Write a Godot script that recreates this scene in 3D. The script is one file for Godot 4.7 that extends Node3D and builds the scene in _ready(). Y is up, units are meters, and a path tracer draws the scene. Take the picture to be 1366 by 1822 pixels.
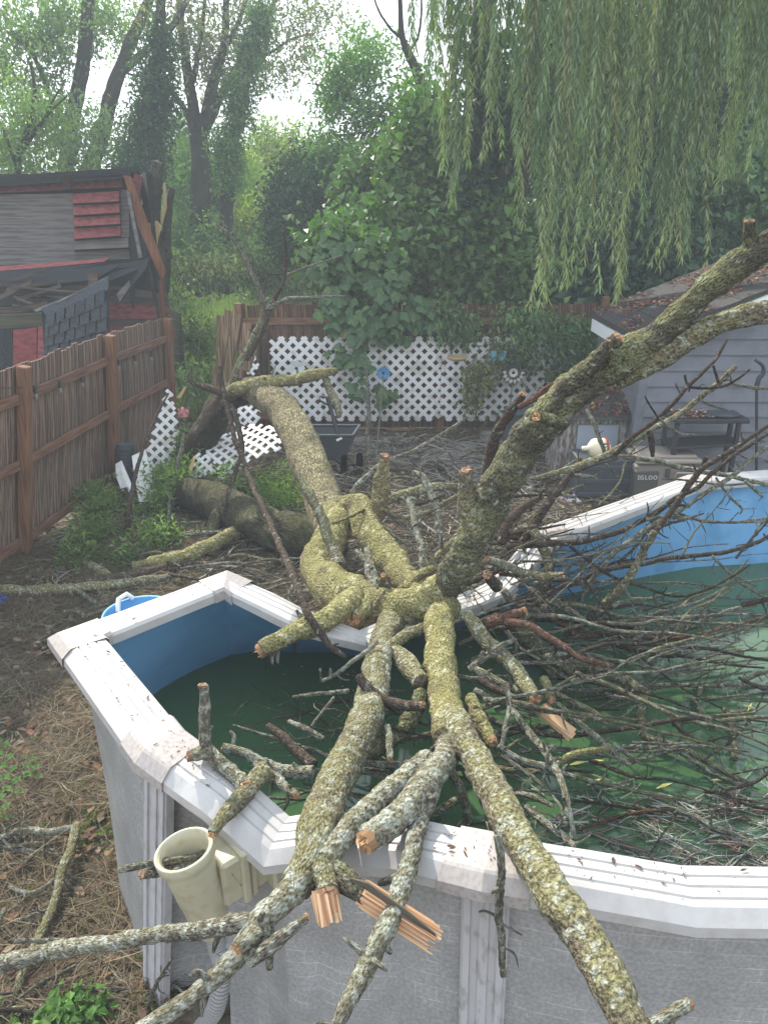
extends Node3D
# A garden after a storm: a big mossy tree has come down across an above-ground pool. Units are metres, the camera stands at the origin 3.19 m up and looks along -z.

var M := {}
var fn := FastNoiseLite.new()
var fnb := FastNoiseLite.new()
var rng := RandomNumberGenerator.new()


class Buf:
	var v := PackedVector3Array()
	var n := PackedVector3Array()
	var t := PackedVector2Array()
	var c := PackedColorArray()
	var i := PackedInt32Array()

	func add(p: Vector3, nn: Vector3, uv: Vector2, col: Color) -> int:
		v.append(p)
		n.append(nn)
		t.append(uv)
		c.append(col)
		return v.size() - 1

	func tri(a: int, b: int, d: int) -> void:   # counter-clockwise from outside; Godot wants clockwise
		i.append(a)
		i.append(d)
		i.append(b)

	func quad(a: Vector3, b: Vector3, d: Vector3, e: Vector3, col := Color.WHITE) -> void:
		var nn := (b - a).cross(e - a).normalized()
		if nn.length_squared() < 0.5:
			nn = (d - b).cross(e - b).normalized()
		var w := (b - a).length()
		var h := (e - a).length()
		var k := add(a, nn, Vector2(0, 0), col)
		add(b, nn, Vector2(w, 0), col)
		add(d, nn, Vector2(w, h), col)
		add(e, nn, Vector2(0, h), col)
		tri(k, k + 1, k + 2)
		tri(k, k + 2, k + 3)

	func face(a: Vector3, b: Vector3, d: Vector3, col := Color.WHITE) -> void:
		var nn := (b - a).cross(d - a).normalized()
		var k := add(a, nn, Vector2(a.x, a.y), col)
		add(b, nn, Vector2(b.x, b.y), col)
		add(d, nn, Vector2(d.x, d.y), col)
		tri(k, k + 1, k + 2)

	func box(x: Transform3D, s: Vector3, col := Color.WHITE, bev := 0.0) -> void:
		var h := s * 0.5
		var q := minf(bev, minf(h.x, minf(h.y, h.z)) * 0.6)
		if q <= 0.0:
			var p := []
			for k in 8:
				p.append(x * Vector3(h.x if k & 1 else -h.x, h.y if k & 2 else -h.y, h.z if k & 4 else -h.z))
			quad(p[4], p[5], p[7], p[6], col)
			quad(p[1], p[0], p[2], p[3], col)
			quad(p[5], p[1], p[3], p[7], col)
			quad(p[0], p[4], p[6], p[2], col)
			quad(p[6], p[7], p[3], p[2], col)
			quad(p[0], p[1], p[5], p[4], col)
			return
		# chamfered: three points per corner
		var cx := func(k: int, axis: int) -> Vector3:
			var sg := Vector3(1 if k & 1 else -1, 1 if k & 2 else -1, 1 if k & 4 else -1)
			var r := h - Vector3(q, q, q)
			r[axis] = h[axis]
			return x * (r * sg)
		for axis in 3:
			var u := (axis + 1) % 3
			var w := (axis + 2) % 3
			for sgn in 2:
				var b0 := (1 << axis) * sgn
				var k0 := b0
				var k1 := b0 | (1 << u)
				var k2 := b0 | (1 << u) | (1 << w)
				var k3 := b0 | (1 << w)
				if sgn:
					quad(cx.call(k0, axis), cx.call(k1, axis), cx.call(k2, axis), cx.call(k3, axis), col)
				else:
					quad(cx.call(k0, axis), cx.call(k3, axis), cx.call(k2, axis), cx.call(k1, axis), col)
			# edges parallel to this axis
			for su in 2:
				for sw in 2:
					var e0 := (su << u) | (sw << w)
					var e1 := e0 | (1 << axis)
					var a0: Vector3 = cx.call(e0, u)
					var a1: Vector3 = cx.call(e1, u)
					var a2: Vector3 = cx.call(e1, w)
					var a3: Vector3 = cx.call(e0, w)
					if su == sw:
						quad(a0, a3, a2, a1, col)
					else:
						quad(a0, a1, a2, a3, col)
		for k in 8:
			var a: Vector3 = cx.call(k, 0)
			var b: Vector3 = cx.call(k, 1)
			var d: Vector3 = cx.call(k, 2)
			var pos := ((k & 1) + ((k >> 1) & 1) + ((k >> 2) & 1)) % 2 == 1
			if pos:
				face(a, b, d, col)
			else:
				face(a, d, b, col)

	# a flat outline (in order) given thickness along "th"; the outline is the front, th points away from its front side
	func prism(p: Array, th: Vector3, col := Color.WHITE) -> void:
		var m := p.size()
		var mid := Vector3.ZERO
		for a in p:
			mid += a
		mid /= m
		var nn := Vector3.ZERO
		for k in m:
			nn += (p[k] - mid).cross(p[(k + 1) % m] - mid)
		var flip := nn.dot(th) > 0.0
		for k in m:
			var a: Vector3 = p[k]
			var b: Vector3 = p[(k + 1) % m]
			if flip:
				face(mid, b, a, col)
				face(mid + th, a + th, b + th, col)
				quad(a, b, b + th, a + th, col)
			else:
				face(mid, a, b, col)
				face(mid + th, b + th, a + th, col)
				quad(b, a, a + th, b + th, col)

	# plain round bar along a line of points
	func bar(p: Array, r: float, col := Color.WHITE, segs := 8, r2 := -1.0) -> void:
		var m := p.size()
		var nx := Vector3.ZERO
		var first := v.size()
		var ln := 0.0
		for k in m:
			var a: Vector3 = p[k]
			var tg: Vector3 = ((p[mini(k + 1, m - 1)] as Vector3) - (p[maxi(k - 1, 0)] as Vector3)).normalized()
			if nx == Vector3.ZERO:
				nx = tg.cross(Vector3(0.31, 0.11, 0.94)).normalized()
			nx = (nx - tg * nx.dot(tg)).normalized()
			var ny := tg.cross(nx)
			var rr := r if r2 < 0.0 else lerpf(r, r2, float(k) / (m - 1))
			if k:
				ln += a.distance_to(p[k - 1])
			for j in segs + 1:
				var an := TAU * j / segs
				var dd := nx * cos(an) + ny * sin(an)
				add(a + dd * rr, dd, Vector2(float(j) / segs, ln), col)
		for k in m - 1:
			for j in segs:
				var q := first + k * (segs + 1) + j
				tri(q, q + 1, q + segs + 2)
				tri(q, q + segs + 2, q + segs + 1)
		for e in 2:
			var kk := 0 if e == 0 else m - 1
			var tg: Vector3 = ((p[1] as Vector3) - (p[0] as Vector3)).normalized() * -1.0 if e == 0 else ((p[m - 1] as Vector3) - (p[m - 2] as Vector3)).normalized()
			var cc := add(p[kk], tg, Vector2(0, 0), col)
			for j in segs + 1:
				add(v[first + kk * (segs + 1) + j], tg, Vector2(0, 0), col)
			for j in segs:
				if e == 0:
					tri(cc, cc + 2 + j, cc + 1 + j)
				else:
					tri(cc, cc + 1 + j, cc + 2 + j)

	# profile of [radius, height] turned round the y axis of x
	func lathe(x: Transform3D, prof: Array, col := Color.WHITE, segs := 20, squash := 1.0) -> void:
		var first := v.size()
		var m := prof.size()
		for k in m:
			var a: Vector2 = prof[k]
			var tg: Vector2 = ((prof[mini(k + 1, m - 1)] as Vector2) - (prof[maxi(k - 1, 0)] as Vector2)).normalized()
			for j in segs + 1:
				var an := TAU * j / segs
				var nn := Vector3(cos(an) * tg.y, -tg.x, sin(an) * tg.y)
				add(x * Vector3(cos(an) * a.x, a.y, sin(an) * a.x * squash), (x.basis * nn).normalized(), Vector2(float(j) / segs, a.y), col)
		for k in m - 1:
			for j in segs:
				var q := first + k * (segs + 1) + j
				tri(q, q + segs + 2, q + 1)
				tri(q, q + segs + 1, q + segs + 2)

	func grid(pos: Callable, nu: int, nv: int, col := Color.WHITE, flip := false) -> void:
		var first := v.size()
		var pp := []
		for a in nu + 1:
			for b in nv + 1:
				pp.append(pos.call(float(a) / nu, float(b) / nv))
		for a in nu + 1:
			for b in nv + 1:
				var du: Vector3 = pp[mini(a + 1, nu) * (nv + 1) + b] - pp[maxi(a - 1, 0) * (nv + 1) + b]
				var dv: Vector3 = pp[a * (nv + 1) + mini(b + 1, nv)] - pp[a * (nv + 1) + maxi(b - 1, 0)]
				var nn := du.cross(dv).normalized()
				add(pp[a * (nv + 1) + b], -nn if flip else nn, Vector2(float(a) / nu, float(b) / nv), col)
		for a in nu:
			for b in nv:
				var q := first + a * (nv + 1) + b
				if flip:
					tri(q, q + 1, q + nv + 2)
					tri(q, q + nv + 2, q + nv + 1)
				else:
					tri(q, q + nv + 2, q + 1)
					tri(q, q + nv + 1, q + nv + 2)

	func mesh(mat: Material) -> ArrayMesh:
		var a := []
		a.resize(Mesh.ARRAY_MAX)
		a[Mesh.ARRAY_VERTEX] = v
		a[Mesh.ARRAY_NORMAL] = n
		a[Mesh.ARRAY_TEX_UV] = t
		a[Mesh.ARRAY_COLOR] = c
		a[Mesh.ARRAY_INDEX] = i
		var m := ArrayMesh.new()
		m.add_surface_from_arrays(Mesh.PRIMITIVE_TRIANGLES, a)
		m.surface_set_material(0, mat)
		return m


# ---------------------------------------------------------------- naming and parenting
func thing(called: String, label: String, category: String, at := Vector3.ZERO, turn := 0.0, group := "") -> Node3D:
	var o := Node3D.new()
	o.name = called
	o.position = at
	o.rotation.y = turn
	o.set_meta("label", label)
	o.set_meta("category", category)
	if group:
		o.set_meta("group", group)
	add_child(o, true)
	return o


func part(called: String, b: Buf, mat: Material, o: Node3D, world := true) -> MeshInstance3D:
	var m := MeshInstance3D.new()
	m.name = called
	m.mesh = b.mesh(mat)
	if world and o.get_parent() == self:
		m.transform = o.transform.affine_inverse()
	o.add_child(m, true)
	return m


func solo(called: String, b: Buf, mat: Material, label: String, category: String, group := "") -> MeshInstance3D:
	var m := MeshInstance3D.new()
	m.name = called
	# the origin of the thing is the middle of its foot
	var lo: Vector3 = b.v[0]
	var hi: Vector3 = b.v[0]
	for p in b.v:
		lo = lo.min(p)
		hi = hi.max(p)
	var at := Vector3((lo.x + hi.x) / 2, lo.y, (lo.z + hi.z) / 2)
	for k in b.v.size():
		b.v[k] -= at
	m.mesh = b.mesh(mat)
	m.position = at
	m.set_meta("label", label)
	m.set_meta("category", category)
	if group:
		m.set_meta("group", group)
	add_child(m, true)
	return m


func setting(called: String, b: Buf, mat: Material, kind := "structure") -> MeshInstance3D:
	var m := MeshInstance3D.new()
	m.name = called
	m.mesh = b.mesh(mat)
	m.set_meta("kind", kind)
	add_child(m, true)
	return m


func at(p: Vector3, rx := 0.0, ry := 0.0, rz := 0.0) -> Transform3D:
	return Transform3D(Basis.from_euler(Vector3(rx, ry, rz)), p)


func between(a: Vector3, b: Vector3, up := Vector3.UP) -> Transform3D:   # x runs from a to b, origin in the middle
	var x := (b - a).normalized()
	var z := x.cross(up).normalized()
	return Transform3D(Basis(x, z.cross(x), z), (a + b) / 2)


func plank(a: Vector3, b: Vector3, h: float, d: float, col := Color.WHITE, up := Vector3.UP) -> Buf:
	var q := Buf.new()
	q.box(between(a, b, up), Vector3(a.distance_to(b), h, d), col, 0.004)
	return q


# ---------------------------------------------------------------- textures and materials
func ramp(stops: Array) -> Gradient:
	var g := Gradient.new()
	var o := PackedFloat32Array()
	var c := PackedColorArray()
	for s in stops:
		o.append(s[0])
		c.append((s[1] as Color).linear_to_srgb())
	g.offsets = o
	g.colors = c
	return g


func ntex(seed_: int, freq: float, stops: Array, size := 512, oct := 4, type := FastNoiseLite.TYPE_SIMPLEX_SMOOTH, fractal := FastNoiseLite.FRACTAL_FBM) -> NoiseTexture2D:
	var n := FastNoiseLite.new()
	n.seed = seed_
	n.noise_type = type
	n.frequency = freq
	n.fractal_type = fractal
	n.fractal_octaves = oct
	n.cellular_return_type = FastNoiseLite.RETURN_DISTANCE2_SUB
	var t := NoiseTexture2D.new()
	t.width = size
	t.height = size
	t.seamless = true
	t.noise = n
	if stops:
		t.color_ramp = ramp(stops)
	return t


func g(x: float) -> Color:
	return Color(x, x, x)


func mat(called: String, col: Color, rough := 0.85, spec := 0.4) -> StandardMaterial3D:
	var m := StandardMaterial3D.new()
	m.resource_name = called
	m.albedo_color = col.linear_to_srgb()
	m.roughness = rough
	m.metallic_specular = spec
	m.vertex_color_use_as_albedo = true
	M[called] = m
	return m


func tri_map(m: StandardMaterial3D, scale_: Vector3, world := true) -> void:
	m.uv1_triplanar = true
	m.uv1_world_triplanar = world
	m.uv1_scale = scale_
	m.uv1_triplanar_sharpness = 4.0


func relief(m: StandardMaterial3D, t: Texture2D, cm: float) -> void:
	m.heightmap_enabled = true
	m.heightmap_texture = t
	m.heightmap_scale = cm


# ---------------------------------------------------------------- branches
func catmull(p: Vector3, q: Vector3, r: Vector3, s: Vector3, t: float) -> Vector3:
	return 0.5 * (2.0 * q + (r - p) * t + (2.0 * p - 5.0 * q + 4.0 * r - s) * t * t + (3.0 * q - p - 3.0 * r + s) * t * t * t)


# a rough tapered limb through points; style gives bark, moss and lichen colours
func tube(b: Buf, pts: PackedVector3Array, rad: PackedFloat32Array, st: Dictionary, seed_: int, cap_a := true, cap_b := true) -> void:
	var m := pts.size()
	var rmax := 0.0
	for r in rad:
		rmax = maxf(rmax, r)
	var cp := PackedVector3Array()
	var cr := PackedFloat32Array()
	var step := maxf(rmax * st.step, 0.006)
	for k in m - 1:
		var p0 := pts[maxi(k - 1, 0)]
		var p3 := pts[mini(k + 2, m - 1)]
		var cnt := clampi(ceili(pts[k].distance_to(pts[k + 1]) / step), 2, 60)
		for j in cnt:
			var t := float(j) / cnt
			cp.append(catmull(p0, pts[k], pts[k + 1], p3, t))
			cr.append(lerpf(rad[k], rad[k + 1], t))
	cp.append(pts[m - 1])
	cr.append(rad[m - 1])
	var segs: int = clampi(int(st.segs * sqrt(rmax / 0.05)), 7, st.segs + 8)
	var rings := cp.size()
	var off := Vector3(seed_ * 3.17, seed_ * 1.31, seed_ * 7.7)
	# crooked centre line
	for k in rings:
		var wob: float = st.wobble * cr[k]
		cp[k] += Vector3(fn.get_noise_3dv(cp[k] * 3.0 / maxf(rmax * 8.0, 0.1) + off), fn.get_noise_3dv(cp[k] * 3.0 / maxf(rmax * 8.0, 0.1) - off), fn.get_noise_3dv(cp[k] * 2.0 / maxf(rmax * 8.0, 0.1) + off * 2.0)) * wob * 2.0
	var pp := PackedVector3Array()
	var dirs := PackedVector3Array()
	var lens := PackedFloat32Array()
	var nx := Vector3.ZERO
	var ln := 0.0
	var amp: float = st.amp
	var fine: float = st.fine
	for k in rings:
		var tg := (cp[mini(k + 1, rings - 1)] - cp[maxi(k - 1, 0)]).normalized()
		if nx == Vector3.ZERO:
			nx = tg.cross(Vector3(0.31, 0.91, 0.24)).normalized()
		nx = (nx - tg * nx.dot(tg)).normalized()
		var ny := tg.cross(nx)
		if k:
			ln += cp[k].distance_to(cp[k - 1])
		lens.append(ln)
		for j in segs + 1:
			var an := TAU * (j % segs) / segs
			var d := nx * cos(an) + ny * sin(an)
			var base := cp[k] + d * cr[k]
			var e := 1.0 + amp * fn.get_noise_3dv(base * (1.6 / maxf(rmax, 0.012)) + off) + fine * fnb.get_noise_3dv(base * (5.5 / maxf(rmax, 0.02)) + off)
			pp.append(cp[k] + d * cr[k] * e)
			dirs.append(d)
	var first := b.v.size()
	var reps := maxf(1.0, roundf(TAU * rmax / 0.32))
	var row := segs + 1
	var bark: Color = st.bark
	var moss: Color = st.moss
	var lich: Color = st.lichen
	var ma: float = st.moss_amount
	var la: float = st.lichen_amount
	for k in rings:
		for j in row:
			var q := k * row + j
			var jn := k * row + (j + 1) % segs
			var jp := k * row + (j - 1 + segs) % segs
			var du := pp[jn] - pp[jp]
			var dv := pp[mini(k + 1, rings - 1) * row + j] - pp[maxi(k - 1, 0) * row + j]
			var nn := du.cross(dv).normalized()
			if nn.dot(dirs[q]) < 0.0:
				nn = -nn
			var p := pp[q]
			var big := fn.get_noise_3dv(p * 13.0 + off)
			var mid := fnb.get_noise_3dv(p * 75.0 + off)
			var small := fnb.get_noise_3dv(p * 190.0 - off)
			var col := bark * (1.0 + 0.35 * small + 0.25 * big)
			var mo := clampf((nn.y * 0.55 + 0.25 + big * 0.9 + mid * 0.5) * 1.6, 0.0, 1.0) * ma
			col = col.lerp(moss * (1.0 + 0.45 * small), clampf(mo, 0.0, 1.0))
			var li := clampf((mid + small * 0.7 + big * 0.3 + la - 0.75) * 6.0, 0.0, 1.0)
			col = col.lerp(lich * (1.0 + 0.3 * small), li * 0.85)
			col.a = 1.0
			b.add(p, nn, Vector2(reps * j / segs, lens[k] / 0.32), col)
	for k in rings - 1:
		for j in segs:
			var q := first + k * row + j
			b.tri(q, q + 1, q + row + 1)
			b.tri(q, q + row + 1, q + row)
	for e in 2:
		if (e == 0 and not cap_a) or (e == 1 and not cap_b):
			continue
		var kk := 0 if e == 0 else rings - 1
		var tg := (cp[0] - cp[1]).normalized() if e == 0 else (cp[rings - 1] - cp[rings - 2]).normalized()
		var cc := b.add(cp[kk] + tg * cr[kk] * 0.35, tg, Vector2(0.5, 0.5), bark)
		for j in row:
			b.add(pp[kk * row + j], (tg + dirs[kk * row + j] * 0.6).normalized(), Vector2(0.5 + 0.1 * cos(j), 0.5), bark)
		for j in segs:
			if e == 0:
				b.tri(cc, cc + 2 + j, cc + 1 + j)
			else:
				b.tri(cc, cc + 1 + j, cc + 2 + j)


func spurs(b: Buf, pts: PackedVector3Array, rad: PackedFloat32Array, st: Dictionary, count: int, size: float, seed_: int) -> void:
	rng.seed = seed_ * 977 + 5
	for s in count:
		var k := rng.randi_range(0, pts.size() - 2)
		var t := rng.randf()
		var p := pts[k].lerp(pts[k + 1], t)
		var r := lerpf(rad[k], rad[k + 1], t)
		var tg := (pts[k + 1] - pts[k]).normalized()
		var side := tg.cross(Vector3(rng.randf_range(-1, 1), rng.randf_range(-1, 1), rng.randf_range(-1, 1))).normalized()
		var d := (side + tg * rng.randf_range(-0.1, 0.8)).normalized()
		var ln := size * rng.randf_range(0.35, 1.3)
		var rr := clampf(r * rng.randf_range(0.25, 0.45), 0.0022, 0.012)
		var bend := Vector3(rng.randf_range(-1, 1), rng.randf_range(-1, 1), rng.randf_range(-1, 1)) * ln * 0.18
		tube(b, PackedVector3Array([p + side * r * 0.5, p + side * r * 0.5 + d * ln * 0.55 + bend, p + side * r * 0.5 + d * ln]), PackedFloat32Array([rr * 1.2, rr, rr * 0.55]), STY.twig if st.dark else STY.twig_pale, seed_ + s)


var STY := {}


func styles() -> void:
	var base := {"step": 0.42, "segs": 15, "wobble": 0.25, "amp": 0.2, "fine": 0.1, "dark": false, "mat": "bark"}
	var mk := func(d: Dictionary) -> Dictionary:
		var r := base.duplicate()
		r.merge(d, true)
		return r
	STY.trunk = mk.call({"bark": Color(0.28, 0.235, 0.155), "moss": Color(0.26, 0.25, 0.11), "moss_amount": 0.4, "lichen": Color(0.42, 0.38, 0.26), "lichen_amount": 0.15, "segs": 22, "amp": 0.13, "fine": 0.07, "step": 0.25, "mat": "bark_furrowed"})
	STY.mossy = mk.call({"bark": Color(0.22, 0.185, 0.11), "moss": Color(0.265, 0.252, 0.105), "moss_amount": 0.9, "lichen": Color(0.5, 0.47, 0.3), "lichen_amount": 0.3, "segs": 22, "step": 0.22, "amp": 0.27, "fine": 0.13, "mat": "bark_mossy"})
	STY.limb = mk.call({"bark": Color(0.18, 0.155, 0.11), "moss": Color(0.245, 0.235, 0.112), "moss_amount": 0.7, "lichen": Color(0.42, 0.44, 0.36), "lichen_amount": 0.3, "segs": 22, "step": 0.22})
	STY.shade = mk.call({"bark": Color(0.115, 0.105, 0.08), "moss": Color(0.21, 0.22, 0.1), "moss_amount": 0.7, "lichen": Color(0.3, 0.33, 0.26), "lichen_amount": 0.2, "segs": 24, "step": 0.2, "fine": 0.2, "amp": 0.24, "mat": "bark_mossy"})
	STY.lichen = mk.call({"bark": Color(0.18, 0.16, 0.13), "moss": Color(0.27, 0.27, 0.14), "moss_amount": 0.35, "lichen": Color(0.47, 0.5, 0.44), "lichen_amount": 0.5, "segs": 16, "fine": 0.16, "step": 0.3, "mat": "bark_lichen"})
	STY.grey = mk.call({"bark": Color(0.17, 0.15, 0.125), "moss": Color(0.2, 0.2, 0.12), "moss_amount": 0.25, "lichen": Color(0.42, 0.45, 0.4), "lichen_amount": 0.45, "segs": 12, "mat": "bark_lichen"})
	STY.brown = mk.call({"bark": Color(0.09, 0.066, 0.055), "moss": Color(0.14, 0.12, 0.08), "moss_amount": 0.25, "lichen": Color(0.33, 0.31, 0.27), "lichen_amount": 0.12, "segs": 12, "dark": true, "amp": 0.15, "mat": "bark_bare"})
	STY.red = mk.call({"bark": Color(0.19, 0.1, 0.075), "moss": Color(0.17, 0.12, 0.08), "moss_amount": 0.2, "lichen": Color(0.3, 0.25, 0.2), "lichen_amount": 0.12, "segs": 12, "dark": true, "amp": 0.15, "mat": "bark_bare"})
	STY.log = mk.call({"bark": Color(0.075, 0.065, 0.05), "moss": Color(0.125, 0.13, 0.06), "moss_amount": 0.6, "lichen": Color(0.2, 0.19, 0.13), "lichen_amount": 0.1, "segs": 22, "amp": 0.14, "step": 0.25, "mat": "bark_furrowed"})
	STY.twig = mk.call({"bark": Color(0.1, 0.075, 0.06), "moss": Color(0.2, 0.18, 0.12), "moss_amount": 0.2, "lichen": Color(0.4, 0.39, 0.34), "lichen_amount": 0.25, "segs": 7, "step": 1.6, "dark": true})
	STY.twig_pale = mk.call({"bark": Color(0.19, 0.17, 0.14), "moss": Color(0.24, 0.24, 0.14), "moss_amount": 0.3, "lichen": Color(0.47, 0.5, 0.44), "lichen_amount": 0.5, "segs": 7, "step": 1.6})
	STY.far = mk.call({"bark": Color(0.09, 0.08, 0.062), "moss": Color(0.09, 0.095, 0.05), "moss_amount": 0.3, "lichen": Color(0.16, 0.15, 0.12), "lichen_amount": 0.15, "segs": 10, "step": 0.9, "mat": "bark_furrowed"})


# torn pale wood where a limb snapped
func torn(called: String, o: Node3D, p: Vector3, d: Vector3, r: float, seed_: int, long := 1.0, col := Color(0.46, 0.27, 0.14)) -> void:
	rng.seed = seed_ * 131 + 7
	if rng.randf() < 0.4 and long < 1.15:
		col = Color(0.3, 0.19, 0.12)
	else:
		col = col * rng.randf_range(0.7, 1.1)
	col.a = 1.0
	d = d.normalized()
	var x := d.cross(Vector3(0.2, 0.9, 0.35)).normalized()
	var y := d.cross(x)
	var b := Buf.new()
	var k := 16
	var ring := []
	for j in k:
		var an := TAU * j / k
		ring.append(p + (x * cos(an) + y * sin(an)) * r * rng.randf_range(0.86, 1.0) + d * r * (0.12 + rng.randf_range(0.0, 0.5) * long))
	var inner := []
	for j in k:
		var an := TAU * j / k
		inner.append(p + (x * cos(an) + y * sin(an)) * r * rng.randf_range(0.35, 0.6) + d * r * rng.randf_range(0.0, 0.75) * long)
	var mid := p + d * r * rng.randf_range(0.05, 0.35)
	for j in k:
		var a: Vector3 = ring[j]
		var a2: Vector3 = ring[(j + 1) % k]
		var c: Vector3 = inner[j]
		var c2: Vector3 = inner[(j + 1) % k]
		var tint := col * rng.randf_range(0.6, 1.25)
		tint.a = 1.0
		b.face(a, a2, c2, tint)
		b.face(a, c2, c, tint)
		var tint2 := col * rng.randf_range(0.75, 1.4)
		tint2.a = 1.0
		b.face(c, c2, mid, tint2)
		b.quad(a - d * r * 0.8, a2 - d * r * 0.8, a2, a, tint * 0.5)
	for s in 7:
		var an := rng.randf() * TAU
		var q := p + (x * cos(an) + y * sin(an)) * r * rng.randf_range(0.2, 0.85)
		var w := r * rng.randf_range(0.07, 0.16)
		var tip := q + d * r * rng.randf_range(0.5, 1.25) * long + x * rng.randf_range(-1, 1) * r * 0.15
		var e0 := q + x * w
		var e1 := q - x * w * 0.5 + y * w
		var e2 := q - x * w * 0.5 - y * w
		var tint := col * rng.randf_range(0.8, 1.5)
		tint.a = 1.0
		b.face(e0, e1, tip, tint)
		b.face(e1, e2, tip, tint)
		b.face(e2, e0, tip, tint)
	part(called, b, M.torn_wood, o)


# one limb of a tree: f holds x, y, z, radius of each point; torn_a / torn_b put a broken face on that end
func limb(o: Node3D, called: String, style: String, seed_: int, f: Array, spur := 0, spur_size := 0.07, torn_b := 0.0, torn_a := 0.0) -> MeshInstance3D:
	var st: Dictionary = STY[style]
	var pts := PackedVector3Array()
	var rad := PackedFloat32Array()
	for k in f.size() / 4:
		pts.append(Vector3(f[k * 4], f[k * 4 + 1], f[k * 4 + 2]))
		rad.append(f[k * 4 + 3])
	var b := Buf.new()
	tube(b, pts, rad, st, seed_)
	if spur:
		spurs(b, pts, rad, st, spur, spur_size, seed_)
	var m := part(called, b, M[st.mat], o)
	var e := pts.size() - 1
	if torn_b > 0.0:
		torn("broken_end", m, pts[e], pts[e] - pts[e - 1], rad[e], seed_, torn_b)
	if torn_a > 0.0:
		torn("broken_end", m, pts[0], pts[0] - pts[1], rad[0], seed_ + 50, torn_a)
	return m


# a branch on its own, not part of the tree any more
func stick(label: String, group: String, style: String, seed_: int, f: Array, spur := 0, spur_size := 0.06, torn_b := 0.0, called := "broken_branch") -> void:
	var o := thing(called, label, "branch", Vector3(f[0], f[1], f[2]), 0.0, group)
	limb(o, "stem", style, seed_, f, spur, spur_size, torn_b)


# ---------------------------------------------------------------- leaves
func leaf_cluster(seed_: int, count: int, spread: float, ln: float, wd: float, material: Material, droop := 0.3) -> ArrayMesh:
	var r := RandomNumberGenerator.new()
	r.seed = seed_
	var b := Buf.new()
	for k in count:
		var p := Vector3(r.randf_range(-1, 1), r.randf_range(-1, 1), r.randf_range(-1, 1)) * spread
		var d := Vector3(r.randf_range(-1, 1), r.randf_range(-1, 0.6) - droop, r.randf_range(-1, 1)).normalized()
		var s := d.cross(Vector3(r.randf_range(-0.6, 0.6), 1, r.randf_range(-0.6, 0.6))).normalized()
		var up := s.cross(d).normalized()
		var l := ln * r.randf_range(0.7, 1.25)
		var w := wd * r.randf_range(0.75, 1.2) * 0.5
		var fold := up * w * 0.45
		var tip := p + d * l - up * l * 0.18
		var mid := p + d * l * 0.45
		b.face(p, mid + s * w + fold, tip)
		b.face(p, tip, mid - s * w + fold)
	return b.mesh(material)


# many leaf clusters in egg-shaped clumps: e holds cx, cy, cz, rx, ry, rz of each
func crown(o: Node3D, called: String, seed_: int, e: Array, meshes: Array, per: float, cols: Array, size := 1.0, gap := -0.15, shell := 0.55, gapf := 1.3) -> void:
	var r := RandomNumberGenerator.new()
	r.seed = seed_
	var bufs := []
	for m in meshes:
		bufs.append(PackedFloat32Array())
	for k in e.size() / 6:
		var c := Vector3(e[k * 6], e[k * 6 + 1], e[k * 6 + 2])
		var s := Vector3(e[k * 6 + 3], e[k * 6 + 4], e[k * 6 + 5])
		var count := int(per * (s.x * s.y + s.y * s.z + s.x * s.z))
		for q in count:
			var d := Vector3(r.randfn(), r.randfn(), r.randfn()).normalized()
			var rad := pow(r.randf(), shell) * (1.0 + 0.28 * fn.get_noise_3dv(d * 14.0 + c))
			var p := c + d * s * rad
			if fn.get_noise_3dv(p * gapf * 5.0) < gap or p.y < 0.02:
				continue
			var bs := Basis.from_euler(Vector3(r.randf_range(-0.5, 0.5), r.randf() * TAU, r.randf_range(-0.5, 0.5))) * Basis.from_scale(Vector3.ONE * size * r.randf_range(0.75, 1.25))
			var col: Color = cols[r.randi() % cols.size()] * (r.randf_range(0.72, 1.3) * (1.0 + 0.5 * fn.get_noise_3dv(p * 2.2)))
			var i := r.randi() % meshes.size()
			bufs[i].append_array([bs.x.x, bs.y.x, bs.z.x, p.x, bs.x.y, bs.y.y, bs.z.y, p.y, bs.x.z, bs.y.z, bs.z.z, p.z, col.r, col.g, col.b, 1.0])
	for i in meshes.size():
		scatter(o, called, meshes[i], bufs[i])


func scatter(o: Node3D, called: String, mesh: Mesh, buf: PackedFloat32Array) -> MultiMeshInstance3D:
	if buf.size() < 16:
		return null
	var mm := MultiMesh.new()
	mm.transform_format = MultiMesh.TRANSFORM_3D
	mm.use_colors = true
	mm.mesh = mesh
	mm.instance_count = buf.size() / 16
	mm.buffer = buf
	var n := MultiMeshInstance3D.new()
	n.name = called
	n.multimesh = mm
	n.set_meta("kind", "stuff")
	if o != self and o.get_parent() == self:
		n.transform = o.transform.affine_inverse()
	o.add_child(n, true)
	return n


func put(buf: PackedFloat32Array, bs: Basis, p: Vector3, col: Color) -> void:
	buf.append_array([bs.x.x, bs.y.x, bs.z.x, p.x, bs.x.y, bs.y.y, bs.z.y, p.y, bs.x.z, bs.y.z, bs.z.z, p.z, col.r, col.g, col.b, 1.0])


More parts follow.
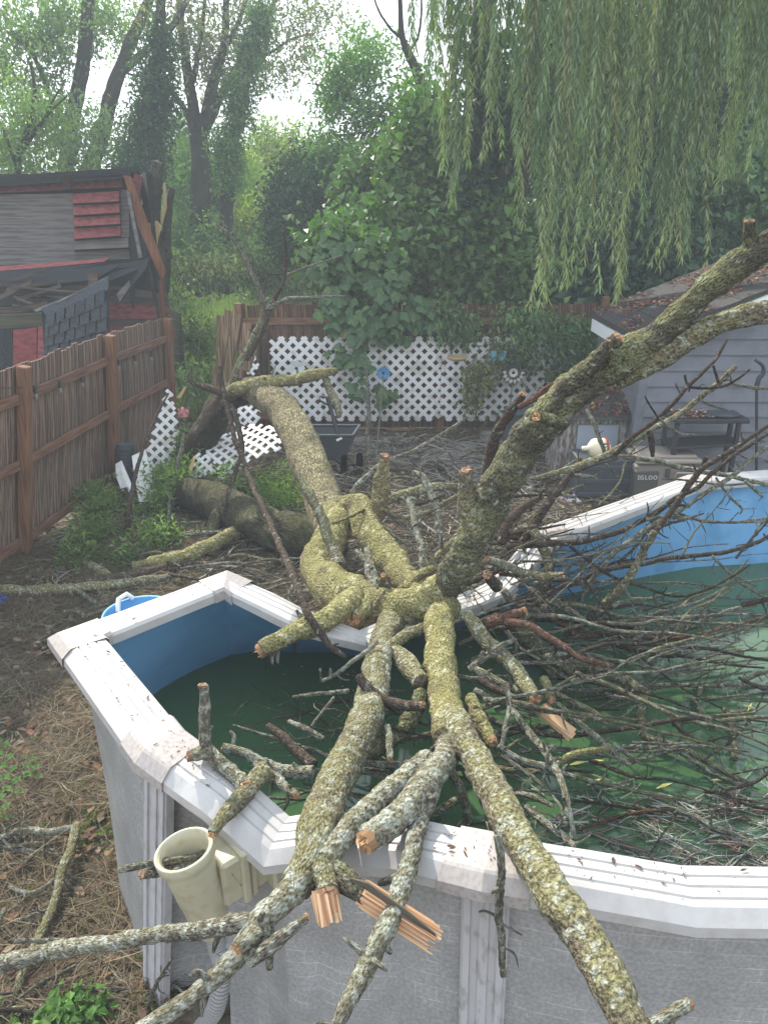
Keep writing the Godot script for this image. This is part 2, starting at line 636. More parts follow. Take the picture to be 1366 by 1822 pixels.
# a broad lobed leaf about 1 unit across, lying on x-z, stalk at the origin
func lobed_leaf(lobes: int, deep: float, seed_: int, material: Material) -> ArrayMesh:
	var r := RandomNumberGenerator.new()
	r.seed = seed_
	var b := Buf.new()
	var k := lobes * 4
	var rim := []
	for j in k + 1:
		var a := lerpf(-2.75, 2.75, float(j) / k)
		var rr := (1.0 - deep * (0.5 - 0.5 * cos(a * lobes * 1.14 + PI * (lobes % 2 + 1)))) * (0.42 + 0.16 * cos(a)) * r.randf_range(0.93, 1.07)
		rim.append(Vector3(sin(a) * rr, -0.12 * rr * absf(sin(a)) - 0.1 * r.randf(), 0.32 + cos(a) * rr))
	var mid := Vector3(0, 0.05, 0.3)
	for j in k:
		b.face(mid, rim[j], rim[j + 1])
	return b.mesh(material)


# white diagonal lattice cut to an outline (u, v in metres on the panel), laid by "place" which turns u, v, w into the world
func lattice(o: Node3D, outline: PackedVector2Array, pitch: float, wide: float, place: Callable, material: Material, parts := 4, thick := 0.006) -> void:
	var lo := outline[0]
	var hi := outline[0]
	for p in outline:
		lo = lo.min(p)
		hi = hi.max(p)
	var span := (hi - lo).length()
	for way in 2:
		var d := Vector2(0.70711, 0.70711) if way == 0 else Vector2(0.70711, -0.70711)
		var s := Vector2(-d.y, d.x)
		var step := pitch * 0.70711
		var mid := (lo + hi) / 2
		for k in range(-int(span / step) - 1, int(span / step) + 2):
			var c := mid + s * step * (k + 0.5 * way * 0.0)
			for run in Geometry2D.intersect_polyline_with_polygon(PackedVector2Array([c - d * span, c + d * span]), outline):
				if run.size() < 2 or run[0].distance_to(run[1]) < wide * 1.2:
					continue
				var b := Buf.new()
				var w0 := thick * (way + 0.02)
				var n := maxi(1, parts if run[0].distance_to(run[1]) > 0.25 else 1)
				for q in n:
					var a: Vector2 = run[0].lerp(run[1], float(q) / n)
					var e: Vector2 = run[0].lerp(run[1], float(q + 1) / n)
					var h := s * wide / 2
					var f := []
					for z in [w0 + thick, w0]:
						for uv in [a - h, e - h, e + h, a + h]:
							f.append(place.call(uv.x, uv.y, z))
					b.quad(f[0], f[1], f[2], f[3])
					b.quad(f[5], f[4], f[7], f[6])
					b.quad(f[4], f[5], f[1], f[0])
					b.quad(f[3], f[2], f[6], f[7])
					if q == 0:
						b.quad(f[4], f[0], f[3], f[7])
					if q == n - 1:
						b.quad(f[1], f[5], f[6], f[2])
				part("slat", b, material, o)


func _ready() -> void:
	# ------------------------------------------------ camera, sky, sun, exposure, haze
	var cam := Camera3D.new()
	cam.name = "camera"
	cam.position = Vector3(0, 3.19, 0)
	cam.rotation_degrees = Vector3(-21.9, 0, 0)
	cam.fov = 67.27
	cam.near = 0.05
	cam.far = 400.0
	add_child(cam)
	var sky := ProceduralSkyMaterial.new()
	sky.sky_top_color = Color(0.86, 0.91, 0.97)
	sky.sky_horizon_color = Color(0.97, 0.98, 1.0)
	sky.sky_curve = 0.25
	sky.ground_bottom_color = Color(0.3, 0.32, 0.26)
	sky.ground_horizon_color = Color(0.6, 0.63, 0.6)
	sky.sky_energy_multiplier = 1.0
	var env := Environment.new()
	env.background_mode = Environment.BG_SKY
	env.sky = Sky.new()
	env.sky.sky_material = sky
	env.background_energy_multiplier = 1.05
	env.tonemap_mode = Environment.TONE_MAPPER_LINEAR
	env.tonemap_exposure = 2.1
	env.sdfgi_enabled = true
	env.ssao_enabled = true
	env.ssil_enabled = true
	env.fog_enabled = true
	env.fog_density = 0.0055
	env.fog_light_color = Color(0.93, 0.97, 1.0)
	var we := WorldEnvironment.new()
	we.name = "air"
	we.environment = env
	add_child(we)
	var sun := DirectionalLight3D.new()
	sun.name = "sun"
	sun.light_color = Color(1.0, 0.965, 0.9)
	sun.light_energy = 1.25
	sun.light_angular_distance = 1.0
	sun.shadow_enabled = true
	sun.look_at_from_position(Vector3(-5, 8.5, -9), Vector3.ZERO)
	add_child(sun)
	fn.seed = 7
	fn.frequency = 0.22
	fn.fractal_octaves = 2
	fnb.seed = 19
	fnb.frequency = 0.25
	fnb.fractal_octaves = 2
	styles()
	materials()
	setting_land()
	pool()
	fences()
	shed()
	garage()
	background_trees()
	willow()
	climbers()
	fallen_tree()
	garden_things()
	loose_branches()
	small_growth()


func materials() -> void:
	var fine := ntex(3, 0.05, [], 512, 5)
	var grain := ntex(5, 0.02, [[0.0, g(0.5)], [0.45, g(0.75)], [0.6, g(0.95)], [1.0, g(1.0)]], 512, 5)
	var streak := ntex(6, 0.012, [[0.25, Color(0.3, 0.25, 0.22)], [0.42, Color(0.5, 0.44, 0.41)], [0.55, Color(0.72, 0.68, 0.66)], [0.7, Color(1.0, 0.98, 0.96)], [1.0, Color(1, 1, 1)]], 512, 5)
	var soft_streak := ntex(9, 0.012, [[0.2, Color(0.55, 0.53, 0.52)], [0.5, Color(0.82, 0.81, 0.8)], [0.75, Color(1, 1, 1)]], 512, 6)
	var blot := ntex(8, 0.015, [[0.2, g(0.55)], [0.5, g(0.85)], [0.8, g(1.0)]], 512, 5)
	var cells := ntex(11, 0.03, [], 512, 3, FastNoiseLite.TYPE_CELLULAR)
	var furrow := ntex(13, 0.024, [[0.0, g(0.42)], [0.15, g(0.62)], [0.4, g(0.85)], [1.0, g(1.0)]], 512, 4, FastNoiseLite.TYPE_CELLULAR)
	var furrow_h := ntex(13, 0.024, [[0.0, g(0.0)], [0.3, g(0.8)], [1.0, g(1.0)]], 512, 3, FastNoiseLite.TYPE_CELLULAR)
	var specks := ntex(14, 0.045, [[0.0, Color(0.2, 0.18, 0.16)], [0.3, Color(0.5, 0.48, 0.45)], [0.5, Color(0.8, 0.8, 0.78)], [0.62, Color(1.0, 1.0, 1.0)], [1.0, Color(1.0, 1.0, 1.0)]], 512, 5)
	var crust := ntex(16, 0.03, [], 512, 5)
	var lichen_skin := ntex(17, 0.06, [[0.2, Color(0.17, 0.175, 0.125)], [0.5, Color(0.28, 0.285, 0.225)], [0.8, Color(0.42, 0.425, 0.36)]], 512, 4)
	var m: StandardMaterial3D
	# the same bark with little, some and much lichen
	for q in [["bark_mossy", 0.78], ["bark", 0.68], ["bark_lichen", 0.57], ["bark_bare", 0.78]]:
		m = mat(q[0], Color.WHITE, 0.94, 0.25)
		m.albedo_texture = specks
		m.uv1_scale = Vector3(0.8, 0.8, 1)
		m.detail_enabled = true
		m.detail_albedo = lichen_skin
		m.detail_mask = ntex(18 + int(q[1] * 100), 0.013, [[q[1] - 0.03, g(0.0)], [q[1] + 0.04, g(0.8)], [1.0, g(1.0)]], 512, 6)
		relief(m, crust, 1.6)
	m = mat("bark_furrowed", Color.WHITE, 0.95, 0.25)
	m.albedo_texture = furrow
	m.uv1_scale = Vector3(1.7, 0.38, 1)
	relief(m, furrow_h, 2.2)
	m = mat("torn_wood", Color.WHITE, 0.8, 0.3)
	m = mat("fence_wood", Color(0.26, 0.195, 0.155), 0.9, 0.25)
	m.albedo_texture = streak
	tri_map(m, Vector3(6.0, 0.22, 6.0))
	relief(m, grain, 0.25)
	m = mat("fence_rail_wood", Color(0.215, 0.118, 0.078), 0.88, 0.25)
	m.albedo_texture = soft_streak
	tri_map(m, Vector3(0.35, 5.0, 0.35))
	relief(m, grain, 0.25)
	m = mat("fence_post_wood", Color(0.225, 0.118, 0.07), 0.88, 0.25)
	m.albedo_texture = soft_streak
	tri_map(m, Vector3(5.0, 0.3, 5.0))
	relief(m, grain, 0.25)
	m = mat("old_boards", Color(0.165, 0.155, 0.147), 0.92, 0.25)
	m.albedo_texture = soft_streak
	tri_map(m, Vector3(0.22, 3.2, 3.2))
	relief(m, grain, 0.3)
	m = mat("red_boards", Color(0.26, 0.075, 0.075), 0.8, 0.3)
	m.albedo_texture = blot
	tri_map(m, Vector3(0.8, 2.0, 2.0))
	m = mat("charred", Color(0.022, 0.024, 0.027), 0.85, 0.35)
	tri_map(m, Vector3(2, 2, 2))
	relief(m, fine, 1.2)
	m = mat("slate", Color(0.062, 0.068, 0.08), 0.85, 0.35)
	m.albedo_texture = blot
	tri_map(m, Vector3(3, 3, 3))
	relief(m, fine, 0.3)
	m = mat("white_plastic", Color(0.78, 0.78, 0.78), 0.5, 0.4)
	m.albedo_texture = ntex(21, 0.01, [[0.2, Color(0.7, 0.68, 0.62)], [0.45, g(0.95)], [1.0, g(1.0)]], 256, 4)
	tri_map(m, Vector3(1.2, 1.2, 1.2))
	m = mat("rail_resin", Color(0.425, 0.41, 0.395), 0.42, 0.5)
	m.albedo_texture = ntex(22, 0.012, [[0.1, Color(0.87, 0.84, 0.82)], [0.4, Color(0.96, 0.955, 0.95)], [0.6, g(1.0)]], 512, 5)
	tri_map(m, Vector3(1.6, 1.6, 1.6))
	relief(m, ntex(23, 0.09, [], 256, 3), 0.06)
	m = mat("cap_resin", Color(0.365, 0.335, 0.315), 0.6, 0.4)
	m.albedo_texture = ntex(24, 0.05, [[0.2, Color(0.82, 0.75, 0.71)], [0.5, g(0.97)], [0.7, g(1.0)]], 256, 5)
	tri_map(m, Vector3(3, 3, 3))
	m = mat("pool_sheet", Color(0.47, 0.465, 0.455), 0.4, 0.5)
	var sheet := sheet_picture()
	m.albedo_texture = ImageTexture.create_from_image(sheet[0])
	relief(m, ImageTexture.create_from_image(sheet[1]), 0.22)
	m.uv1_scale = Vector3(1.0 / 0.9, 1.0 / 0.9, 1)
	m = mat("upright_resin", Color(0.44, 0.43, 0.435), 0.5, 0.4)
	m.albedo_texture = ntex(27, 0.03, [[0.2, Color(0.72, 0.7, 0.68)], [0.4, g(0.95)], [1.0, g(1.0)]], 256, 5)
	tri_map(m, Vector3(2.5, 1.0, 2.5))
	m = mat("liner", Color(0.16, 0.355, 0.57), 0.45, 0.4)
	m.albedo_texture = ntex(28, 0.012, [[0.2, Color(0.72, 0.78, 0.8)], [0.5, g(0.95)], [1.0, g(1.0)]], 256, 5)
	tri_map(m, Vector3(0.8, 0.8, 0.8))
	m = mat("green_water", Color(0.048, 0.105, 0.04), 0.06, 0.5)
	m.albedo_color.a = 0.86
	m.transparency = BaseMaterial3D.TRANSPARENCY_ALPHA
	m.normal_enabled = true
	m.normal_texture = ntex(29, 0.008, [], 512, 3)
	(m.normal_texture as NoiseTexture2D).as_normal_map = true
	(m.normal_texture as NoiseTexture2D).bump_strength = 1.2
	m.normal_scale = 0.15
	tri_map(m, Vector3(0.7, 0.7, 0.7))
	m = mat("cream_plastic", Color(0.45, 0.42, 0.3), 0.45, 0.45)
	m.albedo_texture = ntex(31, 0.02, [[0.1, Color(0.84, 0.8, 0.72)], [0.5, g(0.97)], [1.0, g(1.0)]], 256, 4)
	tri_map(m, Vector3(3, 3, 3))
	m = mat("hose_plastic", Color(0.3, 0.295, 0.29), 0.6, 0.4)
	m = mat("siding", Color(0.16, 0.17, 0.195), 0.55, 0.4)
	m.albedo_texture = ntex(33, 0.02, [[0.2, g(0.8)], [0.5, g(0.95)], [1.0, g(1.0)]], 256, 4)
	tri_map(m, Vector3(0.6, 0.6, 0.6))
	m = mat("white_paint", Color(0.76, 0.77, 0.79), 0.5, 0.4)
	m = mat("roof_shingle", Color(0.075, 0.07, 0.068), 0.92, 0.3)
	m.albedo_texture = blot
	tri_map(m, Vector3(3, 3, 3))
	relief(m, fine, 0.4)
	m = mat("black_metal", Color(0.025, 0.027, 0.03), 0.45, 0.5)
	m = mat("grey_plastic", Color(0.05, 0.06, 0.068), 0.5, 0.4)
	m = mat("paint", Color.WHITE, 0.55, 0.4)      # plain colour from the vertices
	m = mat("dirty_panel", Color(0.34, 0.33, 0.32), 0.8, 0.3)
	m.albedo_texture = streak
	tri_map(m, Vector3(3.0, 0.8, 3.0))
	m = mat("concrete", Color(0.36, 0.35, 0.33), 0.95, 0.2)
	relief(m, fine, 0.3)
	m = mat("yard_soil", Color(0.14, 0.115, 0.085), 0.97, 0.2)
	m.albedo_texture = ntex(41, 0.011, [[0.15, Color(0.32, 0.3, 0.26)], [0.4, Color(0.7, 0.66, 0.6)], [0.6, Color(0.95, 0.92, 0.86)], [0.8, Color(1.0, 1.0, 0.95)]], 1024, 6)
	tri_map(m, Vector3(0.45, 0.45, 0.45))
	relief(m, ntex(42, 0.03, [], 512, 5), 5.0)
	m = mat("meadow_turf", Color(0.24, 0.3, 0.09), 0.97, 0.2)
	m.albedo_texture = ntex(43, 0.02, [[0.2, g(0.6)], [0.5, g(0.9)], [0.8, g(1.0)]], 512, 5)
	tri_map(m, Vector3(0.2, 0.2, 0.2))
	m = mat("weed_cloth", Color(0.21, 0.195, 0.18), 0.9, 0.3)
	tri_map(m, Vector3(2, 2, 2))
	relief(m, ntex(45, 0.02, [], 256, 4), 3.0)
	m = mat("leaf", Color.WHITE, 0.55, 0.35)
	m.backlight_enabled = true
	m.backlight = Color(0.78, 0.9, 0.36)
	m = mat("broad_leaf", Color.WHITE, 0.5, 0.4)
	m.backlight_enabled = true
	m.backlight = Color(0.6, 0.75, 0.26)
	m = mat("willow_leaf", Color.WHITE, 0.5, 0.4)
	m.backlight_enabled = true
	m.backlight = Color(0.7, 0.8, 0.45)
	m = mat("dry", Color.WHITE, 0.95, 0.2)       # straw, litter, crumbs: colour from the copies


# the stamped sheet of the pool wall: pale crossing lines that come and go, over a fine stucco
func sheet_picture() -> Array:
	var s := 512
	var st := FastNoiseLite.new()
	st.seed = 5
	st.frequency = 0.09
	var lo := FastNoiseLite.new()
	lo.seed = 9
	lo.frequency = 0.006
	var a := st.get_seamless_image(s, s).get_data()
	var c := lo.get_seamless_image(s, s).get_data()
	var col := PackedByteArray()
	var hi := PackedByteArray()
	col.resize(s * s)
	hi.resize(s * s)
	var px := 512.0 / 12.0
	for y in s:
		var ry := int(y / (512.0 / 16.0))
		for x in s:
			var k := y * s + x
			var on := c[k] / 255.0
			var lx := fposmod(x + (px * 0.5 if ry % 2 else 0.0), px)
			var ly := fposmod(float(y), 512.0 / 16.0)
			var line := 0.0
			if ly < 2.2:
				line = 1.0
			elif lx < 2.0:
				line = 0.8
			line *= clampf((on - 0.35) * 3.0, 0.15, 1.0)
			var stucco := (a[k] - 128) / 255.0
			col[k] = clampi(int(204 + 26.0 * line + 44.0 * stucco + 26.0 * (on - 0.5)), 0, 255)
			hi[k] = clampi(int(120 + 110.0 * line + 90.0 * stucco), 0, 255)
	return [Image.create_from_data(s, s, false, Image.FORMAT_L8, col), Image.create_from_data(s, s, false, Image.FORMAT_L8, hi)]


func setting_land() -> void:
	var b := Buf.new()
	var hgt := func(u: float, w: float) -> Vector3:
		var x := lerpf(-14.0, 14.0, u)
		var z := lerpf(-13.0, 3.0, w)
		return Vector3(x, 0.035 * fn.get_noise_2d(x * 5.0, z * 5.0) - 0.012, z)
	b.grid(hgt, 110, 80, Color.WHITE, true)
	setting("yard_ground", b, M.yard_soil)
	b = Buf.new()
	var far := func(u: float, w: float) -> Vector3:
		var x := lerpf(-48.0, 40.0, u)
		var z := lerpf(-66.0, -11.9, w)
		return Vector3(x, 0.02 + 0.1 * fn.get_noise_2d(x, z), z)
	b.grid(far, 90, 90, Color.WHITE, true)
	setting("meadow", b, M.meadow_turf)
	b = Buf.new()
	var around := func(u: float, w: float) -> Vector3:
		return Vector3(lerpf(-48.0, 40.0, u), -0.08, lerpf(-13.0, 16.0, w))
	b.grid(around, 4, 4, Color.WHITE, true)
	setting("outer_ground", b, M.yard_soil)
	# worn weed cloth lying before the back fence
	b = Buf.new()
	var cloth := func(u: float, w: float) -> Vector3:
		var x := lerpf(-0.85, 1.5, u) + 0.3 * w + 0.15 * fn.get_noise_2d(w * 30.0, 3.0)
		var z := lerpf(-10.7, -9.3, w) + 0.2 * fn.get_noise_2d(u * 30.0, 8.0)
		return Vector3(x, 0.045 + 0.05 * fn.get_noise_2d(x * 9.0, z * 9.0), z)
	b.grid(cloth, 24, 16, Color.WHITE, true)
	solo("weed_cloth", b, M.weed_cloth, "crumpled grey weed cloth on the bare soil below the white lattice", "ground cloth")


var pool_top: Array
var pool_base: Array
var pool_bulge: Array
const WATER := 0.68


func pool_out(k: int) -> Vector3:
	var a: Vector3 = pool_top[k]
	var b: Vector3 = pool_top[(k + 1) % pool_top.size()]
	var d := b - a
	d.y = 0
	return Vector3(d.z, 0, -d.x).normalized()


func pool_wall(k: int, u: float, v: float, inset: float) -> Vector3:
	var n := pool_top.size()
	var a: Vector3 = pool_base[k].lerp(pool_top[k] - Vector3(0, 0.02, 0), v)
	var b: Vector3 = pool_base[(k + 1) % n].lerp(pool_top[(k + 1) % n] - Vector3(0, 0.02, 0), v)
	var p := a.lerp(b, u)
	var o := pool_out(k)
	var dent := 0.018 * fn.get_noise_3dv(p * 9.0) + 0.03 * fn.get_noise_3dv(p * 4.0 + Vector3(9, 0, 0))
	return p + o * (pool_bulge[k] * sin(PI * u) * (1.0 - 0.75 * v) + dent * (2.2 if k in [16, 17, 18, 19] else 1.0) * sin(PI * u) * (1.0 - v * v * 0.7) - inset)


func rail_sweep(b: Buf, path: Array, outs: Array, grow: float, lift: float, bumpy: float) -> void:
	var prof := [Vector2(-0.098, -0.055), Vector2(-0.1, -0.012), Vector2(-0.09, 0.004), Vector2(-0.052, 0.009), Vector2(-0.047, 0.003), Vector2(-0.042, 0.009), Vector2(-0.012, 0.011), Vector2(-0.007, 0.005), Vector2(-0.002, 0.011), Vector2(0.028, 0.009), Vector2(0.033, 0.003), Vector2(0.038, 0.009), Vector2(0.06, 0.004), Vector2(0.102, -0.03), Vector2(0.107, -0.062), Vector2(0.098, -0.066)]
	if grow > 1.01:
		prof = [Vector2(-0.098, -0.058), Vector2(-0.1, -0.008), Vector2(-0.088, 0.006), Vector2(0.058, 0.006), Vector2(0.068, 0.001), Vector2(0.104, -0.03), Vector2(0.108, -0.066), Vector2(0.098, -0.07)]
	for q in path.size() - 1:
		for j in prof.size() - 1:
			var steps := 6 if bumpy > 0.0 else 1
			for s in steps:
				var f := []
				for e in [[0, 0], [1, 0], [1, 1], [0, 1]]:
					var w: float = float(s + e[0]) / steps
					var p: Vector3 = (path[q] as Vector3).lerp(path[q + 1], w)
					var o: Vector3 = (outs[q] as Vector3).lerp(outs[q + 1], w)
					var pf: Vector2 = prof[j + e[1]] * grow
					var r := p + o * pf.x + Vector3(0, pf.y + lift, 0)
					if bumpy > 0.0:
						r.y += bumpy * fn.get_noise_3dv(r * 11.0) + 0.3 * bumpy * fn.get_noise_3dv(r * 40.0)
					f.append(r)
				b.quad(f[1], f[0], f[3], f[2])


func pool() -> void:
	pool_top = [Vector3(-1.435, 1.31, -3.13), Vector3(-0.837, 1.34, -3.652), Vector3(-0.451, 1.26, -3.432), Vector3(-0.097, 1.08, -3.502), Vector3(0.2, 1, -3.869), Vector3(0.505, 1.02, -4.034), Vector3(0.667, 1.14, -3.975), Vector3(0.992, 1.32, -4.311), Vector3(2.244, 1.34, -5.244), Vector3(3.3, 1.33, -5.5), Vector3(4.2, 1.33, -4.6), Vector3(4.3, 1.33, -3.2), Vector3(3.5, 1.33, -2.2), Vector3(2.4, 1.31, -1.66), Vector3(0.911, 1.28, -1.713), Vector3(0.321, 1.32, -1.804), Vector3(0.068, 1.27, -1.927), Vector3(-0.243, 1.21, -2.022), Vector3(-0.363, 1.18, -2.027), Vector3(-0.578, 1.25, -2.183), Vector3(-0.837, 1.31, -2.354)]
	pool_base = []
	for p in [Vector2(-1.42, -3.15), Vector2(-1.05, -4.3), Vector2(-0.62, -4.7), Vector2(-0.25, -4.8), Vector2(0.2, -4.9), Vector2(0.55, -4.95), Vector2(0.8, -5.0), Vector2(1.3, -5.1), Vector2(2.35, -5.1), Vector2(3.2, -5.05), Vector2(4.0, -4.4), Vector2(4.1, -3.2), Vector2(3.4, -2.2), Vector2(2.4, -1.62), Vector2(0.9, -1.66), Vector2(0.34, -1.75), Vector2(0.04, -1.8), Vector2(-0.22, -1.86), Vector2(-0.34, -1.9), Vector2(-0.62, -2.1), Vector2(-0.98, -2.32)]:
		pool_base.append(Vector3(p.x, 0.0, p.y))
	pool_bulge = [0.16, 0.06, 0.03, 0.02, 0.0, 0.0, 0.03, 0.04, 0.04, 0.04, 0.04, 0.04, 0.04, 0.04, 0.03, 0.02, -0.02, -0.03, -0.1, -0.2, 0.05]
	var n := pool_top.size()
	var o := thing("swimming_pool", "crushed round above-ground pool with white rails, grey wall and blue liner", "pool", Vector3(1.2, 0, -3.4))
	var outs := []
	for k in n:
		var a := pool_out((k - 1 + n) % n)
		var c := pool_out(k)
		var s := (a + c).normalized()
		outs.append(s / maxf(s.dot(c), 0.6))
	for k in n:
		var b := Buf.new()
		var length: float = pool_top[k].distance_to(pool_top[(k + 1) % n])
		b.grid(func(u: float, v: float) -> Vector3: return pool_wall(k, u, v, 0.0), maxi(4, int(length * 14)), 14, Color.WHITE, false)
		for q in b.t.size():
			b.t[q] = Vector2(b.t[q].x * length + k * 0.37, b.t[q].y * 1.3)
		part("wall_panel", b, M.pool_sheet, o)
	var lin := Buf.new()
	for k in n:
		lin.grid(func(u: float, v: float) -> Vector3: return pool_wall(k, u, v, 0.03), 8, 12, Color.WHITE, true)
	var ring := PackedVector2Array()
	var floor_ring := PackedVector2Array()
	for k in n:
		for s in 4:
			var u := s / 4.0
			var ty: float = lerpf(pool_top[k].y, pool_top[(k + 1) % n].y, u) - 0.02
			var p := pool_wall(k, u, clampf(WATER / ty, 0.0, 1.0), 0.026)
			ring.append(Vector2(p.x, p.z))
			p = pool_wall(k, u, 0.03, 0.03)
			floor_ring.append(Vector2(p.x, p.z))
	var tr := Geometry2D.triangulate_polygon(floor_ring)
	for q in tr.size() / 3:
		var f := []
		for e in 3:
			f.append(Vector3(floor_ring[tr[q * 3 + e]].x, 0.05, floor_ring[tr[q * 3 + e]].y))
		if (f[1] - f[0]).cross(f[2] - f[0]).y > 0:
			lin.face(f[0], f[1], f[2])
		else:
			lin.face(f[0], f[2], f[1])
	part("liner", lin, M.liner, o)
	var wat := Buf.new()
	tr = Geometry2D.triangulate_polygon(ring)
	for q in tr.size() / 3:
		var f := []
		for e in 3:
			f.append(Vector3(ring[tr[q * 3 + e]].x, WATER, ring[tr[q * 3 + e]].y))
		if (f[1] - f[0]).cross(f[2] - f[0]).y > 0:
			wat.face(f[0], f[1], f[2])
		else:
			wat.face(f[0], f[2], f[1])
	for q in wat.n.size():
		wat.n[q] = Vector3.UP
	setting("pool_water", wat, M.green_water)
	for run in [[0, 1], [1, 2, 3], [3, 4, 5], [5, 6, 7], [7, 8], [8, 9], [9, 10], [10, 11], [11, 12], [12, 13], [13, 14, 15], [15, 16, 17], [17, 18], [18, 19, 20], [20, 0]]:
		var path := []
		var ov := []
		for k in run:
			path.append(pool_top[k])
			ov.append(outs[k])
		var b := Buf.new()
		rail_sweep(b, path, ov, 1.0, 0.0, 0.012 if run[0] in [3, 5, 17, 18, 1] else 0.004)
		part("top_rail", b, M.rail_resin, o)
	for k in [0, 1, 7, 8, 9, 10, 11, 12, 13, 15, 20]:
		var p: Vector3 = pool_top[k]
		var pa: Vector3 = (pool_top[(k - 1 + n) % n] - p).normalized()
		var pb: Vector3 = (pool_top[(k + 1) % n] - p).normalized()
		var b := Buf.new()
		rail_sweep(b, [p + pa * 0.125, p, p + pb * 0.125], [pool_out((k - 1 + n) % n), outs[k], pool_out(k)], 1.06, 0.006, 0.0)
		part("rail_cap", b, M.cap_resin, o)
		# the upright below the cap
		if k == 0:
			continue
		b = Buf.new()
		var ou: Vector3 = (outs[k] as Vector3).normalized()
		var along := ou.cross(Vector3.UP).normalized()
		for pc in [[0.0, 0.15, 0.02, 0.028], [-0.055, 0.022, 0.032, 0.034], [0.055, 0.022, 0.032, 0.034], [0.0, 0.03, 0.027, 0.03]]:
			var f := []
			for lv in 2:
				var c0: Vector3 = (pool_base[k] if lv == 0 else p - Vector3(0, 0.045, 0))
				for e in [[-0.5, 0.0], [0.5, 0.0], [0.5, 1.0], [-0.5, 1.0]]:
					f.append(c0 + along * (pc[0] + pc[1] * e[0]) + ou * (lerpf(-0.01, pc[2] + 0.004, e[1]) if pc[0] == 0.0 else lerpf(-0.008, pc[3], e[1])))
			b.quad(f[3], f[2], f[6], f[7])
			b.quad(f[2], f[1], f[5], f[6])
			b.quad(f[0], f[3], f[7], f[4])
		part("upright", b, M.upright_resin, o)
	skimmer(o)


func skimmer(o: Node3D) -> void:
	# leaf skimmer torn half off the wall: box neck, round open cup, hose
	var top := Vector3(-0.659, 1.206, -1.94)
	var ax := Vector3(-0.2, 1.0, -0.02).normalized()
	var bs := Basis(Vector3(1, 0, 0), ax, Vector3(0, 0, 1)).orthonormalized()
	bs = Basis(ax.cross(Vector3(0, 0, 1)).normalized() * -1.0, ax, Vector3.ZERO)
	bs.x = Vector3(0, 0, 1).cross(ax).normalized() * -1.0
	bs.z = bs.x.cross(bs.y)
	var x := Transform3D(bs, top)
	var b := Buf.new()
	b.lathe(x, [Vector2(0.0484, -0.36), Vector2(0.0660, -0.3), Vector2(0.0722, -0.2), Vector2(0.0757, -0.19), Vector2(0.0880, -0.02), Vector2(0.0889, 0.0), Vector2(0.0818, 0.0), Vector2(0.0792, -0.03), Vector2(0.0651, -0.2), Vector2(0.0000, -0.22)], Color.WHITE, 36)
	var cup := part("skimmer_cup", b, M.cream_plastic, o)
	b = Buf.new()
	b.lathe(x, [Vector2(0.0880, -0.035), Vector2(0.0986, -0.03), Vector2(0.1003, 0.004), Vector2(0.0950, 0.008), Vector2(0.0871, 0.006), Vector2(0.0845, -0.008)], Color.WHITE, 36)
	part("rim", b, M.cream_plastic, cup)
	# neck to the wall
	b = Buf.new()
	var nd := Vector3(0.75, 0.0, -0.66)
	var fr := between(top + Vector3(0.0, -0.155, 0.0) + nd.normalized() * 0.076, top + Vector3(0.0, -0.155, 0.0) + nd.normalized() * 0.31)
	b.box(fr, Vector3(0.222, 0.19, 0.185), Color.WHITE, 0.012)
	b.box(fr * at(Vector3(-0.03, 0.003, 0)), Vector3(0.03, 0.22, 0.22), Color.WHITE, 0.006)
	b.box(fr * at(Vector3(0.005, 0.002, 0)), Vector3(0.02, 0.206, 0.205), Color.WHITE, 0.005)
	b.box(fr * at(Vector3(0.085, -0.005, 0)), Vector3(0.05, 0.2, 0.27), Color.WHITE, 0.01)
	part("skimmer_neck", b, M.cream_plastic, o)
	b = Buf.new()
	b.face(fr * Vector3(-0.08, 0.05, 0.0945), fr * Vector3(-0.05, -0.02, 0.0945), fr * Vector3(-0.078, 0.05, 0.0945), Color(0.02, 0.02, 0.02))
	b.face(fr * Vector3(-0.05, -0.02, 0.0945), fr * Vector3(-0.02, -0.07, 0.0945), fr * Vector3(-0.053, -0.02, 0.0945), Color(0.02, 0.02, 0.02))
	part("crack", b, M.paint, o)
	# grey ribbed hose down to the ground
	var low := top - ax * 0.36
	var path := []
	var pts := [low, low + Vector3(0.02, -0.12, 0.02), Vector3(-0.551, 0.771, -1.9), Vector3(-0.588, 0.572, -1.86), Vector3(-0.688, 0.337, -1.92), Vector3(-0.744, 0.179, -1.9), Vector3(-0.85, -0.102, -1.95)]
	for k in pts.size() - 1:
		for j in 8:
			path.append(catmull(pts[maxi(k - 1, 0)], pts[k], pts[k + 1], pts[mini(k + 2, pts.size() - 1)], j / 8.0))
	b = Buf.new()
	b.bar(path, 0.026, Color.WHITE, 16)
	for k in range(1, path.size() - 1):
		for h in 2:
			var c: Vector3 = (path[k] as Vector3).lerp(path[k + 1], h / 2.0)
			var d: Vector3 = ((path[k + 1] as Vector3) - path[k]).normalized()
			b.bar([c - d * 0.0035, c, c + d * 0.0035], 0.033, Color.WHITE, 14)
	part("hose", b, M.hose_plastic, o)


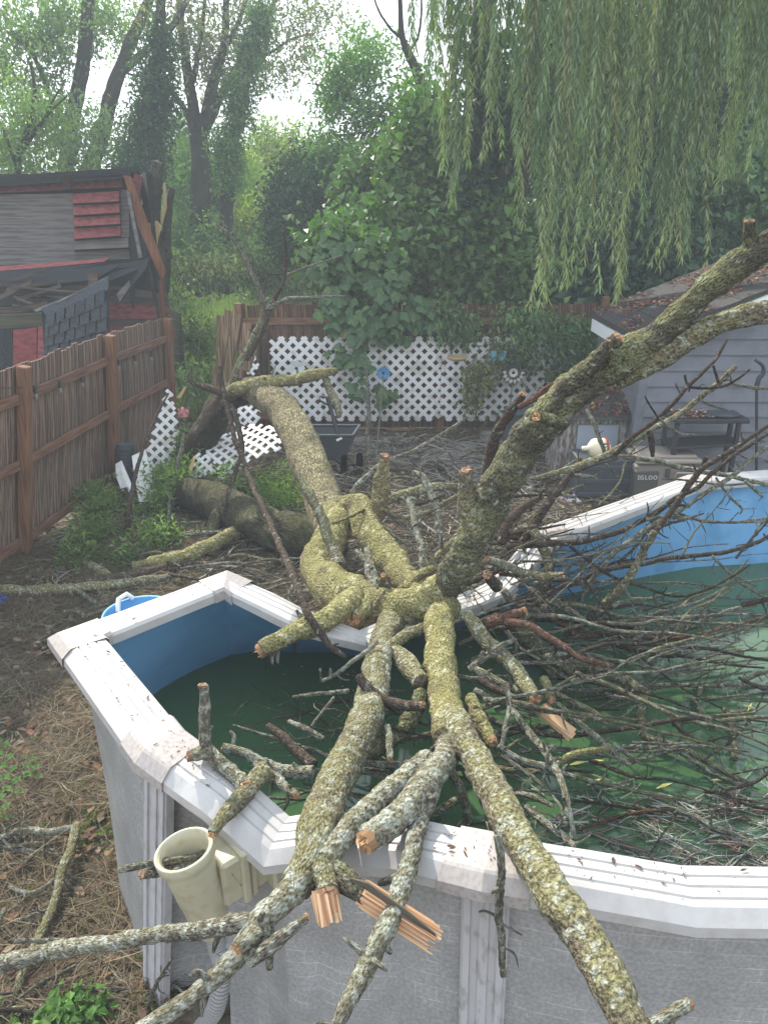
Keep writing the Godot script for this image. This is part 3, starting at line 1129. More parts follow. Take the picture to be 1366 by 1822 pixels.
func fences() -> void:
	# left fence: seen from its rail side, pushed over a little
	var o := thing("wooden_fence", "brown weathered board fence with three rails left of the pool", "fence", Vector3(-3.5, 0, -6.8))
	var foot := [Vector3(-3.86, 0, -4.6), Vector3(-3.51, 0, -6.78), Vector3(-3.26, 0, -8.68), Vector3(-3.03, 0, -10.53)]
	var head := [Vector3(-3.55, 1.83, -4.6), Vector3(-3.21, 1.82, -6.78), Vector3(-3.08, 1.79, -8.68), Vector3(-2.93, 1.72, -10.53)]
	rng.seed = 21
	for k in 3:
		var f0: Vector3 = foot[k]
		var f1: Vector3 = foot[k + 1]
		var cnt := int(f0.distance_to(f1) / 0.122)
		var side := Vector3(-0.055, 0, 0)
		for j in cnt:
			var u := (j + 0.5) / cnt
			var a := f0.lerp(f1, u) + side
			var t: Vector3 = head[k].lerp(head[k + 1], u) + side
			var up := (t - a)
			var d := (f1 - f0).normalized()
			var ln := up.length() + rng.randf_range(-0.015, 0.02)
			var z := d.cross(up).normalized()
			var b := Buf.new()
			var tone := rng.randf_range(0.72, 1.28)
			var warm := rng.randf_range(0.94, 1.06)
			var yy := up.normalized()
			var xx := yy.cross(z).normalized()
			b.box(Transform3D(Basis(xx, yy, z), a + yy * (ln / 2 + 0.05) + z * rng.randf_range(-0.004, 0.004)), Vector3(0.116, ln - 0.04, 0.018), Color(tone * warm, tone, tone / warm), 0.003)
			part("picket", b, M.fence_wood, o)
		for r in [0.09, 0.52, 0.86]:
			var a: Vector3 = foot[k].lerp(head[k], r)
			var c: Vector3 = foot[k + 1].lerp(head[k + 1], r)
			var sag := rng.randf_range(-0.02, 0.01)
			part("rail", plank(a + Vector3(0.0, sag, 0), c, 0.088, 0.042), M.fence_rail_wood, o)
	for k in 4:
		var up := (head[k] - foot[k] as Vector3)
		var b := Buf.new()
		var yy := up.normalized()
		var xx := Vector3(0.99, 0, 0.12)
		var zz := xx.cross(yy).normalized()
		b.box(Transform3D(Basis(yy.cross(zz).normalized(), yy, zz), foot[k] + up * 0.5 + Vector3(0.035, 0.01, 0)), Vector3(0.1, up.length() + 0.04, 0.1), Color.WHITE, 0.006)
		part("post", b, M.fence_post_wood, o)
	# back fence
	o = thing("wooden_fence", "dark brown board fence behind the white lattice at the back of the yard", "fence", Vector3(0.8, 0, -11.35))
	var xs := -2.05
	while xs < 4.5:
		var hh := 1.82 + rng.randf_range(-0.02, 0.02)
		var b := Buf.new()
		var tone := rng.randf_range(0.7, 1.2)
		b.box(at(Vector3(xs, hh / 2 + 0.02, -11.36), 0, 0, rng.randf_range(-0.008, 0.008)), Vector3(0.134, hh, 0.018), Color(tone * 0.62, tone * 0.48, tone * 0.42), 0.003)
		part("picket", b, M.fence_wood, o)
		xs += 0.14
	for r in [[0.2, 0.09], [1.6, 0.1]]:
		for q in [[-2.1, 0.3], [0.3, 2.4], [2.4, 4.5]]:
			part("rail", plank(Vector3(q[0], r[0], -11.325), Vector3(q[1] - 0.01, r[0] + 0.01, -11.325), r[1], 0.04), M.fence_rail_wood, o)
	for q in [[-2.08, 1.86], [0.85, 1.25], [3.15, 1.95]]:
		var b := Buf.new()
		b.box(at(Vector3(q[0], q[1] / 2, -11.29)), Vector3(0.1, q[1], 0.1), Color.WHITE, 0.006)
		part("post", b, M.fence_post_wood, o)
	# boards knocked loose at its left end
	o = thing("loose_fence_boards", "four split fence boards leaning at the broken left end of the back fence", "boards", Vector3(-2.3, 0, -11.2))
	for q in [[Vector3(-2.44, 0.705, -11), Vector3(-2.194, 1.774, -11.2)], [Vector3(-2.281, 0.728, -10.9), Vector3(-2.077, 1.718, -11.2)], [Vector3(-2.054, 0.831, -10.8), Vector3(-1.933, 1.608, -11.1)], [Vector3(-1.912, 1.031, -10.6), Vector3(-1.736, 1.491, -10.7)], [Vector3(-2.388, 0.682, -11.1), Vector3(-2.312, 1.705, -11.2)]]:
		part("board", plank(q[0], q[1], 0.02, 0.12, Color(1.25, 0.95, 0.75), Vector3(0, 0, 1)), M.fence_wood, o)
	# lattice on the back fence
	var p0 := Vector3(-1.636, 0.167, -11.1)
	var p1 := Vector3(2.908, 1.396, -11.1)
	var mid := Vector3(0.835, 0.167, -11.1)
	for q in [[p0.x, mid.x - 0.006, "left"], [mid.x + 0.006, p1.x, "right"]]:
		o = thing("lattice_screen", "white diagonal lattice panel on the back fence, %s" % ["behind the black cart" if q[2] == "left" else "half hidden under yellowing creeper"], "lattice", Vector3((q[0] + q[1]) / 2, p0.y, -11.2), 0.0, "white lattice panels along the back fence")
		lattice(o, PackedVector2Array([Vector2(q[0], p0.y), Vector2(q[1], p0.y), Vector2(q[1], p1.y), Vector2(q[0], p1.y)]), 0.165, 0.055, func(u: float, v: float, w: float) -> Vector3: return Vector3(u, v, -11.2 + w), M.white_plastic, 1)
	# torn pieces of lattice round the root of the fallen trunk
	lattice_bit("tall triangle of torn white lattice leaning on the left fence", [Vector3(-2.546, 1.236, -9.1), Vector3(-2.483, 0.606, -9), Vector3(-2.592, 0.243, -8.8), Vector3(-2.863, 0.205, -8.6), Vector3(-2.809, 0.471, -8.75), Vector3(-2.69, 0.829, -8.95)], 0.0, 0.12)
	lattice_bit("buckled white lattice lying under the dark thin branch", [Vector3(-1.694, 0.802, -9), Vector3(-1.519, 0.697, -9.05), Vector3(-1.204, 0.495, -8.9), Vector3(-1.205, 0.414, -8.6), Vector3(-1.588, 0.344, -8.5), Vector3(-1.87, 0.254, -8.4), Vector3(-2.148, 0.525, -8.8), Vector3(-1.955, 0.662, -9)], 0.12, 0.13)
	lattice_bit("small grey scrap of lattice beside an orange splinter on the ground", [Vector3(-2.199, 0.451, -8.7), Vector3(-2.046, 0.435, -8.6), Vector3(-1.932, 0.295, -8.4), Vector3(-2.243, 0.227, -8.4)], 0.0, 0.11)
	lattice_bit("narrow scrap of lattice standing by the loose fence boards", [Vector3(-1.985, 1.272, -10.9), Vector3(-1.884, 1.248, -10.9), Vector3(-1.751, 1.109, -10.8), Vector3(-1.793, 0.948, -10.7), Vector3(-1.933, 0.972, -10.7)], 0.0, 0.12)
	lattice_bit("crumpled lattice sheet under the trunk behind the buckled one", [Vector3(-1.8, 0.961, -9.4), Vector3(-1.624, 0.996, -9.4), Vector3(-1.481, 0.808, -9.3), Vector3(-1.547, 0.62, -9.2), Vector3(-1.856, 0.656, -9.2)], 0.1, 0.12)
	lattice_bit("strip of pale lattice lying flat on the bare soil below the fence", [Vector3(0.782, 0.06, -9.531), Vector3(1.798, 0.06, -9.484), Vector3(1.923, 0.06, -8.914), Vector3(1.76, 0.06, -8.289), Vector3(1.28, 0.06, -8.326), Vector3(0.813, 0.06, -8.997)], 0.0, 0.16, M.weed_cloth)
	# white boards in the weeds
	o = thing("white_board", "tall white rounded board standing in the weeds by the left fence", "board", Vector3(-2.735, 0, -8.037))
	var b := Buf.new()
	b.prism([Vector3(-2.845, 0.531, -8.3), Vector3(-2.706, 0.588, -8.35), Vector3(-2.628, 0.36, -8.25), Vector3(-2.587, 0.179, -8.1), Vector3(-2.613, 0.096, -8), Vector3(-2.708, 0.115, -7.95), Vector3(-2.792, 0.328, -8.15)], Vector3(0.0, 0.0, -0.03))
	part("sheet", b, M.white_plastic, o)
	o = thing("white_board", "smaller white broken board leaning left of the tall white one", "board", Vector3(-3.007, 0, -8.301))
	b = Buf.new()
	b.prism([Vector3(-3.041, 0.437, -8.3), Vector3(-2.972, 0.478, -8.3), Vector3(-2.849, 0.275, -8.15), Vector3(-2.777, 0.183, -8), Vector3(-2.944, 0.199, -8.1), Vector3(-3.017, 0.324, -8.2)], Vector3(0.0, 0.0, -0.02))
	part("sheet", b, M.white_plastic, o)


func lattice_bit(label: String, px: Array, curl: float, pitch: float, material: Material = null) -> void:
	var c := Vector3.ZERO
	for p in px:
		c += p
	c /= px.size()
	var nn := Vector3.ZERO
	for k in px.size():
		nn += (px[k] - c).cross(px[(k + 1) % px.size()] - c)
	nn = nn.normalized()
	if nn.z + nn.y < 0:
		nn = -nn
	var x := Vector3.RIGHT.slide(nn).normalized()
	var y := nn.cross(x)
	var poly := PackedVector2Array()
	for p in px:
		poly.append(Vector2((p - c).dot(x), (p - c).dot(y)))
	if Geometry2D.is_polygon_clockwise(poly):
		poly.reverse()
	var o := thing("lattice_piece", label, "lattice", c)
	lattice(o, poly, pitch * 1.1, 0.042, func(u: float, v: float, w: float) -> Vector3: return c + x * u + y * v + nn * (w + curl * sin(u * 4.0) + curl * 0.5 * cos(v * 5.0 + 1.0)), material if material else M.white_plastic, 4, 0.005)


func slab(o: Node3D, called: String, material: Material, px: Array, thick := 0.03, col := Color.WHITE) -> void:
	var b := Buf.new()
	b.prism(px, Vector3(0, 0, -thick), col)
	part(called, b, material, o)


func shed() -> void:
	var o := thing("burnt_shed", "collapsing red shed with charred roof and grey boards behind the left fence", "shed", Vector3(-4.6, 0, -12.2))
	# upper wall: weathered sheet, red boards
	slab(o, "plywood_sheet", M.old_boards, [Vector3(-6.024, 3.285, -12), Vector3(-4.471, 3.315, -12), Vector3(-4.588, 2.365, -12), Vector3(-6.221, 2.31, -12)], 0.02, Color(1.0, 1.0, 1.05))
	for k in 5:
		var y0 := 325.0 + k * 25.0
		var a := k * 26.0
	slab(o, "red_board", M.red_boards, [Vector3(-6.009, 3.48, -12.1), Vector3(-3.778, 3.539, -12.1), Vector3(-3.757, 3.397, -12), Vector3(-6.01, 3.3, -12)], 0.03, Color(1.5, 1.4, 1.4))
	slab(o, "red_board", M.red_boards, [Vector3(-4.487, 3.308, -12), Vector3(-3.815, 3.346, -12), Vector3(-3.796, 3.21, -11.9), Vector3(-4.464, 3.18, -11.9)], 0.03, Color(1.15, 1.1, 1.1))
	slab(o, "red_board", M.red_boards, [Vector3(-4.502, 3.15, -12), Vector3(-3.828, 3.18, -12), Vector3(-3.807, 3.059, -11.9), Vector3(-4.48, 3.021, -11.9)], 0.03)
	slab(o, "red_board", M.red_boards, [Vector3(-4.518, 2.989, -12), Vector3(-3.84, 3.028, -12), Vector3(-3.818, 2.907, -11.9), Vector3(-4.494, 2.868, -11.9)], 0.03, Color(1.1, 1.05, 1.0))
	slab(o, "red_board", M.red_boards, [Vector3(-4.533, 2.835, -12), Vector3(-3.851, 2.874, -12), Vector3(-3.831, 2.745, -11.9), Vector3(-4.512, 2.699, -11.9)], 0.03, Color(0.9, 0.9, 0.9))
	slab(o, "grey_board", M.old_boards, [Vector3(-4.55, 2.664, -12), Vector3(-3.756, 2.71, -12), Vector3(-3.736, 2.582, -11.9), Vector3(-4.534, 2.55, -11.9)], 0.03, Color(0.9, 0.85, 0.8))
	slab(o, "grey_board", M.old_boards, [Vector3(-4.573, 2.514, -12), Vector3(-3.768, 2.545, -12), Vector3(-3.763, 2.413, -12), Vector3(-4.579, 2.373, -12)], 0.03, Color(0.75, 0.75, 0.75))
	slab(o, "grey_board", M.old_boards, [Vector3(-3.815, 3.361, -12.1), Vector3(-3.7, 3.369, -12.1), Vector3(-3.74, 2.719, -12), Vector3(-3.857, 2.711, -12)], 0.02, Color(0.95, 0.9, 0.9))
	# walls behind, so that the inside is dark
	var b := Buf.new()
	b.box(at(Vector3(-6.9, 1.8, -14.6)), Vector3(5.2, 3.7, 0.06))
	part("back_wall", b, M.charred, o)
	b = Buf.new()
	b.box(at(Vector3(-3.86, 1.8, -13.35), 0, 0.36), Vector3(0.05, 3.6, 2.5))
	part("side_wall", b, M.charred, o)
	b = Buf.new()
	b.prism([Vector3(-6.049, 3.445, -11.8), Vector3(-6.011, 3.502, -11.8), Vector3(-4.184, 3.61, -11.8), Vector3(-3.472, 3.653, -11.8), Vector3(-3.438, 3.605, -11.8), Vector3(-3.54, 3.539, -11.8), Vector3(-4.455, 3.503, -11.8)], Vector3(-0.75, -0.15, -2.9))
	part("roof", b, M.charred, o)
	slab(o, "roof_edge_board", M.charred, [Vector3(-6.04, 3.437, -11.8), Vector3(-3.507, 3.568, -11.8), Vector3(-3.513, 3.517, -11.8), Vector3(-6.055, 3.364, -11.8)], 0.05, Color(1.6, 1.4, 1.3))
	slab(o, "eave_bracket", M.old_boards, [Vector3(-4.488, 3.544, -11.7), Vector3(-4.393, 3.551, -11.7), Vector3(-4.469, 3.359, -11.9), Vector3(-4.542, 3.359, -11.9)], 0.05, Color(0.5, 0.4, 0.35))
	# corner: red brown board and pale lath hanging off
	slab(o, "hanging_board", M.fence_post_wood, [Vector3(-3.596, 3.541, -11.6), Vector3(-3.504, 3.526, -11.6), Vector3(-3.291, 2.977, -11.4), Vector3(-3.06, 2.278, -11.3), Vector3(-3.136, 2.164, -11.3), Vector3(-3.448, 2.903, -11.5)], 0.04, Color(0.85, 0.7, 0.65))
	slab(o, "pale_lath", M.old_boards, [Vector3(-3.551, 3.339, -11.5), Vector3(-3.507, 3.317, -11.5), Vector3(-3.406, 2.475, -11.4), Vector3(-3.455, 2.46, -11.4)], 0.03, Color(1.9, 1.7, 1.6))
	slab(o, "corner_post", M.charred, [Vector3(-3.633, 3.359, -11.9), Vector3(-3.495, 3.307, -11.9), Vector3(-3.492, 2.349, -11.9), Vector3(-3.719, 2.388, -11.9)], 0.05, Color(1.5, 1.3, 1.2))
	slab(o, "broken_end", M.red_boards, [Vector3(-3.548, 3.599, -11.8), Vector3(-3.39, 3.526, -11.8), Vector3(-3.468, 3.269, -11.8), Vector3(-3.539, 3.343, -11.8)], 0.04, Color(0.5, 0.5, 0.5))
	# the lower roof, burnt down to strips
	slab(o, "red_ledge", M.red_boards, [Vector3(-5.864, 2.331, -11.3), Vector3(-4.43, 2.421, -11.3), Vector3(-3.833, 2.473, -11.3), Vector3(-3.884, 2.428, -11.2), Vector3(-4.556, 2.368, -11.2), Vector3(-5.826, 2.271, -11.2)], 0.08, Color(1.3, 1.2, 1.1))
	for q in [[Vector3(-5.775, 2.272, -11.1), Vector3(-3.847, 2.413, -11.2), Vector3(-3.357, 2.444, -11.3), Vector3(-3.287, 2.398, -11.2), Vector3(-4.106, 2.28, -11), Vector3(-5.692, 2.185, -10.9)], [Vector3(-5.642, 2.187, -10.8), Vector3(-4.529, 2.274, -10.9), Vector3(-3.63, 2.383, -11), Vector3(-3.89, 2.224, -10.8), Vector3(-4.693, 2.16, -10.7), Vector3(-5.605, 2.117, -10.7)], [Vector3(-4.079, 2.215, -10.9), Vector3(-3.256, 2.42, -11.1), Vector3(-3.327, 2.354, -11), Vector3(-3.902, 2.136, -10.8)]]:
		slab(o, "charred_roofing", M.charred, q, 0.12)
	for q in [[Vector3(-5.392, 2.184, -10.6), Vector3(-4.634, 2.256, -10.6), Vector3(-4.624, 2.227, -10.6), Vector3(-5.401, 2.141, -10.6)], [Vector3(-5.004, 2.146, -10.6), Vector3(-4.341, 2.227, -10.6), Vector3(-4.346, 2.199, -10.6), Vector3(-4.988, 2.108, -10.5)]]:
		slab(o, "burnt_batten", M.old_boards, q, 0.04, Color(0.45, 0.32, 0.26))
	slab(o, "rafter", M.old_boards, [Vector3(-5.184, 1.997, -10.4), Vector3(-4.674, 2.242, -10.6), Vector3(-4.659, 2.199, -10.6), Vector3(-5.197, 1.926, -10.4)], 0.05, Color(0.75, 0.68, 0.62))
	slab(o, "cross_beam", M.old_boards, [Vector3(-5.605, 2.117, -10.7), Vector3(-4.011, 2.156, -10.9), Vector3(-4.027, 2.045, -10.9), Vector3(-5.631, 1.992, -10.7)], 0.08, Color(0.5, 0.46, 0.42))
	slab(o, "short_post", M.old_boards, [Vector3(-3.985, 2.304, -10.8), Vector3(-3.853, 2.325, -10.8), Vector3(-3.872, 2.136, -10.8), Vector3(-4.003, 2.121, -10.8)], 0.08, Color(0.8, 0.6, 0.5))
	slab(o, "lower_beam", M.old_boards, [Vector3(-5.445, 1.916, -10.3), Vector3(-4.785, 1.916, -10.3), Vector3(-4.406, 1.995, -10.3), Vector3(-4.371, 1.938, -10.3), Vector3(-4.795, 1.859, -10.3), Vector3(-5.459, 1.845, -10.3)], 0.06, Color(0.6, 0.5, 0.42))
	slab(o, "mossy_beam", M.old_boards, [Vector3(-5.412, 1.829, -10.2), Vector3(-4.417, 1.858, -10.2), Vector3(-4.353, 1.801, -10.2), Vector3(-4.386, 1.686, -10.2), Vector3(-5.447, 1.657, -10.2)], 0.1, Color(0.55, 0.55, 0.38))
	# loose battens and laths fallen through the lower roof
	rng.seed = 66
	for k in 16:
		var p := Vector3(rng.randf_range(-5.4, -4.6), rng.randf_range(1.75, 2.3), rng.randf_range(-10.4, -11.4))
		var a := rng.randf_range(-0.5, 0.35)
		var l := rng.randf_range(0.3, 1.0)
		part("loose_batten", plank(p, p + Vector3(cos(a) * l, sin(a) * l, rng.randf_range(-0.2, 0.2)), rng.randf_range(0.025, 0.07), 0.02, Color(1, 0.9, 0.85) * rng.randf_range(0.3, 1.5)), M.old_boards, o)
	# the tilted piece of shingled roof, shingle by shingle
	slab(o, "roof_deck", M.charred, [Vector3(-4.336, 1.895, -10), Vector3(-3.498, 2.326, -10.1), Vector3(-3.541, 1.427, -10), Vector3(-4.362, 1.315, -9.92)], 0.06)
	slab(o, "ridge_strip", M.slate, [Vector3(-4.312, 1.953, -9.95), Vector3(-3.476, 2.311, -10.1), Vector3(-3.464, 2.173, -10), Vector3(-4.237, 1.856, -9.9)], 0.05, Color(1.1, 1.1, 1.15))
	slab(o, "split_edge", M.old_boards, [Vector3(-4.428, 1.928, -9.98), Vector3(-3.984, 2.091, -10), Vector3(-3.469, 2.336, -10.1), Vector3(-3.48, 2.304, -10.1), Vector3(-4.035, 2.053, -9.97), Vector3(-4.376, 1.911, -9.95)], 0.05, Color(1.7, 1.5, 1.4))
	rng.seed = 5
	var q00 := Vector3(-4.236, 1.862, -9.9)
	var q10 := Vector3(-3.467, 2.202, -9.98)
	var q01 := Vector3(-4.345, 1.269, -9.86)
	var q11 := Vector3(-3.522, 1.396, -9.95)
	for r in 5:
		var cols := 6
		for c in range(-1, cols):
			var u0 := clampf((c + 0.45 * (r % 2) + rng.randf_range(-0.06, 0.06)) / cols, 0.0, 1.0)
			var u1 := clampf((c + 1.0 + 0.45 * (r % 2) + rng.randf_range(-0.03, 0.03)) / cols - 0.022, 0.0, 1.0)
			if u1 - u0 < 0.03:
				continue
			var v0 := r / 5.0
			var v1 := (r + 1.12 + rng.randf_range(-0.05, 0.08)) / 5.0
			var f := []
			for uv in [Vector2(u0, v0), Vector2(u1, v0), Vector2(u1, v1), Vector2(u0, v1)]:
				var p := q00.lerp(q10, uv.x).lerp(q01.lerp(q11, uv.x), uv.y)
				f.append(p + Vector3(0, 0, 0.012 + 0.14 * (uv.y - v0) + rng.randf_range(0, 0.012)))
			var tone := rng.randf_range(0.6, 1.7)
			slab(o, "shingle", M.slate, f, 0.012, Color(tone, tone, tone * 1.04))
	# red door below, right hand lower wall
	slab(o, "door", M.red_boards, [Vector3(-4.786, 1.658, -10.1), Vector3(-4.476, 1.687, -10.1), Vector3(-4.524, 1.154, -10), Vector3(-4.843, 1.095, -10)], 0.05, Color(0.85, 0.7, 0.7))
	slab(o, "door_edge", M.red_boards, [Vector3(-4.457, 1.7, -10.1), Vector3(-4.362, 1.707, -10.1), Vector3(-4.398, 1.198, -9.96), Vector3(-4.501, 1.147, -9.96)], 0.05, Color(1.7, 1.5, 1.4))
	slab(o, "door_frame", M.charred, [Vector3(-4.912, 1.655, -10.1), Vector3(-4.794, 1.662, -10.1), Vector3(-4.843, 1.095, -10), Vector3(-4.963, 1.08, -10)], 0.06, Color(2, 2, 2))
	for k in 7:
		var t := k / 7.0
		var e := (k + 0.93) / 7.0
		var l0 := Vector3(-4.042, 2.074, -11.6).lerp(Vector3(-4.122, 1.232, -11.6), t)
		var l1 := Vector3(-4.042, 2.074, -11.6).lerp(Vector3(-4.122, 1.232, -11.6), e)
		var r0 := Vector3(-3.163, 1.945, -11.6).lerp(Vector3(-3.11, 1.329, -11.6), t)
		var r1 := Vector3(-3.163, 1.945, -11.6).lerp(Vector3(-3.11, 1.329, -11.6), e)
		var red := k in [2, 3, 5, 6]
		slab(o, "lower_board", M.red_boards if red else M.old_boards, [l0 + Vector3(0, 0, -0.02), r0 + Vector3(0, 0, -0.02), r1, l1], 0.03, Color(1.1, 1.05, 1.05) if red else Color(0.62, 0.52, 0.48))
	for k in 9:
		var t := k / 9.0
		var e := (k + 0.92) / 9.0
		var l0 := Vector3(-3.135, 1.752, -11.5).lerp(Vector3(-3.122, 0.66, -11.2), t)
		var l1 := Vector3(-3.135, 1.752, -11.5).lerp(Vector3(-3.122, 0.66, -11.2), e)
		var r0 := Vector3(-3.169, 1.566, -12.3).lerp(Vector3(-3.105, 0.479, -12), t)
		var r1 := Vector3(-3.169, 1.566, -12.3).lerp(Vector3(-3.105, 0.479, -12), e)
		slab(o, "mossy_board", M.old_boards, [l0, r0, r1, l1], 0.03, Color(0.62, 0.68, 0.5) * rng.randf_range(0.8, 1.15))
	slab(o, "red_upright", M.fence_post_wood, [Vector3(-3.147, 2.173, -11.2), Vector3(-3.084, 2.173, -11.2), Vector3(-3.139, 1.356, -11.2), Vector3(-3.212, 1.356, -11.2)], 0.06, Color(0.7, 0.6, 0.6))
	slab(o, "broken_rafter", M.charred, [Vector3(-3.223, 2.47, -10.9), Vector3(-3.166, 2.506, -10.9), Vector3(-3.173, 2.39, -10.8), Vector3(-3.527, 1.952, -10.6), Vector3(-3.586, 2.025, -10.6), Vector3(-3.39, 2.218, -10.7)], 0.06, Color(2.2, 1.9, 1.7))
	slab(o, "pale_break", M.old_boards, [Vector3(-3.56, 2.057, -10.6), Vector3(-3.407, 2.222, -10.7), Vector3(-3.392, 2.164, -10.7), Vector3(-3.529, 1.957, -10.6)], 0.03, Color(1.2, 1.1, 1.0))
	slab(o, "charred_strip", M.charred, [Vector3(-3.451, 2.278, -10.8), Vector3(-3.349, 2.307, -10.8), Vector3(-3.388, 1.989, -10.8), Vector3(-3.43, 1.825, -10.8), Vector3(-3.452, 2.026, -10.8)], 0.03)
	slab(o, "thin_brace", M.charred, [Vector3(-3.261, 2.368, -11.1), Vector3(-3.221, 2.383, -11.1), Vector3(-3.118, 1.584, -11), Vector3(-3.151, 1.568, -11)], 0.04, Color(1.8, 1.6, 1.5))


func garage() -> void:
	var o := thing("garden_garage", "small grey-blue sided garage with white gable trim right of the pool", "garage", Vector3(4.6, 0, -10.0))
	var x0 := 2.93
	var zf := -8.7
	rng.seed = 77
	for k in 17:
		var y0 := k * 0.178
		var y1 := y0 + 0.174
		var xa := x0 + 0.06
		if y1 > 1.72:
			xa = maxf(xa, x0 - 0.1 + (y1 - 1.7) / 0.408)
		if xa > 6.8:
			continue
		var b := Buf.new()
		var f := [Vector3(xa, y0, zf + 0.034), Vector3(7.0, y0, zf + 0.034), Vector3(7.0, y1, zf + 0.004), Vector3(xa, y1, zf + 0.004)]
		b.quad(f[0], f[1], f[2], f[3])
		b.quad(Vector3(xa, y0, zf - 0.01), Vector3(7.0, y0, zf - 0.01), f[1], f[0])
		b.quad(Vector3(xa, y0, zf - 0.01), f[0], f[3], Vector3(xa, y1, zf - 0.01))
		part("siding_board", b, M.siding, o)
	var b := Buf.new()
	b.box(at(Vector3(x0 + 0.02, 0.86, zf + 0.005)), Vector3(0.1, 1.72, 0.05), Color(1.15, 1.15, 1.12), 0.006)
	part("corner_trim", b, M.siding, o)
	b = Buf.new()
	b.box(at(Vector3(x0 + 0.03, 0.88, -9.7)), Vector3(0.06, 1.76, 1.9))
	b.box(at(Vector3(5.0, 0.88, zf - 0.06)), Vector3(3.9, 1.74, 0.06))
	b.box(at(Vector3(5.0, 0.88, -10.6)), Vector3(3.9, 1.74, 0.06))
	part("side_wall", b, M.siding, o)
	# roof: two slopes, front edge trimmed white
	var e0 := Vector3(2.8, 1.74, -8.5)
	var rg := Vector3(5.2, 2.72, -8.5)
	var back := Vector3(0, 0, -2.2)
	b = Buf.new()
	b.prism([e0 + Vector3(0, 0.06, 0), rg + Vector3(0, 0.06, 0), rg + Vector3(0, 0.01, 0), e0 + Vector3(0, 0.01, 0)], back)
	b.prism([rg + Vector3(0, 0.06, 0), Vector3(7.4, 1.8, -8.5), Vector3(7.4, 1.75, -8.5), rg + Vector3(0, 0.01, 0)], back)
	var roof := part("roof", b, M.roof_shingle, o)
	for r in 7:
		b = Buf.new()
		var u := r / 7.0
		var a := e0.lerp(rg, u) + Vector3(0, 0.072, 0.01)
		var c := e0.lerp(rg, u + 0.15) + Vector3(0, 0.064, 0.01)
		b.prism([a, c, c + back, a + back], Vector3(0, -0.01, 0), g(rng.randf_range(0.8, 1.2)))
		part("shingle_course", b, M.roof_shingle, roof)
	b = Buf.new()
	b.prism([e0 + Vector3(0, 0.0, 0.012), rg + Vector3(0, 0.0, 0.012), rg + Vector3(0, -0.19, 0.012), e0 + Vector3(0.02, -0.19, 0.012)], Vector3(0, 0, -0.03))
	b.prism([rg + Vector3(0.005, 0.0, 0.012), Vector3(7.4, 1.74, -8.488), Vector3(7.4, 1.55, -8.488), rg + Vector3(0.005, -0.19, 0.012)], Vector3(0, 0, -0.03))
	part("white_fascia", b, M.white_paint, o)
	b = Buf.new()
	b.prism([e0 + Vector3(0, 0.0, 0.03), rg + Vector3(0, 0.0, 0.03), rg + Vector3(0, -0.05, 0.03), e0 + Vector3(0, -0.05, 0.03)], Vector3(0, 0, -0.014))
	part("drip_edge", b, M.white_paint, o)
	b = Buf.new()
	b.prism([e0 + Vector3(0.0, 0.0, -0.02), e0 + Vector3(0.0, -0.16, -0.02), e0 + Vector3(0.0, -0.16, -2.1), e0 + Vector3(0, 0, -2.1)], Vector3(0.02, 0, 0))
	part("eave_board", b, M.white_paint, o)
	var buf := PackedFloat32Array()
	for k in 3000:
		var u := rng.randf()
		var w := rng.randf()
		var p := e0.lerp(rg, u) + back * w + Vector3(0, 0.085 + rng.randf() * 0.02, 0)
		if fn.get_noise_2d(p.x * 6.0, p.z * 6.0) < -0.05:
			continue
		put(buf, Basis.from_euler(Vector3(rng.randf_range(-0.5, 0.5), rng.randf() * TAU, rng.randf_range(-0.2, 0.9))) * Basis.from_scale(Vector3.ONE * rng.randf_range(0.025, 0.06)), p, [Color(0.2, 0.07, 0.05), Color(0.26, 0.12, 0.06), Color(0.14, 0.06, 0.05), Color(0.3, 0.2, 0.11)][rng.randi() % 4])
	scatter(self, "fallen_leaves", litter_leaf(), buf)


var _litter: ArrayMesh


func litter_leaf() -> ArrayMesh:
	if _litter == null:
		var b := Buf.new()
		var p := [Vector3(0, 0, -0.5), Vector3(0.28, 0.1, -0.1), Vector3(0.2, 0.03, 0.3), Vector3(0, 0.08, 0.55), Vector3(-0.22, 0.12, 0.25), Vector3(-0.3, 0.06, -0.15)]
		for k in 6:
			b.face(Vector3(0, 0, 0), p[(k + 1) % 6], p[k])
		_litter = b.mesh(M.dry)
	return _litter


func tree(label: String, category: String, base: Vector3, called := "tree", group := "") -> Node3D:
	return thing(called, label, category, base, 0.0, group)


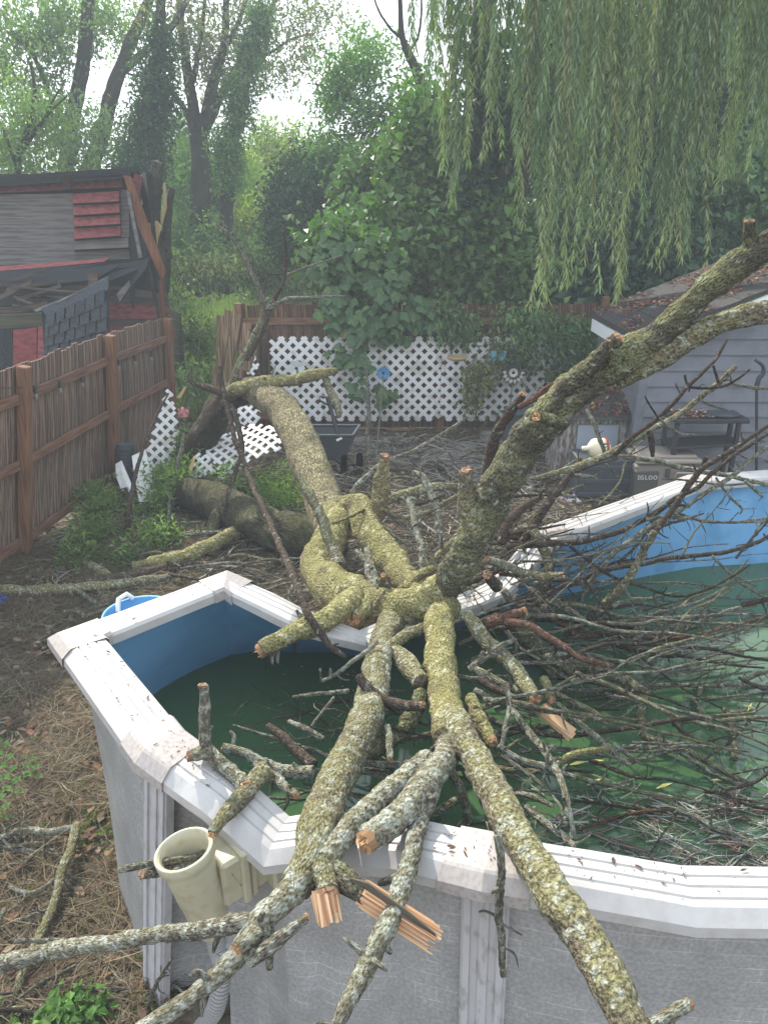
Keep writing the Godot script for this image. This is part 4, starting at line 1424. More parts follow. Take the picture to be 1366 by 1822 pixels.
func background_trees() -> void:
	var lf := [leaf_cluster(1, 16, 0.34, 0.17, 0.085, M.leaf), leaf_cluster(2, 14, 0.3, 0.16, 0.08, M.leaf), leaf_cluster(3, 18, 0.38, 0.17, 0.08, M.leaf)]
	var small := [leaf_cluster(4, 14, 0.26, 0.1, 0.05, M.leaf), leaf_cluster(5, 12, 0.24, 0.11, 0.05, M.leaf)]
	var big := [leaf_cluster(6, 16, 0.3, 0.14, 0.12, M.broad_leaf), leaf_cluster(7, 15, 0.28, 0.15, 0.12, M.broad_leaf)]
	var light := [Color(0.2, 0.29, 0.12), Color(0.17, 0.26, 0.12), Color(0.23, 0.31, 0.125)]
	var yellow := [Color(0.29, 0.37, 0.105), Color(0.24, 0.34, 0.11), Color(0.35, 0.36, 0.11)]
	var dark := [Color(0.06, 0.115, 0.07), Color(0.075, 0.13, 0.075), Color(0.05, 0.1, 0.06)]
	var mid := [Color(0.13, 0.225, 0.09), Color(0.15, 0.24, 0.1), Color(0.105, 0.195, 0.08)]
	var dry := [Color(0.19, 0.2, 0.14), Color(0.155, 0.185, 0.115), Color(0.24, 0.2, 0.15)]
	var t := tree("tall pale green tree with leaning forked grey trunk above the burnt shed", "tree", Vector3(-9.193, 0, -24.2))
	limb(t, "trunk", "far", 11, [-9.239, 0.998, -21, 0.2269, -8.041, 2.678, -20.5, 0.2021, -6.659, 4.544, -20, 0.178, -6.152, 5.706, -20, 0.1622, -5.657, 6.595, -20, 0.1364, -5.242, 7.241, -20, 0.1121, -4.815, 7.972, -20, 0.0882], 0, 0.07, 0, 0)
	limb(t, "trunk", "far", 12, [-8.082, 2.413, -20.5, 0.1904, -7.358, 4.544, -20, 0.1661, -6.778, 6.266, -20, 0.1488, -6.522, 7.347, -20, 0.123, -6.408, 7.972, -20, 0.0992], 0, 0.07, 0, 0)
	limb(t, "limb", "far", 13, [-6.033, 5.931, -20, 0.1037, -5.313, 6.344, -19.8, 0.0791, -4.583, 6.846, -19.6, 0.0664, -4.075, 7.448, -19.5, 0.0434], 0, 0.07, 0, 0)
	limb(t, "limb", "far", 14, [-7.3, 4.663, -20, 0.0829, -7.592, 5.455, -19.8, 0.0576, -7.725, 6.189, -19.5, 0.0446, -8.143, 6.616, -19.5, 0.0332], 0, 0.07, 0, 0)
	crown(t, "crown", 31, [-7.713, 6.616, -19.5, 1.351, 1.105, 1.6, -6.934, 6.921, -20, 1.128, 0.878, 1.4, -7.938, 5.145, -19, 1.111, 1.111, 1.6, -6.928, 4.442, -18.5, 1.342, 0.793, 1.5, -5.816, 4.552, -18.5, 0.608, 0.73, 1, -9.019, 5.901, -19, 1.214, 1.699, 1.6, -7.946, 3.976, -18, 1.318, 0.599, 1.2, -6.475, 7.22, -21, 0.919, 0.788, 1.2], lf, 62.0, light, 0.75, 0.05)
	t = tree("thin many-stemmed sapling standing in front of the pale green tree", "tree", Vector3(-12.2, 0, -27))
	limb(t, "trunk", "far", 15, [-6.896, 1.624, -15, 0.0667, -6.535, 3.662, -15, 0.0587, -6.31, 4.205, -15, 0.049, -6.037, 4.82, -15, 0.035, -6.004, 5.414, -15, 0.0215], 0, 0.07, 0, 0)
	limb(t, "limb", "far", 16, [-6.39, 4.026, -15, 0.0313, -5.969, 4.471, -15, 0.0221, -5.592, 4.991, -15, 0.0131], 0, 0.07, 0, 0)
	limb(t, "limb", "far", 17, [-6.518, 3.754, -15, 0.0315, -6.639, 4.294, -15, 0.0222, -6.751, 4.646, -15, 0.0176], 0, 0.07, 0, 0)
	limb(t, "limb", "far", 18, [-6.31, 4.205, -15, 0.0267, -5.716, 4.627, -14.8, 0.0174, -5.388, 4.883, -14.8, 0.0129], 0, 0.07, 0, 0)
	crown(t, "crown", 32, [-6.282, 4.646, -15, 0.586, 0.684, 0.8, -5.807, 4.559, -15, 0.49, 0.588, 0.7, -6.689, 4.026, -15, 0.596, 0.398, 0.7], small, 90.0, light, 0.8, 0.0)
	t = tree("narrow dead trunk wrapped in dark ivy behind the broken stump", "ivy", Vector3(-8.014, 0, -27), "ivy_covered_tree")
	limb(t, "trunk", "far", 19, [-5.054, 1.415, -17, 0.1945, -4.813, 3.515, -17, 0.1543, -4.617, 4.642, -17, 0.1302, -4.399, 5.615, -17, 0.1075, -4.232, 6.452, -17, 0.0957, -4.102, 7.167, -17, 0.0752], 0, 0.07, 0, 0)
	limb(t, "limb", "far", 20, [-4.367, 5.71, -17, 0.039, -4.665, 5.472, -17, 0.0294, -4.986, 5.52, -17, 0.0196], 0, 0.07, 0, 0)
	crown(t, "ivy", 33, [-4.703, 4.177, -16.8, 0.334, 0.734, 0.45, -4.481, 5.16, -16.8, 0.239, 0.651, 0.35, -4.769, 3.81, -16.5, 0.397, 0.33, 0.5, -4.298, 5.945, -17, 0.14, 0.539, 0.25, -4.336, 4.988, -17, 0.177, 0.265, 0.3], small, 420.0, dark, 1.0, -0.3)
	t = tree("tall thin-leaved tree whose trunk splits into many upright limbs in the middle", "tree", Vector3(-7.013, 0, -30.6))
	limb(t, "trunk", "far", 21, [-4.734, 1.05, -20.5, 0.2997, -4.575, 2.678, -20.5, 0.2652, -4.447, 3.96, -20.5, 0.234, -4.463, 4.699, -20.5, 0.2063], 0, 0.07, 0, 0)
	limb(t, "limb", "far", 22, [-4.503, 4.553, -20.5, 0.1582, -4.546, 5.535, -20.5, 0.1312, -4.588, 6.343, -20.5, 0.1056, -4.629, 7.124, -20.5, 0.0808, -4.594, 7.986, -20.5, 0.0566], 0, 0.07, 0, 0)
	limb(t, "limb", "far", 23, [-4.379, 4.578, -20.5, 0.1581, -4.069, 5.535, -20.5, 0.1312, -3.696, 6.424, -20.3, 0.0985, -3.534, 7.282, -20.2, 0.0736, -3.406, 7.972, -20, 0.0551], 0, 0.07, 0, 0)
	limb(t, "limb", "far", 24, [-4.301, 4.699, -20.5, 0.1092, -3.931, 5.439, -20.7, 0.0906, -3.381, 6.273, -20.8, 0.0716, -2.831, 7.107, -21, 0.0533, -2.376, 7.776, -21, 0.0409], 0, 0.07, 0, 0)
	limb(t, "limb", "far", 25, [-4.517, 4.74, -20.4, 0.0844, -4.698, 5.268, -20.2, 0.065, -4.902, 5.592, -20, 0.0522, -5.104, 5.875, -20, 0.0346], 0, 0.07, 0, 0)
	limb(t, "limb", "far", 26, [-4.562, 5.652, -20.5, 0.0714, -4.272, 6.312, -20.3, 0.0581, -4.015, 7.028, -20, 0.045, -3.877, 7.766, -20, 0.0332], 0, 0.07, 0, 0)
	limb(t, "limb", "far", 27, [-3.696, 6.424, -20.3, 0.0637, -3.235, 6.921, -20, 0.0508, -2.936, 7.662, -20, 0.0333], 0, 0.07, 0, 0)
	limb(t, "limb", "far", 28, [-4.588, 6.343, -20.5, 0.0528, -4.825, 6.704, -20, 0.0397, -5.154, 7.135, -20, 0.0281, -5.342, 7.662, -20, 0.0222], 0, 0.07, 0, 0)
	limb(t, "limb", "far", 29, [-3.381, 6.273, -20.8, 0.0477, -2.817, 6.389, -20.8, 0.0357, -2.161, 6.766, -21, 0.0239, -1.627, 6.88, -21, 0.0179], 0, 0.07, 0, 0)
	limb(t, "limb", "far", 30, [-4.069, 5.535, -20.5, 0.0477, -3.61, 5.652, -20.5, 0.0357, -3.085, 5.593, -20.5, 0.0238], 0, 0.07, 0, 0)
	crown(t, "crown", 34, [-4.562, 6.813, -20, 1.382, 0.943, 1.6, -3.259, 6.903, -20.5, 1.417, 1.095, 1.8, -2.449, 6.303, -21, 1.071, 0.803, 1.4, -3.912, 6, -20.5, 0.919, 0.656, 1.2, -1.619, 7.107, -21, 0.922, 0.79, 1.3, -4.917, 5.819, -20, 0.514, 0.514, 0.8], small, 66.0, dry, 1.1, 0.1)
	t = tree("leaning ivy-draped trunk right of the tall thin-leaved tree", "ivy", Vector3(-5.891, 0, -30.6), "ivy_covered_tree")
	limb(t, "trunk", "far", 31, [-3.87, 1.154, -19.5, 0.1859, -3.624, 3.684, -19.5, 0.1531, -3.424, 4.626, -19.5, 0.127, -3.099, 5.643, -19.5, 0.1016, -2.801, 6.404, -19.5, 0.0777, -2.567, 7.036, -19.5, 0.0548], 0, 0.07, 0, 0)
	crown(t, "ivy", 35, [-3.53, 4.091, -19.3, 0.308, 0.77, 0.4, -3.244, 5.231, -19.3, 0.238, 0.689, 0.35, -2.936, 6.173, -19.4, 0.185, 0.567, 0.3, -2.65, 6.88, -19.5, 0.159, 0.44, 0.3], small, 360.0, mid, 1.0, -0.25)
	for q in [["broad yellow-green thicket right of the broken stump", [-5.223, 3.611, -22, 0.888, 1.332, 1.6, -4.952, 2.172, -20, 0.761, 1.107, 1.4, -6.148, 4.882, -25, 0.989, 0.989, 1.4], mid, 36], ["sunlit yellow-green bush between the ivy-draped trunk and the dark mound", [-3.759, 3.63, -23, 1.083, 0.928, 1.6, -3.031, 4.583, -25, 1.159, 0.994, 1.6, -3.07, 2.53, -21, 0.865, 0.865, 1.3], yellow, 37], ["bright low bushes behind the meadow strip", [-3.915, 2.172, -20, 1.107, 0.83, 1.5, -2.953, 1.847, -19, 0.927, 0.53, 1.2, -4.41, 1.847, -19, 0.795, 0.397, 0.9], light, 38]]:
		t = tree(q[0], "bush", Vector3(q[1][0], 0, q[1][2]), "bush")
		crown(t, "foliage", q[3], q[1], lf, 90.0, q[2], 0.8, -0.06)
	t = tree("dark rounded mound of ivy in the middle distance", "bush", Vector3(-2.654, 0, -30.6), "ivy_mound")
	crown(t, "foliage", 39, [-1.349, 3.515, -17, 0.823, 0.572, 0.9, -1.753, 2.931, -16.8, 0.642, 0.687, 0.9, -0.959, 3.09, -17, 0.693, 0.693, 0.9, -1.425, 2.444, -16.8, 0.927, 0.579, 0.9], small, 420.0, dark, 1.1, -0.35)
	t = tree("thin arching tree with sparse leaves against the white sky left of the willow", "tree", Vector3(1.284, 0, -27))
	limb(t, "trunk", "far", 32, [0.975, 1.624, -15, 0.143, 0.878, 3.477, -15, 0.1271, 0.702, 4.733, -15, 0.1053, 0.567, 5.246, -15, 0.0865, 0.41, 5.538, -15, 0.0686, 0.293, 5.826, -15, 0.051, 0.27, 6.308, -15, 0.0377, 0.193, 6.777, -15, 0.0289], 0, 0.07, 0, 0)
	limb(t, "limb", "far", 33, [0.515, 4.622, -15.2, 0.0401, 0.07, 4.596, -15.4, 0.0317, -0.436, 4.75, -15.6, 0.0228, -0.948, 5.087, -15.8, 0.0183, -1.266, 5.202, -16, 0.0139], 0, 0.07, 0, 0)
	limb(t, "limb", "far", 34, [0.612, 4.294, -15, 0.04, 0.17, 4.219, -15.2, 0.0316, -0.234, 4.122, -15.4, 0.0229, -0.656, 3.776, -15.6, 0.0141], 0, 0.07, 0, 0)
	limb(t, "limb", "far", 35, [0.294, 5.744, -15, 0.0256, 0.066, 5.947, -15, 0.0212, -0.121, 6.228, -15, 0.0168, -0.212, 6.622, -15, 0.0125], 0, 0.07, 0, 0)
	limb(t, "limb", "far", 36, [0.41, 5.538, -15, 0.03, 0.586, 5.826, -15, 0.0213, 0.624, 6.308, -15, 0.0168], 0, 0.07, 0, 0)
	limb(t, "limb", "far", 37, [0.07, 4.596, -15.4, 0.0181, -0.334, 4.369, -15.4, 0.0137, -0.852, 4.339, -15.6, 0.0115], 0, 0.07, 0, 0)
	limb(t, "limb", "far", 38, [0.171, 4.613, -15.4, 0.0181, -0.129, 4.952, -15.4, 0.0134, -0.43, 5.328, -15.6, 0.0112, -0.724, 5.589, -15.6, 0.0089], 0, 0.07, 0, 0)
	crown(t, "crown", 40, [-0.434, 5.444, -15.8, 0.808, 0.606, 1.1, -0.335, 4.705, -15.6, 0.711, 0.457, 1, -0.77, 4.273, -16, 0.633, 0.422, 0.9, 0.071, 4.141, -15.4, 0.509, 0.509, 0.8, -0.859, 5.02, -16, 0.517, 0.517, 0.8, 0.17, 5.14, -15.5, 0.399, 0.598, 0.6], small, 125.0, mid, 1.0, 0.02)
	# wood behind everything: separate trees, pale with distance
	rng.seed = 91
	var k := 0
	for q in [[-40, 340, 30, "far tree whose crown shows over the shed roof"], [150, 390, 31, "far tree behind the ivy-wrapped trunk"], [300, 390, 33, "far tree behind the stump and thicket"], [470, 380, 34, "far tree behind the sunlit bush"], [600, 350, 36, "far tree above the dark ivy mound"], [720, 330, 30, "far tree left of the vine-hung trunks"], [560, 430, 27, "far low tree behind the ivy mound"], [250, 430, 26, "far low tree behind the broken stump"], [420, 330, 38, "farthest tall tree below the gap of sky"]]:
		t = tree(q[3], "tree", Vector3(far_x(q[0], q[2]), 0, -q[2]))
		var c := Vector3(far_x(q[0], q[2]), far_y(q[1], q[2]), -q[2])
		var s: float = q[2] / 30.0
		var b := Buf.new()
		tube(b, PackedVector3Array([Vector3(c.x, 0, c.z), Vector3(c.x + 0.2, c.y * 0.6, c.z), Vector3(c.x - 0.1, c.y + 1.0, c.z)]), PackedFloat32Array([0.28, 0.2, 0.07]), STY.far, 300 + k)
		part("trunk", b, M.bark_furrowed, t)
		crown(t, "crown", 200 + k, [c.x, c.y, c.z, 2.6 * s, 2.2 * s, 2.2, c.x - 1.2 * s, c.y - 1.6, c.z + 0.6, 1.8 * s, 1.5, 1.6, c.x + 1.4 * s, c.y - 1.3, c.z + 0.5, 1.9 * s, 1.5, 1.6, c.x, maxf(c.y - 3.2, 1.2), c.z + 0.8, 2.4 * s, 1.6, 1.6], lf, 26.0, [light, yellow, light][k % 3], 1.3, -0.05)
		k += 1
	# broken stump beside the shed
	t = tree("snapped dark stump with torn pale wood beside the shed", "stump", Vector3(-4.899, 0, -16.9), "broken_stump")
	limb(t, "trunk", "far", 39, [-3.666, 0.809, -12.6, 0.1819, -3.577, 1.875, -12.6, 0.1682, -3.547, 2.549, -12.6, 0.1412, -3.541, 2.835, -12.6, 0.1321], 0, 0.07, 1.6, 0)
	limb(t, "leaning_stem", "far", 40, [-3.484, 2.862, -12.5, 0.1079, -3.439, 3.195, -12.5, 0.1067, -3.388, 3.506, -12.5, 0.1057, -3.336, 3.751, -12.5, 0.0898], 0, 0.07, 0, 0)
	limb(t, "side_stem", "far", 41, [-3.489, 1.864, -12.7, 0.0726, -3.399, 2.543, -12.7, 0.0711, -3.313, 3.035, -12.7, 0.0623, -3.207, 3.394, -12.7, 0.0462], 0, 0.07, 0, 0)
	var b := Buf.new()
	b.prism([Vector3(-3.265, 3.466, -12.4), Vector3(-3.244, 3.427, -12.4), Vector3(-3.26, 3.117, -12.4), Vector3(-3.343, 2.896, -12.4), Vector3(-3.363, 2.944, -12.4), Vector3(-3.298, 3.156, -12.4)], Vector3(0, 0, -0.05), Color(0.42, 0.29, 0.16))
	part("splinter", b, M.torn_wood, t)
	b = Buf.new()
	b.prism([Vector3(-3.557, 2.897, -12.3), Vector3(-3.401, 2.937, -12.3), Vector3(-3.334, 2.85, -12.3), Vector3(-3.412, 2.682, -12.3), Vector3(-3.473, 2.439, -12.3), Vector3(-3.493, 2.722, -12.3)], Vector3(0, 0, -0.05), Color(0.5, 0.35, 0.18))
	part("splinter", b, M.torn_wood, t)
	b = Buf.new()
	b.prism([Vector3(-3.655, 3.211, -12.3), Vector3(-3.6, 3.257, -12.3), Vector3(-3.575, 3.18, -12.3), Vector3(-3.647, 3.07, -12.3)], Vector3(0, 0, -0.05), Color(0.45, 0.34, 0.2))
	part("splinter", b, M.torn_wood, t)
	# hedge row: two dark clumps beyond the right hand end of the fence
	for q in [["dark broad-leaved bush behind the fence, left of the garage roof", [2.842, 2.631, -12.6, 0.695, 0.956, 0.8, 2.393, 2.073, -12.3, 0.691, 0.432, 0.6, 3.362, 1.906, -12.3, 0.521, 0.347, 0.6], 51], ["dark broad-leaved bush rising behind the garage roof", [3.889, 2.618, -12.9, 0.979, 0.89, 0.9, 4.775, 2.271, -13, 0.816, 0.634, 0.9, 4.133, 1.799, -12.5, 0.62, 0.266, 0.5], 52], ["dull green bush behind the garage at the edge of the view", [5.666, 2.86, -13.2, 0.904, 1.175, 1, 6.086, 3.529, -13.4, 0.719, 0.719, 0.9], 53], ["dark tall thicket filling the gap behind the willow curtain", [2.648, 4.172, -14.5, 1.052, 1.147, 1, 3.942, 4.454, -14.8, 1.065, 1.259, 1, 5.155, 4.104, -14.8, 1.076, 1.272, 1, 6.237, 4.627, -14.8, 1.06, 1.446, 1, 3.207, 5.58, -15, 1.142, 1.047, 1, 4.718, 5.662, -15, 1.234, 1.139, 1, 6.018, 5.826, -15, 1.039, 1.039, 1], 54]]:
		t = tree(q[0], "bush", Vector3(q[1][0], 0, q[1][2]), "bush")
		crown(t, "foliage", q[2], q[1], big, 130.0, dark if q[2] != 53 else mid, 1.0, -0.3)


func far_x(px: float, d: float) -> float:
	return (px - 683.0) / 1369.0 * d * 1.06


func far_y(py: float, d: float) -> float:
	return 3.19 - d * tan(deg_to_rad(21.9) + atan((py - 911.0) / 1369.0))


func willow() -> void:
	var t := tree("big weeping willow with a curtain of hanging strands at upper right", "tree", Vector3(2.6, 0, -12.2), "willow_tree")
	limb(t, "trunk", "far", 42, [1.364, 1.236, -12.2, 0.2852, 1.321, 2.246, -12.2, 0.2302, 1.314, 3.195, -12.2, 0.2009, 1.308, 4.088, -12.2, 0.1805, 1.317, 4.93, -12.2, 0.1613, 1.356, 5.726, -12.2, 0.15, 1.403, 6.294, -12.2, 0.1336], 0, 0.07, 0, 0)
	limb(t, "limb", "far", 43, [2.059, 1.22, -12.3, 0.2316, 1.95, 2.231, -12.4, 0.195, 1.949, 3.195, -12.4, 0.1664, 2.014, 4.103, -12.4, 0.1395, 2.066, 5.097, -12.4, 0.1206, 2.028, 6.155, -12.4, 0.1025], 0, 0.07, 0, 0)
	limb(t, "limb", "far", 44, [1.368, 6.107, -12.2, 0.1143, 2.027, 6.741, -11.5, 0.0922, 2.665, 6.928, -10.5, 0.0713, 3.368, 6.789, -9.5, 0.0491], 0, 0.07, 0, 0)
	limb(t, "limb", "far", 45, [1.403, 6.294, -12.2, 0.1002, 0.935, 6.741, -11.5, 0.0737, 0.597, 6.732, -10.5, 0.0498], 0, 0.07, 0, 0)
	# three strand shapes: a thin hanging stem and narrow leaves along it
	var strands := []
	for s in 5:
		var r := RandomNumberGenerator.new()
		r.seed = 60 + s
		var b := Buf.new()
		var n := 58
		var p := Vector3.ZERO
		var lean := Vector3(r.randf_range(-0.1, 0.1), 0, r.randf_range(-0.1, 0.1))
		var pts := []
		for k in n:
			pts.append(p)
			p += Vector3(lean.x + 0.16 * sin(k * 0.21 + s), -1.0, lean.z + 0.16 * cos(k * 0.17 + s * 2.0)).normalized() * 0.03
		b.bar(pts, 0.0022, Color(0.5, 0.5, 0.3), 3, 0.0012)
		for k in range(2, n):
			for e in 2:
				if r.randf() < 0.12:
					continue
				var an := k * 2.4 + e * PI + r.randf_range(-0.5, 0.5)
				var d := Vector3(cos(an) * 0.55, -r.randf_range(0.45, 1.2), sin(an) * 0.55).normalized()
				var l := r.randf_range(0.07, 0.12)
				var w := l * 0.09
				var sd := d.cross(Vector3(-sin(an), 0.3, cos(an)).normalized()).cross(d).normalized() * w
				var q: Vector3 = pts[k]
				var m1 := q + d * l * 0.4
				var tip := q + d * l + Vector3(0, -l * 0.22, 0)
				var tone := r.randf_range(0.75, 1.25)
				var c := Color(tone, tone, tone)
				b.face(q, m1 + sd, tip, c)
				b.face(q, tip, m1 - sd, c)
		strands.append(b.mesh(M.willow_leaf))
	# hanging columns: [picture place of the tip], how many, how wide; strands are laid end to end upwards
	rng.seed = 15
	var bufs := [PackedFloat32Array(), PackedFloat32Array(), PackedFloat32Array(), PackedFloat32Array(), PackedFloat32Array()]
	var tips := [[Vector3(0.491, 4.083, -9.2), 5, 0.1], [Vector3(0.643, 3.528, -9), 6, 0.11], [Vector3(0.789, 3.149, -8.8), 6, 0.06], [Vector3(0.554, 4.703, -9.5), 6, 0.16], [Vector3(1.058, 3.592, -8.6), 4, 0.06], [Vector3(1.271, 3.565, -8.6), 4, 0.08], [Vector3(1.388, 2.959, -8.2), 6, 0.09], [Vector3(1.515, 3.353, -8.5), 5, 0.12], [Vector3(1.591, 2.242, -7.8), 5, 0.04], [Vector3(1.724, 2.365, -7.9), 4, 0.05], [Vector3(1.989, 2.392, -7.9), 6, 0.05], [Vector3(1.972, 2.983, -8.3), 4, 0.08], [Vector3(2.157, 3.194, -8.4), 6, 0.1], [Vector3(2.334, 2.245, -8), 3, 0.03], [Vector3(2.296, 2.876, -8.3), 5, 0.09], [Vector3(2.534, 3.301, -8.6), 7, 0.14], [Vector3(2.753, 2.876, -8.3), 6, 0.07], [Vector3(2.873, 2.583, -8.2), 4, 0.04], [Vector3(3.008, 2.556, -8.2), 5, 0.05], [Vector3(2.95, 3.141, -8.4), 6, 0.11], [Vector3(3.233, 3.405, -8.5), 6, 0.12], [Vector3(3.39, 3.246, -8.4), 4, 0.06], [Vector3(3.54, 3.613, -8.5), 6, 0.12], [Vector3(3.714, 3.4, -8.3), 5, 0.09], [Vector3(3.518, 3.732, -8), 5, 0.12]]
	for x in range(745, 1400, 24):
		tips.append([pixel_free(x, rng.randf_range(20, 200)), 4, 0.16])
	for x in range(940, 1400, 34):
		tips.append([pixel_free(x, rng.randf_range(200, 320)), 3, 0.12])
	var greens := [Color(0.21, 0.29, 0.155), Color(0.175, 0.26, 0.14), Color(0.25, 0.32, 0.165), Color(0.28, 0.31, 0.155)]
	for q in tips:
		for s in q[1]:
			var an := rng.randf() * TAU
			var rr: float = q[2] * sqrt(rng.randf()) * 1.1
			var p: Vector3 = q[0] + Vector3(cos(an) * rr, rng.randf_range(-0.02, 0.5) * (1.0 if s > 1 else 0.1), sin(an) * rr * 1.6)
			var col: Color = greens[rng.randi() % 4] * rng.randf_range(0.75, 1.2)
			var yy := p.y
			while yy < 5.6:
				var sc := rng.randf_range(0.85, 1.05)
				var i := rng.randi() % 5
				put(bufs[i], Basis.from_euler(Vector3(rng.randf_range(-0.06, 0.06), rng.randf() * TAU, rng.randf_range(-0.06, 0.06))) * Basis.from_scale(Vector3(1, sc, 1)), Vector3(p.x, yy + 1.72 * sc, p.z), col)
				yy += 1.5 * sc
				p += Vector3(rng.randf_range(-0.05, 0.05), 0, rng.randf_range(-0.05, 0.05))
	for i in 5:
		scatter(t, "hanging_strands", strands[i], bufs[i])


# a spot in the willow's volume, between 8 and 10 m away
func pixel_free(px: float, py: float) -> Vector3:
	var d := rng.randf_range(8.2, 10.5)
	return Vector3((px - 683.0) / 1369.0 * d * 1.03, far_y(py, d), -d)


func climbers() -> void:
	var big := [leaf_cluster(6, 13, 0.28, 0.16, 0.14, M.broad_leaf), leaf_cluster(7, 12, 0.26, 0.17, 0.14, M.broad_leaf)]
	var five := [leaf_cluster(8, 12, 0.2, 0.12, 0.055, M.broad_leaf), leaf_cluster(9, 11, 0.18, 0.12, 0.055, M.broad_leaf)]
	# vine-hung trunks: leaf walls climbing the two willow trunks
	var t := thing("climbing_vine", "tall broad-leaved vine wrapped round the dark trunks behind the lattice", "vine", Vector3(1.681, 0, -19.9))
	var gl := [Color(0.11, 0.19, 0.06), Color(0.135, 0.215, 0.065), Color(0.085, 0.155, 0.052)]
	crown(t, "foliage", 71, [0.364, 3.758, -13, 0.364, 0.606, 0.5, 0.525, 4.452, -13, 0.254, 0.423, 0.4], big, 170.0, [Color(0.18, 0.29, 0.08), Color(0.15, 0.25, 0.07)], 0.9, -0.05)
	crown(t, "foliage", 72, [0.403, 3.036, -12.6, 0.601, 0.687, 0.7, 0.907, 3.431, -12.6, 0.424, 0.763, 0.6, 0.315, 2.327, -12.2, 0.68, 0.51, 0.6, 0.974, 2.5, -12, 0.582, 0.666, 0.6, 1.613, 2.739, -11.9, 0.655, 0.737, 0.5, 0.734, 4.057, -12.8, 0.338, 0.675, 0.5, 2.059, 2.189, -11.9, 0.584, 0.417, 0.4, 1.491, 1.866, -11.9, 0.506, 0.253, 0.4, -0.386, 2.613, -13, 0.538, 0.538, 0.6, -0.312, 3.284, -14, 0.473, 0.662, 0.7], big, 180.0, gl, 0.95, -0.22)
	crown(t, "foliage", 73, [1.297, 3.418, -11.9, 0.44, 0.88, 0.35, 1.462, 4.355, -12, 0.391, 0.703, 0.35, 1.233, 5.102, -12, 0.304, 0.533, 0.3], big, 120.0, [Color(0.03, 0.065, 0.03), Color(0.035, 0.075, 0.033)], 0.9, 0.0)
	# grape vine spilling over the fence: big leaves one by one
	var o := thing("grape_vine", "grape vine with big lobed leaves spilling over the fence onto the lattice", "vine", Vector3(-0.37, 0, -11.4))
	var shapes := [lobed_leaf(5, 0.3, 1, M.broad_leaf), lobed_leaf(5, 0.24, 2, M.broad_leaf), lobed_leaf(3, 0.28, 3, M.broad_leaf), lobed_leaf(5, 0.36, 4, M.broad_leaf)]
	var tones := []
	for s in 6:
		var m: StandardMaterial3D = M.broad_leaf.duplicate()
		m.vertex_color_use_as_albedo = true
		m.albedo_color = ([Color(0.07, 0.13, 0.05), Color(0.085, 0.155, 0.06), Color(0.06, 0.115, 0.05), Color(0.1, 0.17, 0.06), Color(0.075, 0.14, 0.06), Color(0.17, 0.2, 0.07)][s] as Color).linear_to_srgb()
		m.resource_name = "grape_leaf"
		tones.append(m)
	rng.seed = 44
	var lumps := [-0.494, 2.395, -11.2, 0.588, 0.549, 0.3, 0.055, 2.097, -11.2, 0.434, 0.473, 0.3, -0.653, 1.808, -11.1, 0.33, 0.315, 0.2, -0.26, 1.661, -11, 0.315, 0.315, 0.18, -0.582, 1.27, -11, 0.239, 0.239, 0.12, -0.345, 0.96, -10.9, 0.177, 0.361, 0.1, 0.057, 0.716, -10.9, 0.21, 0.178, 0.1, 0.135, 1.647, -11.1, 0.357, 0.238, 0.2, -0.81, 2.684, -11.4, 0.315, 0.315, 0.3, 0.533, 1.828, -11.2, 0.398, 0.287, 0.2, 0.056, 2.599, -11.6, 0.481, 0.401, 0.3]
	var share := [56, 44, 30, 32, 18, 20, 9, 24, 18, 26, 20]
	for q in 11:
		for k in share[q]:
			var d := Vector3(rng.randfn(), rng.randfn(), absf(rng.randfn())).normalized() * pow(rng.randf(), 0.45)
			var p := Vector3(lumps[q * 6] + d.x * lumps[q * 6 + 3], lumps[q * 6 + 1] + d.y * lumps[q * 6 + 4], lumps[q * 6 + 2] + d.z * lumps[q * 6 + 5])
			var m := MeshInstance3D.new()
			m.name = "leaf"
			m.mesh = shapes[rng.randi() % 4]
			m.material_override = tones[rng.randi() % 5 if rng.randf() > 0.04 else 5]
			m.transform = o.transform.affine_inverse() * Transform3D(Basis.from_euler(Vector3(rng.randf_range(0.5, 1.35), rng.randf_range(-0.7, 0.7), rng.randf_range(-0.4, 0.4))) * Basis.from_scale(Vector3.ONE * rng.randf_range(0.17, 0.27)), p)
			o.add_child(m, true)
	crown(o, "foliage", 74, [lumps[0], lumps[1], lumps[2] - 0.25, lumps[3], lumps[4], 0.25, lumps[6], lumps[7], lumps[8] - 0.2, lumps[9], lumps[10], 0.25, lumps[48], lumps[49], lumps[50] - 0.2, lumps[51], lumps[52], 0.25], big, 120.0, gl, 0.9, -0.3)
	var b := Buf.new()
	b.bar([Vector3(-0.343, 1.42, -11.1), Vector3(-0.227, 0.783, -11), Vector3(-0.191, 0.118, -11)], 0.012, Color(0.12, 0.09, 0.06), 6)
	b.bar([Vector3(-0.649, 2.615, -11.3), Vector3(-0.459, 1.873, -11.2), Vector3(-0.343, 1.42, -11.1)], 0.014, Color(0.12, 0.09, 0.06), 6)
	part("stem", b, M.paint, o)
	o = thing("creeper", "creeper with small pointed leaves along the fence top above the lattice", "vine", Vector3(2.127, 0, -11.4))
	crown(o, "foliage", 75, [1.051, 1.569, -11.1, 0.358, 0.191, 0.2, 1.567, 1.608, -11.1, 0.437, 0.223, 0.22, 2.129, 1.53, -11.1, 0.399, 0.239, 0.22, 2.618, 1.412, -11.1, 0.36, 0.272, 0.22, 2.957, 1.102, -11.1, 0.274, 0.483, 0.2, 0.848, 1.725, -11.1, 0.238, 0.158, 0.15], five, 330.0, [Color(0.1, 0.18, 0.065), Color(0.125, 0.21, 0.07), Color(0.085, 0.15, 0.06)], 0.9, -0.25)
	o = thing("creeper", "yellowing creeper hanging down over the right lattice panel", "vine", Vector3(1.868, 0, -11.4))
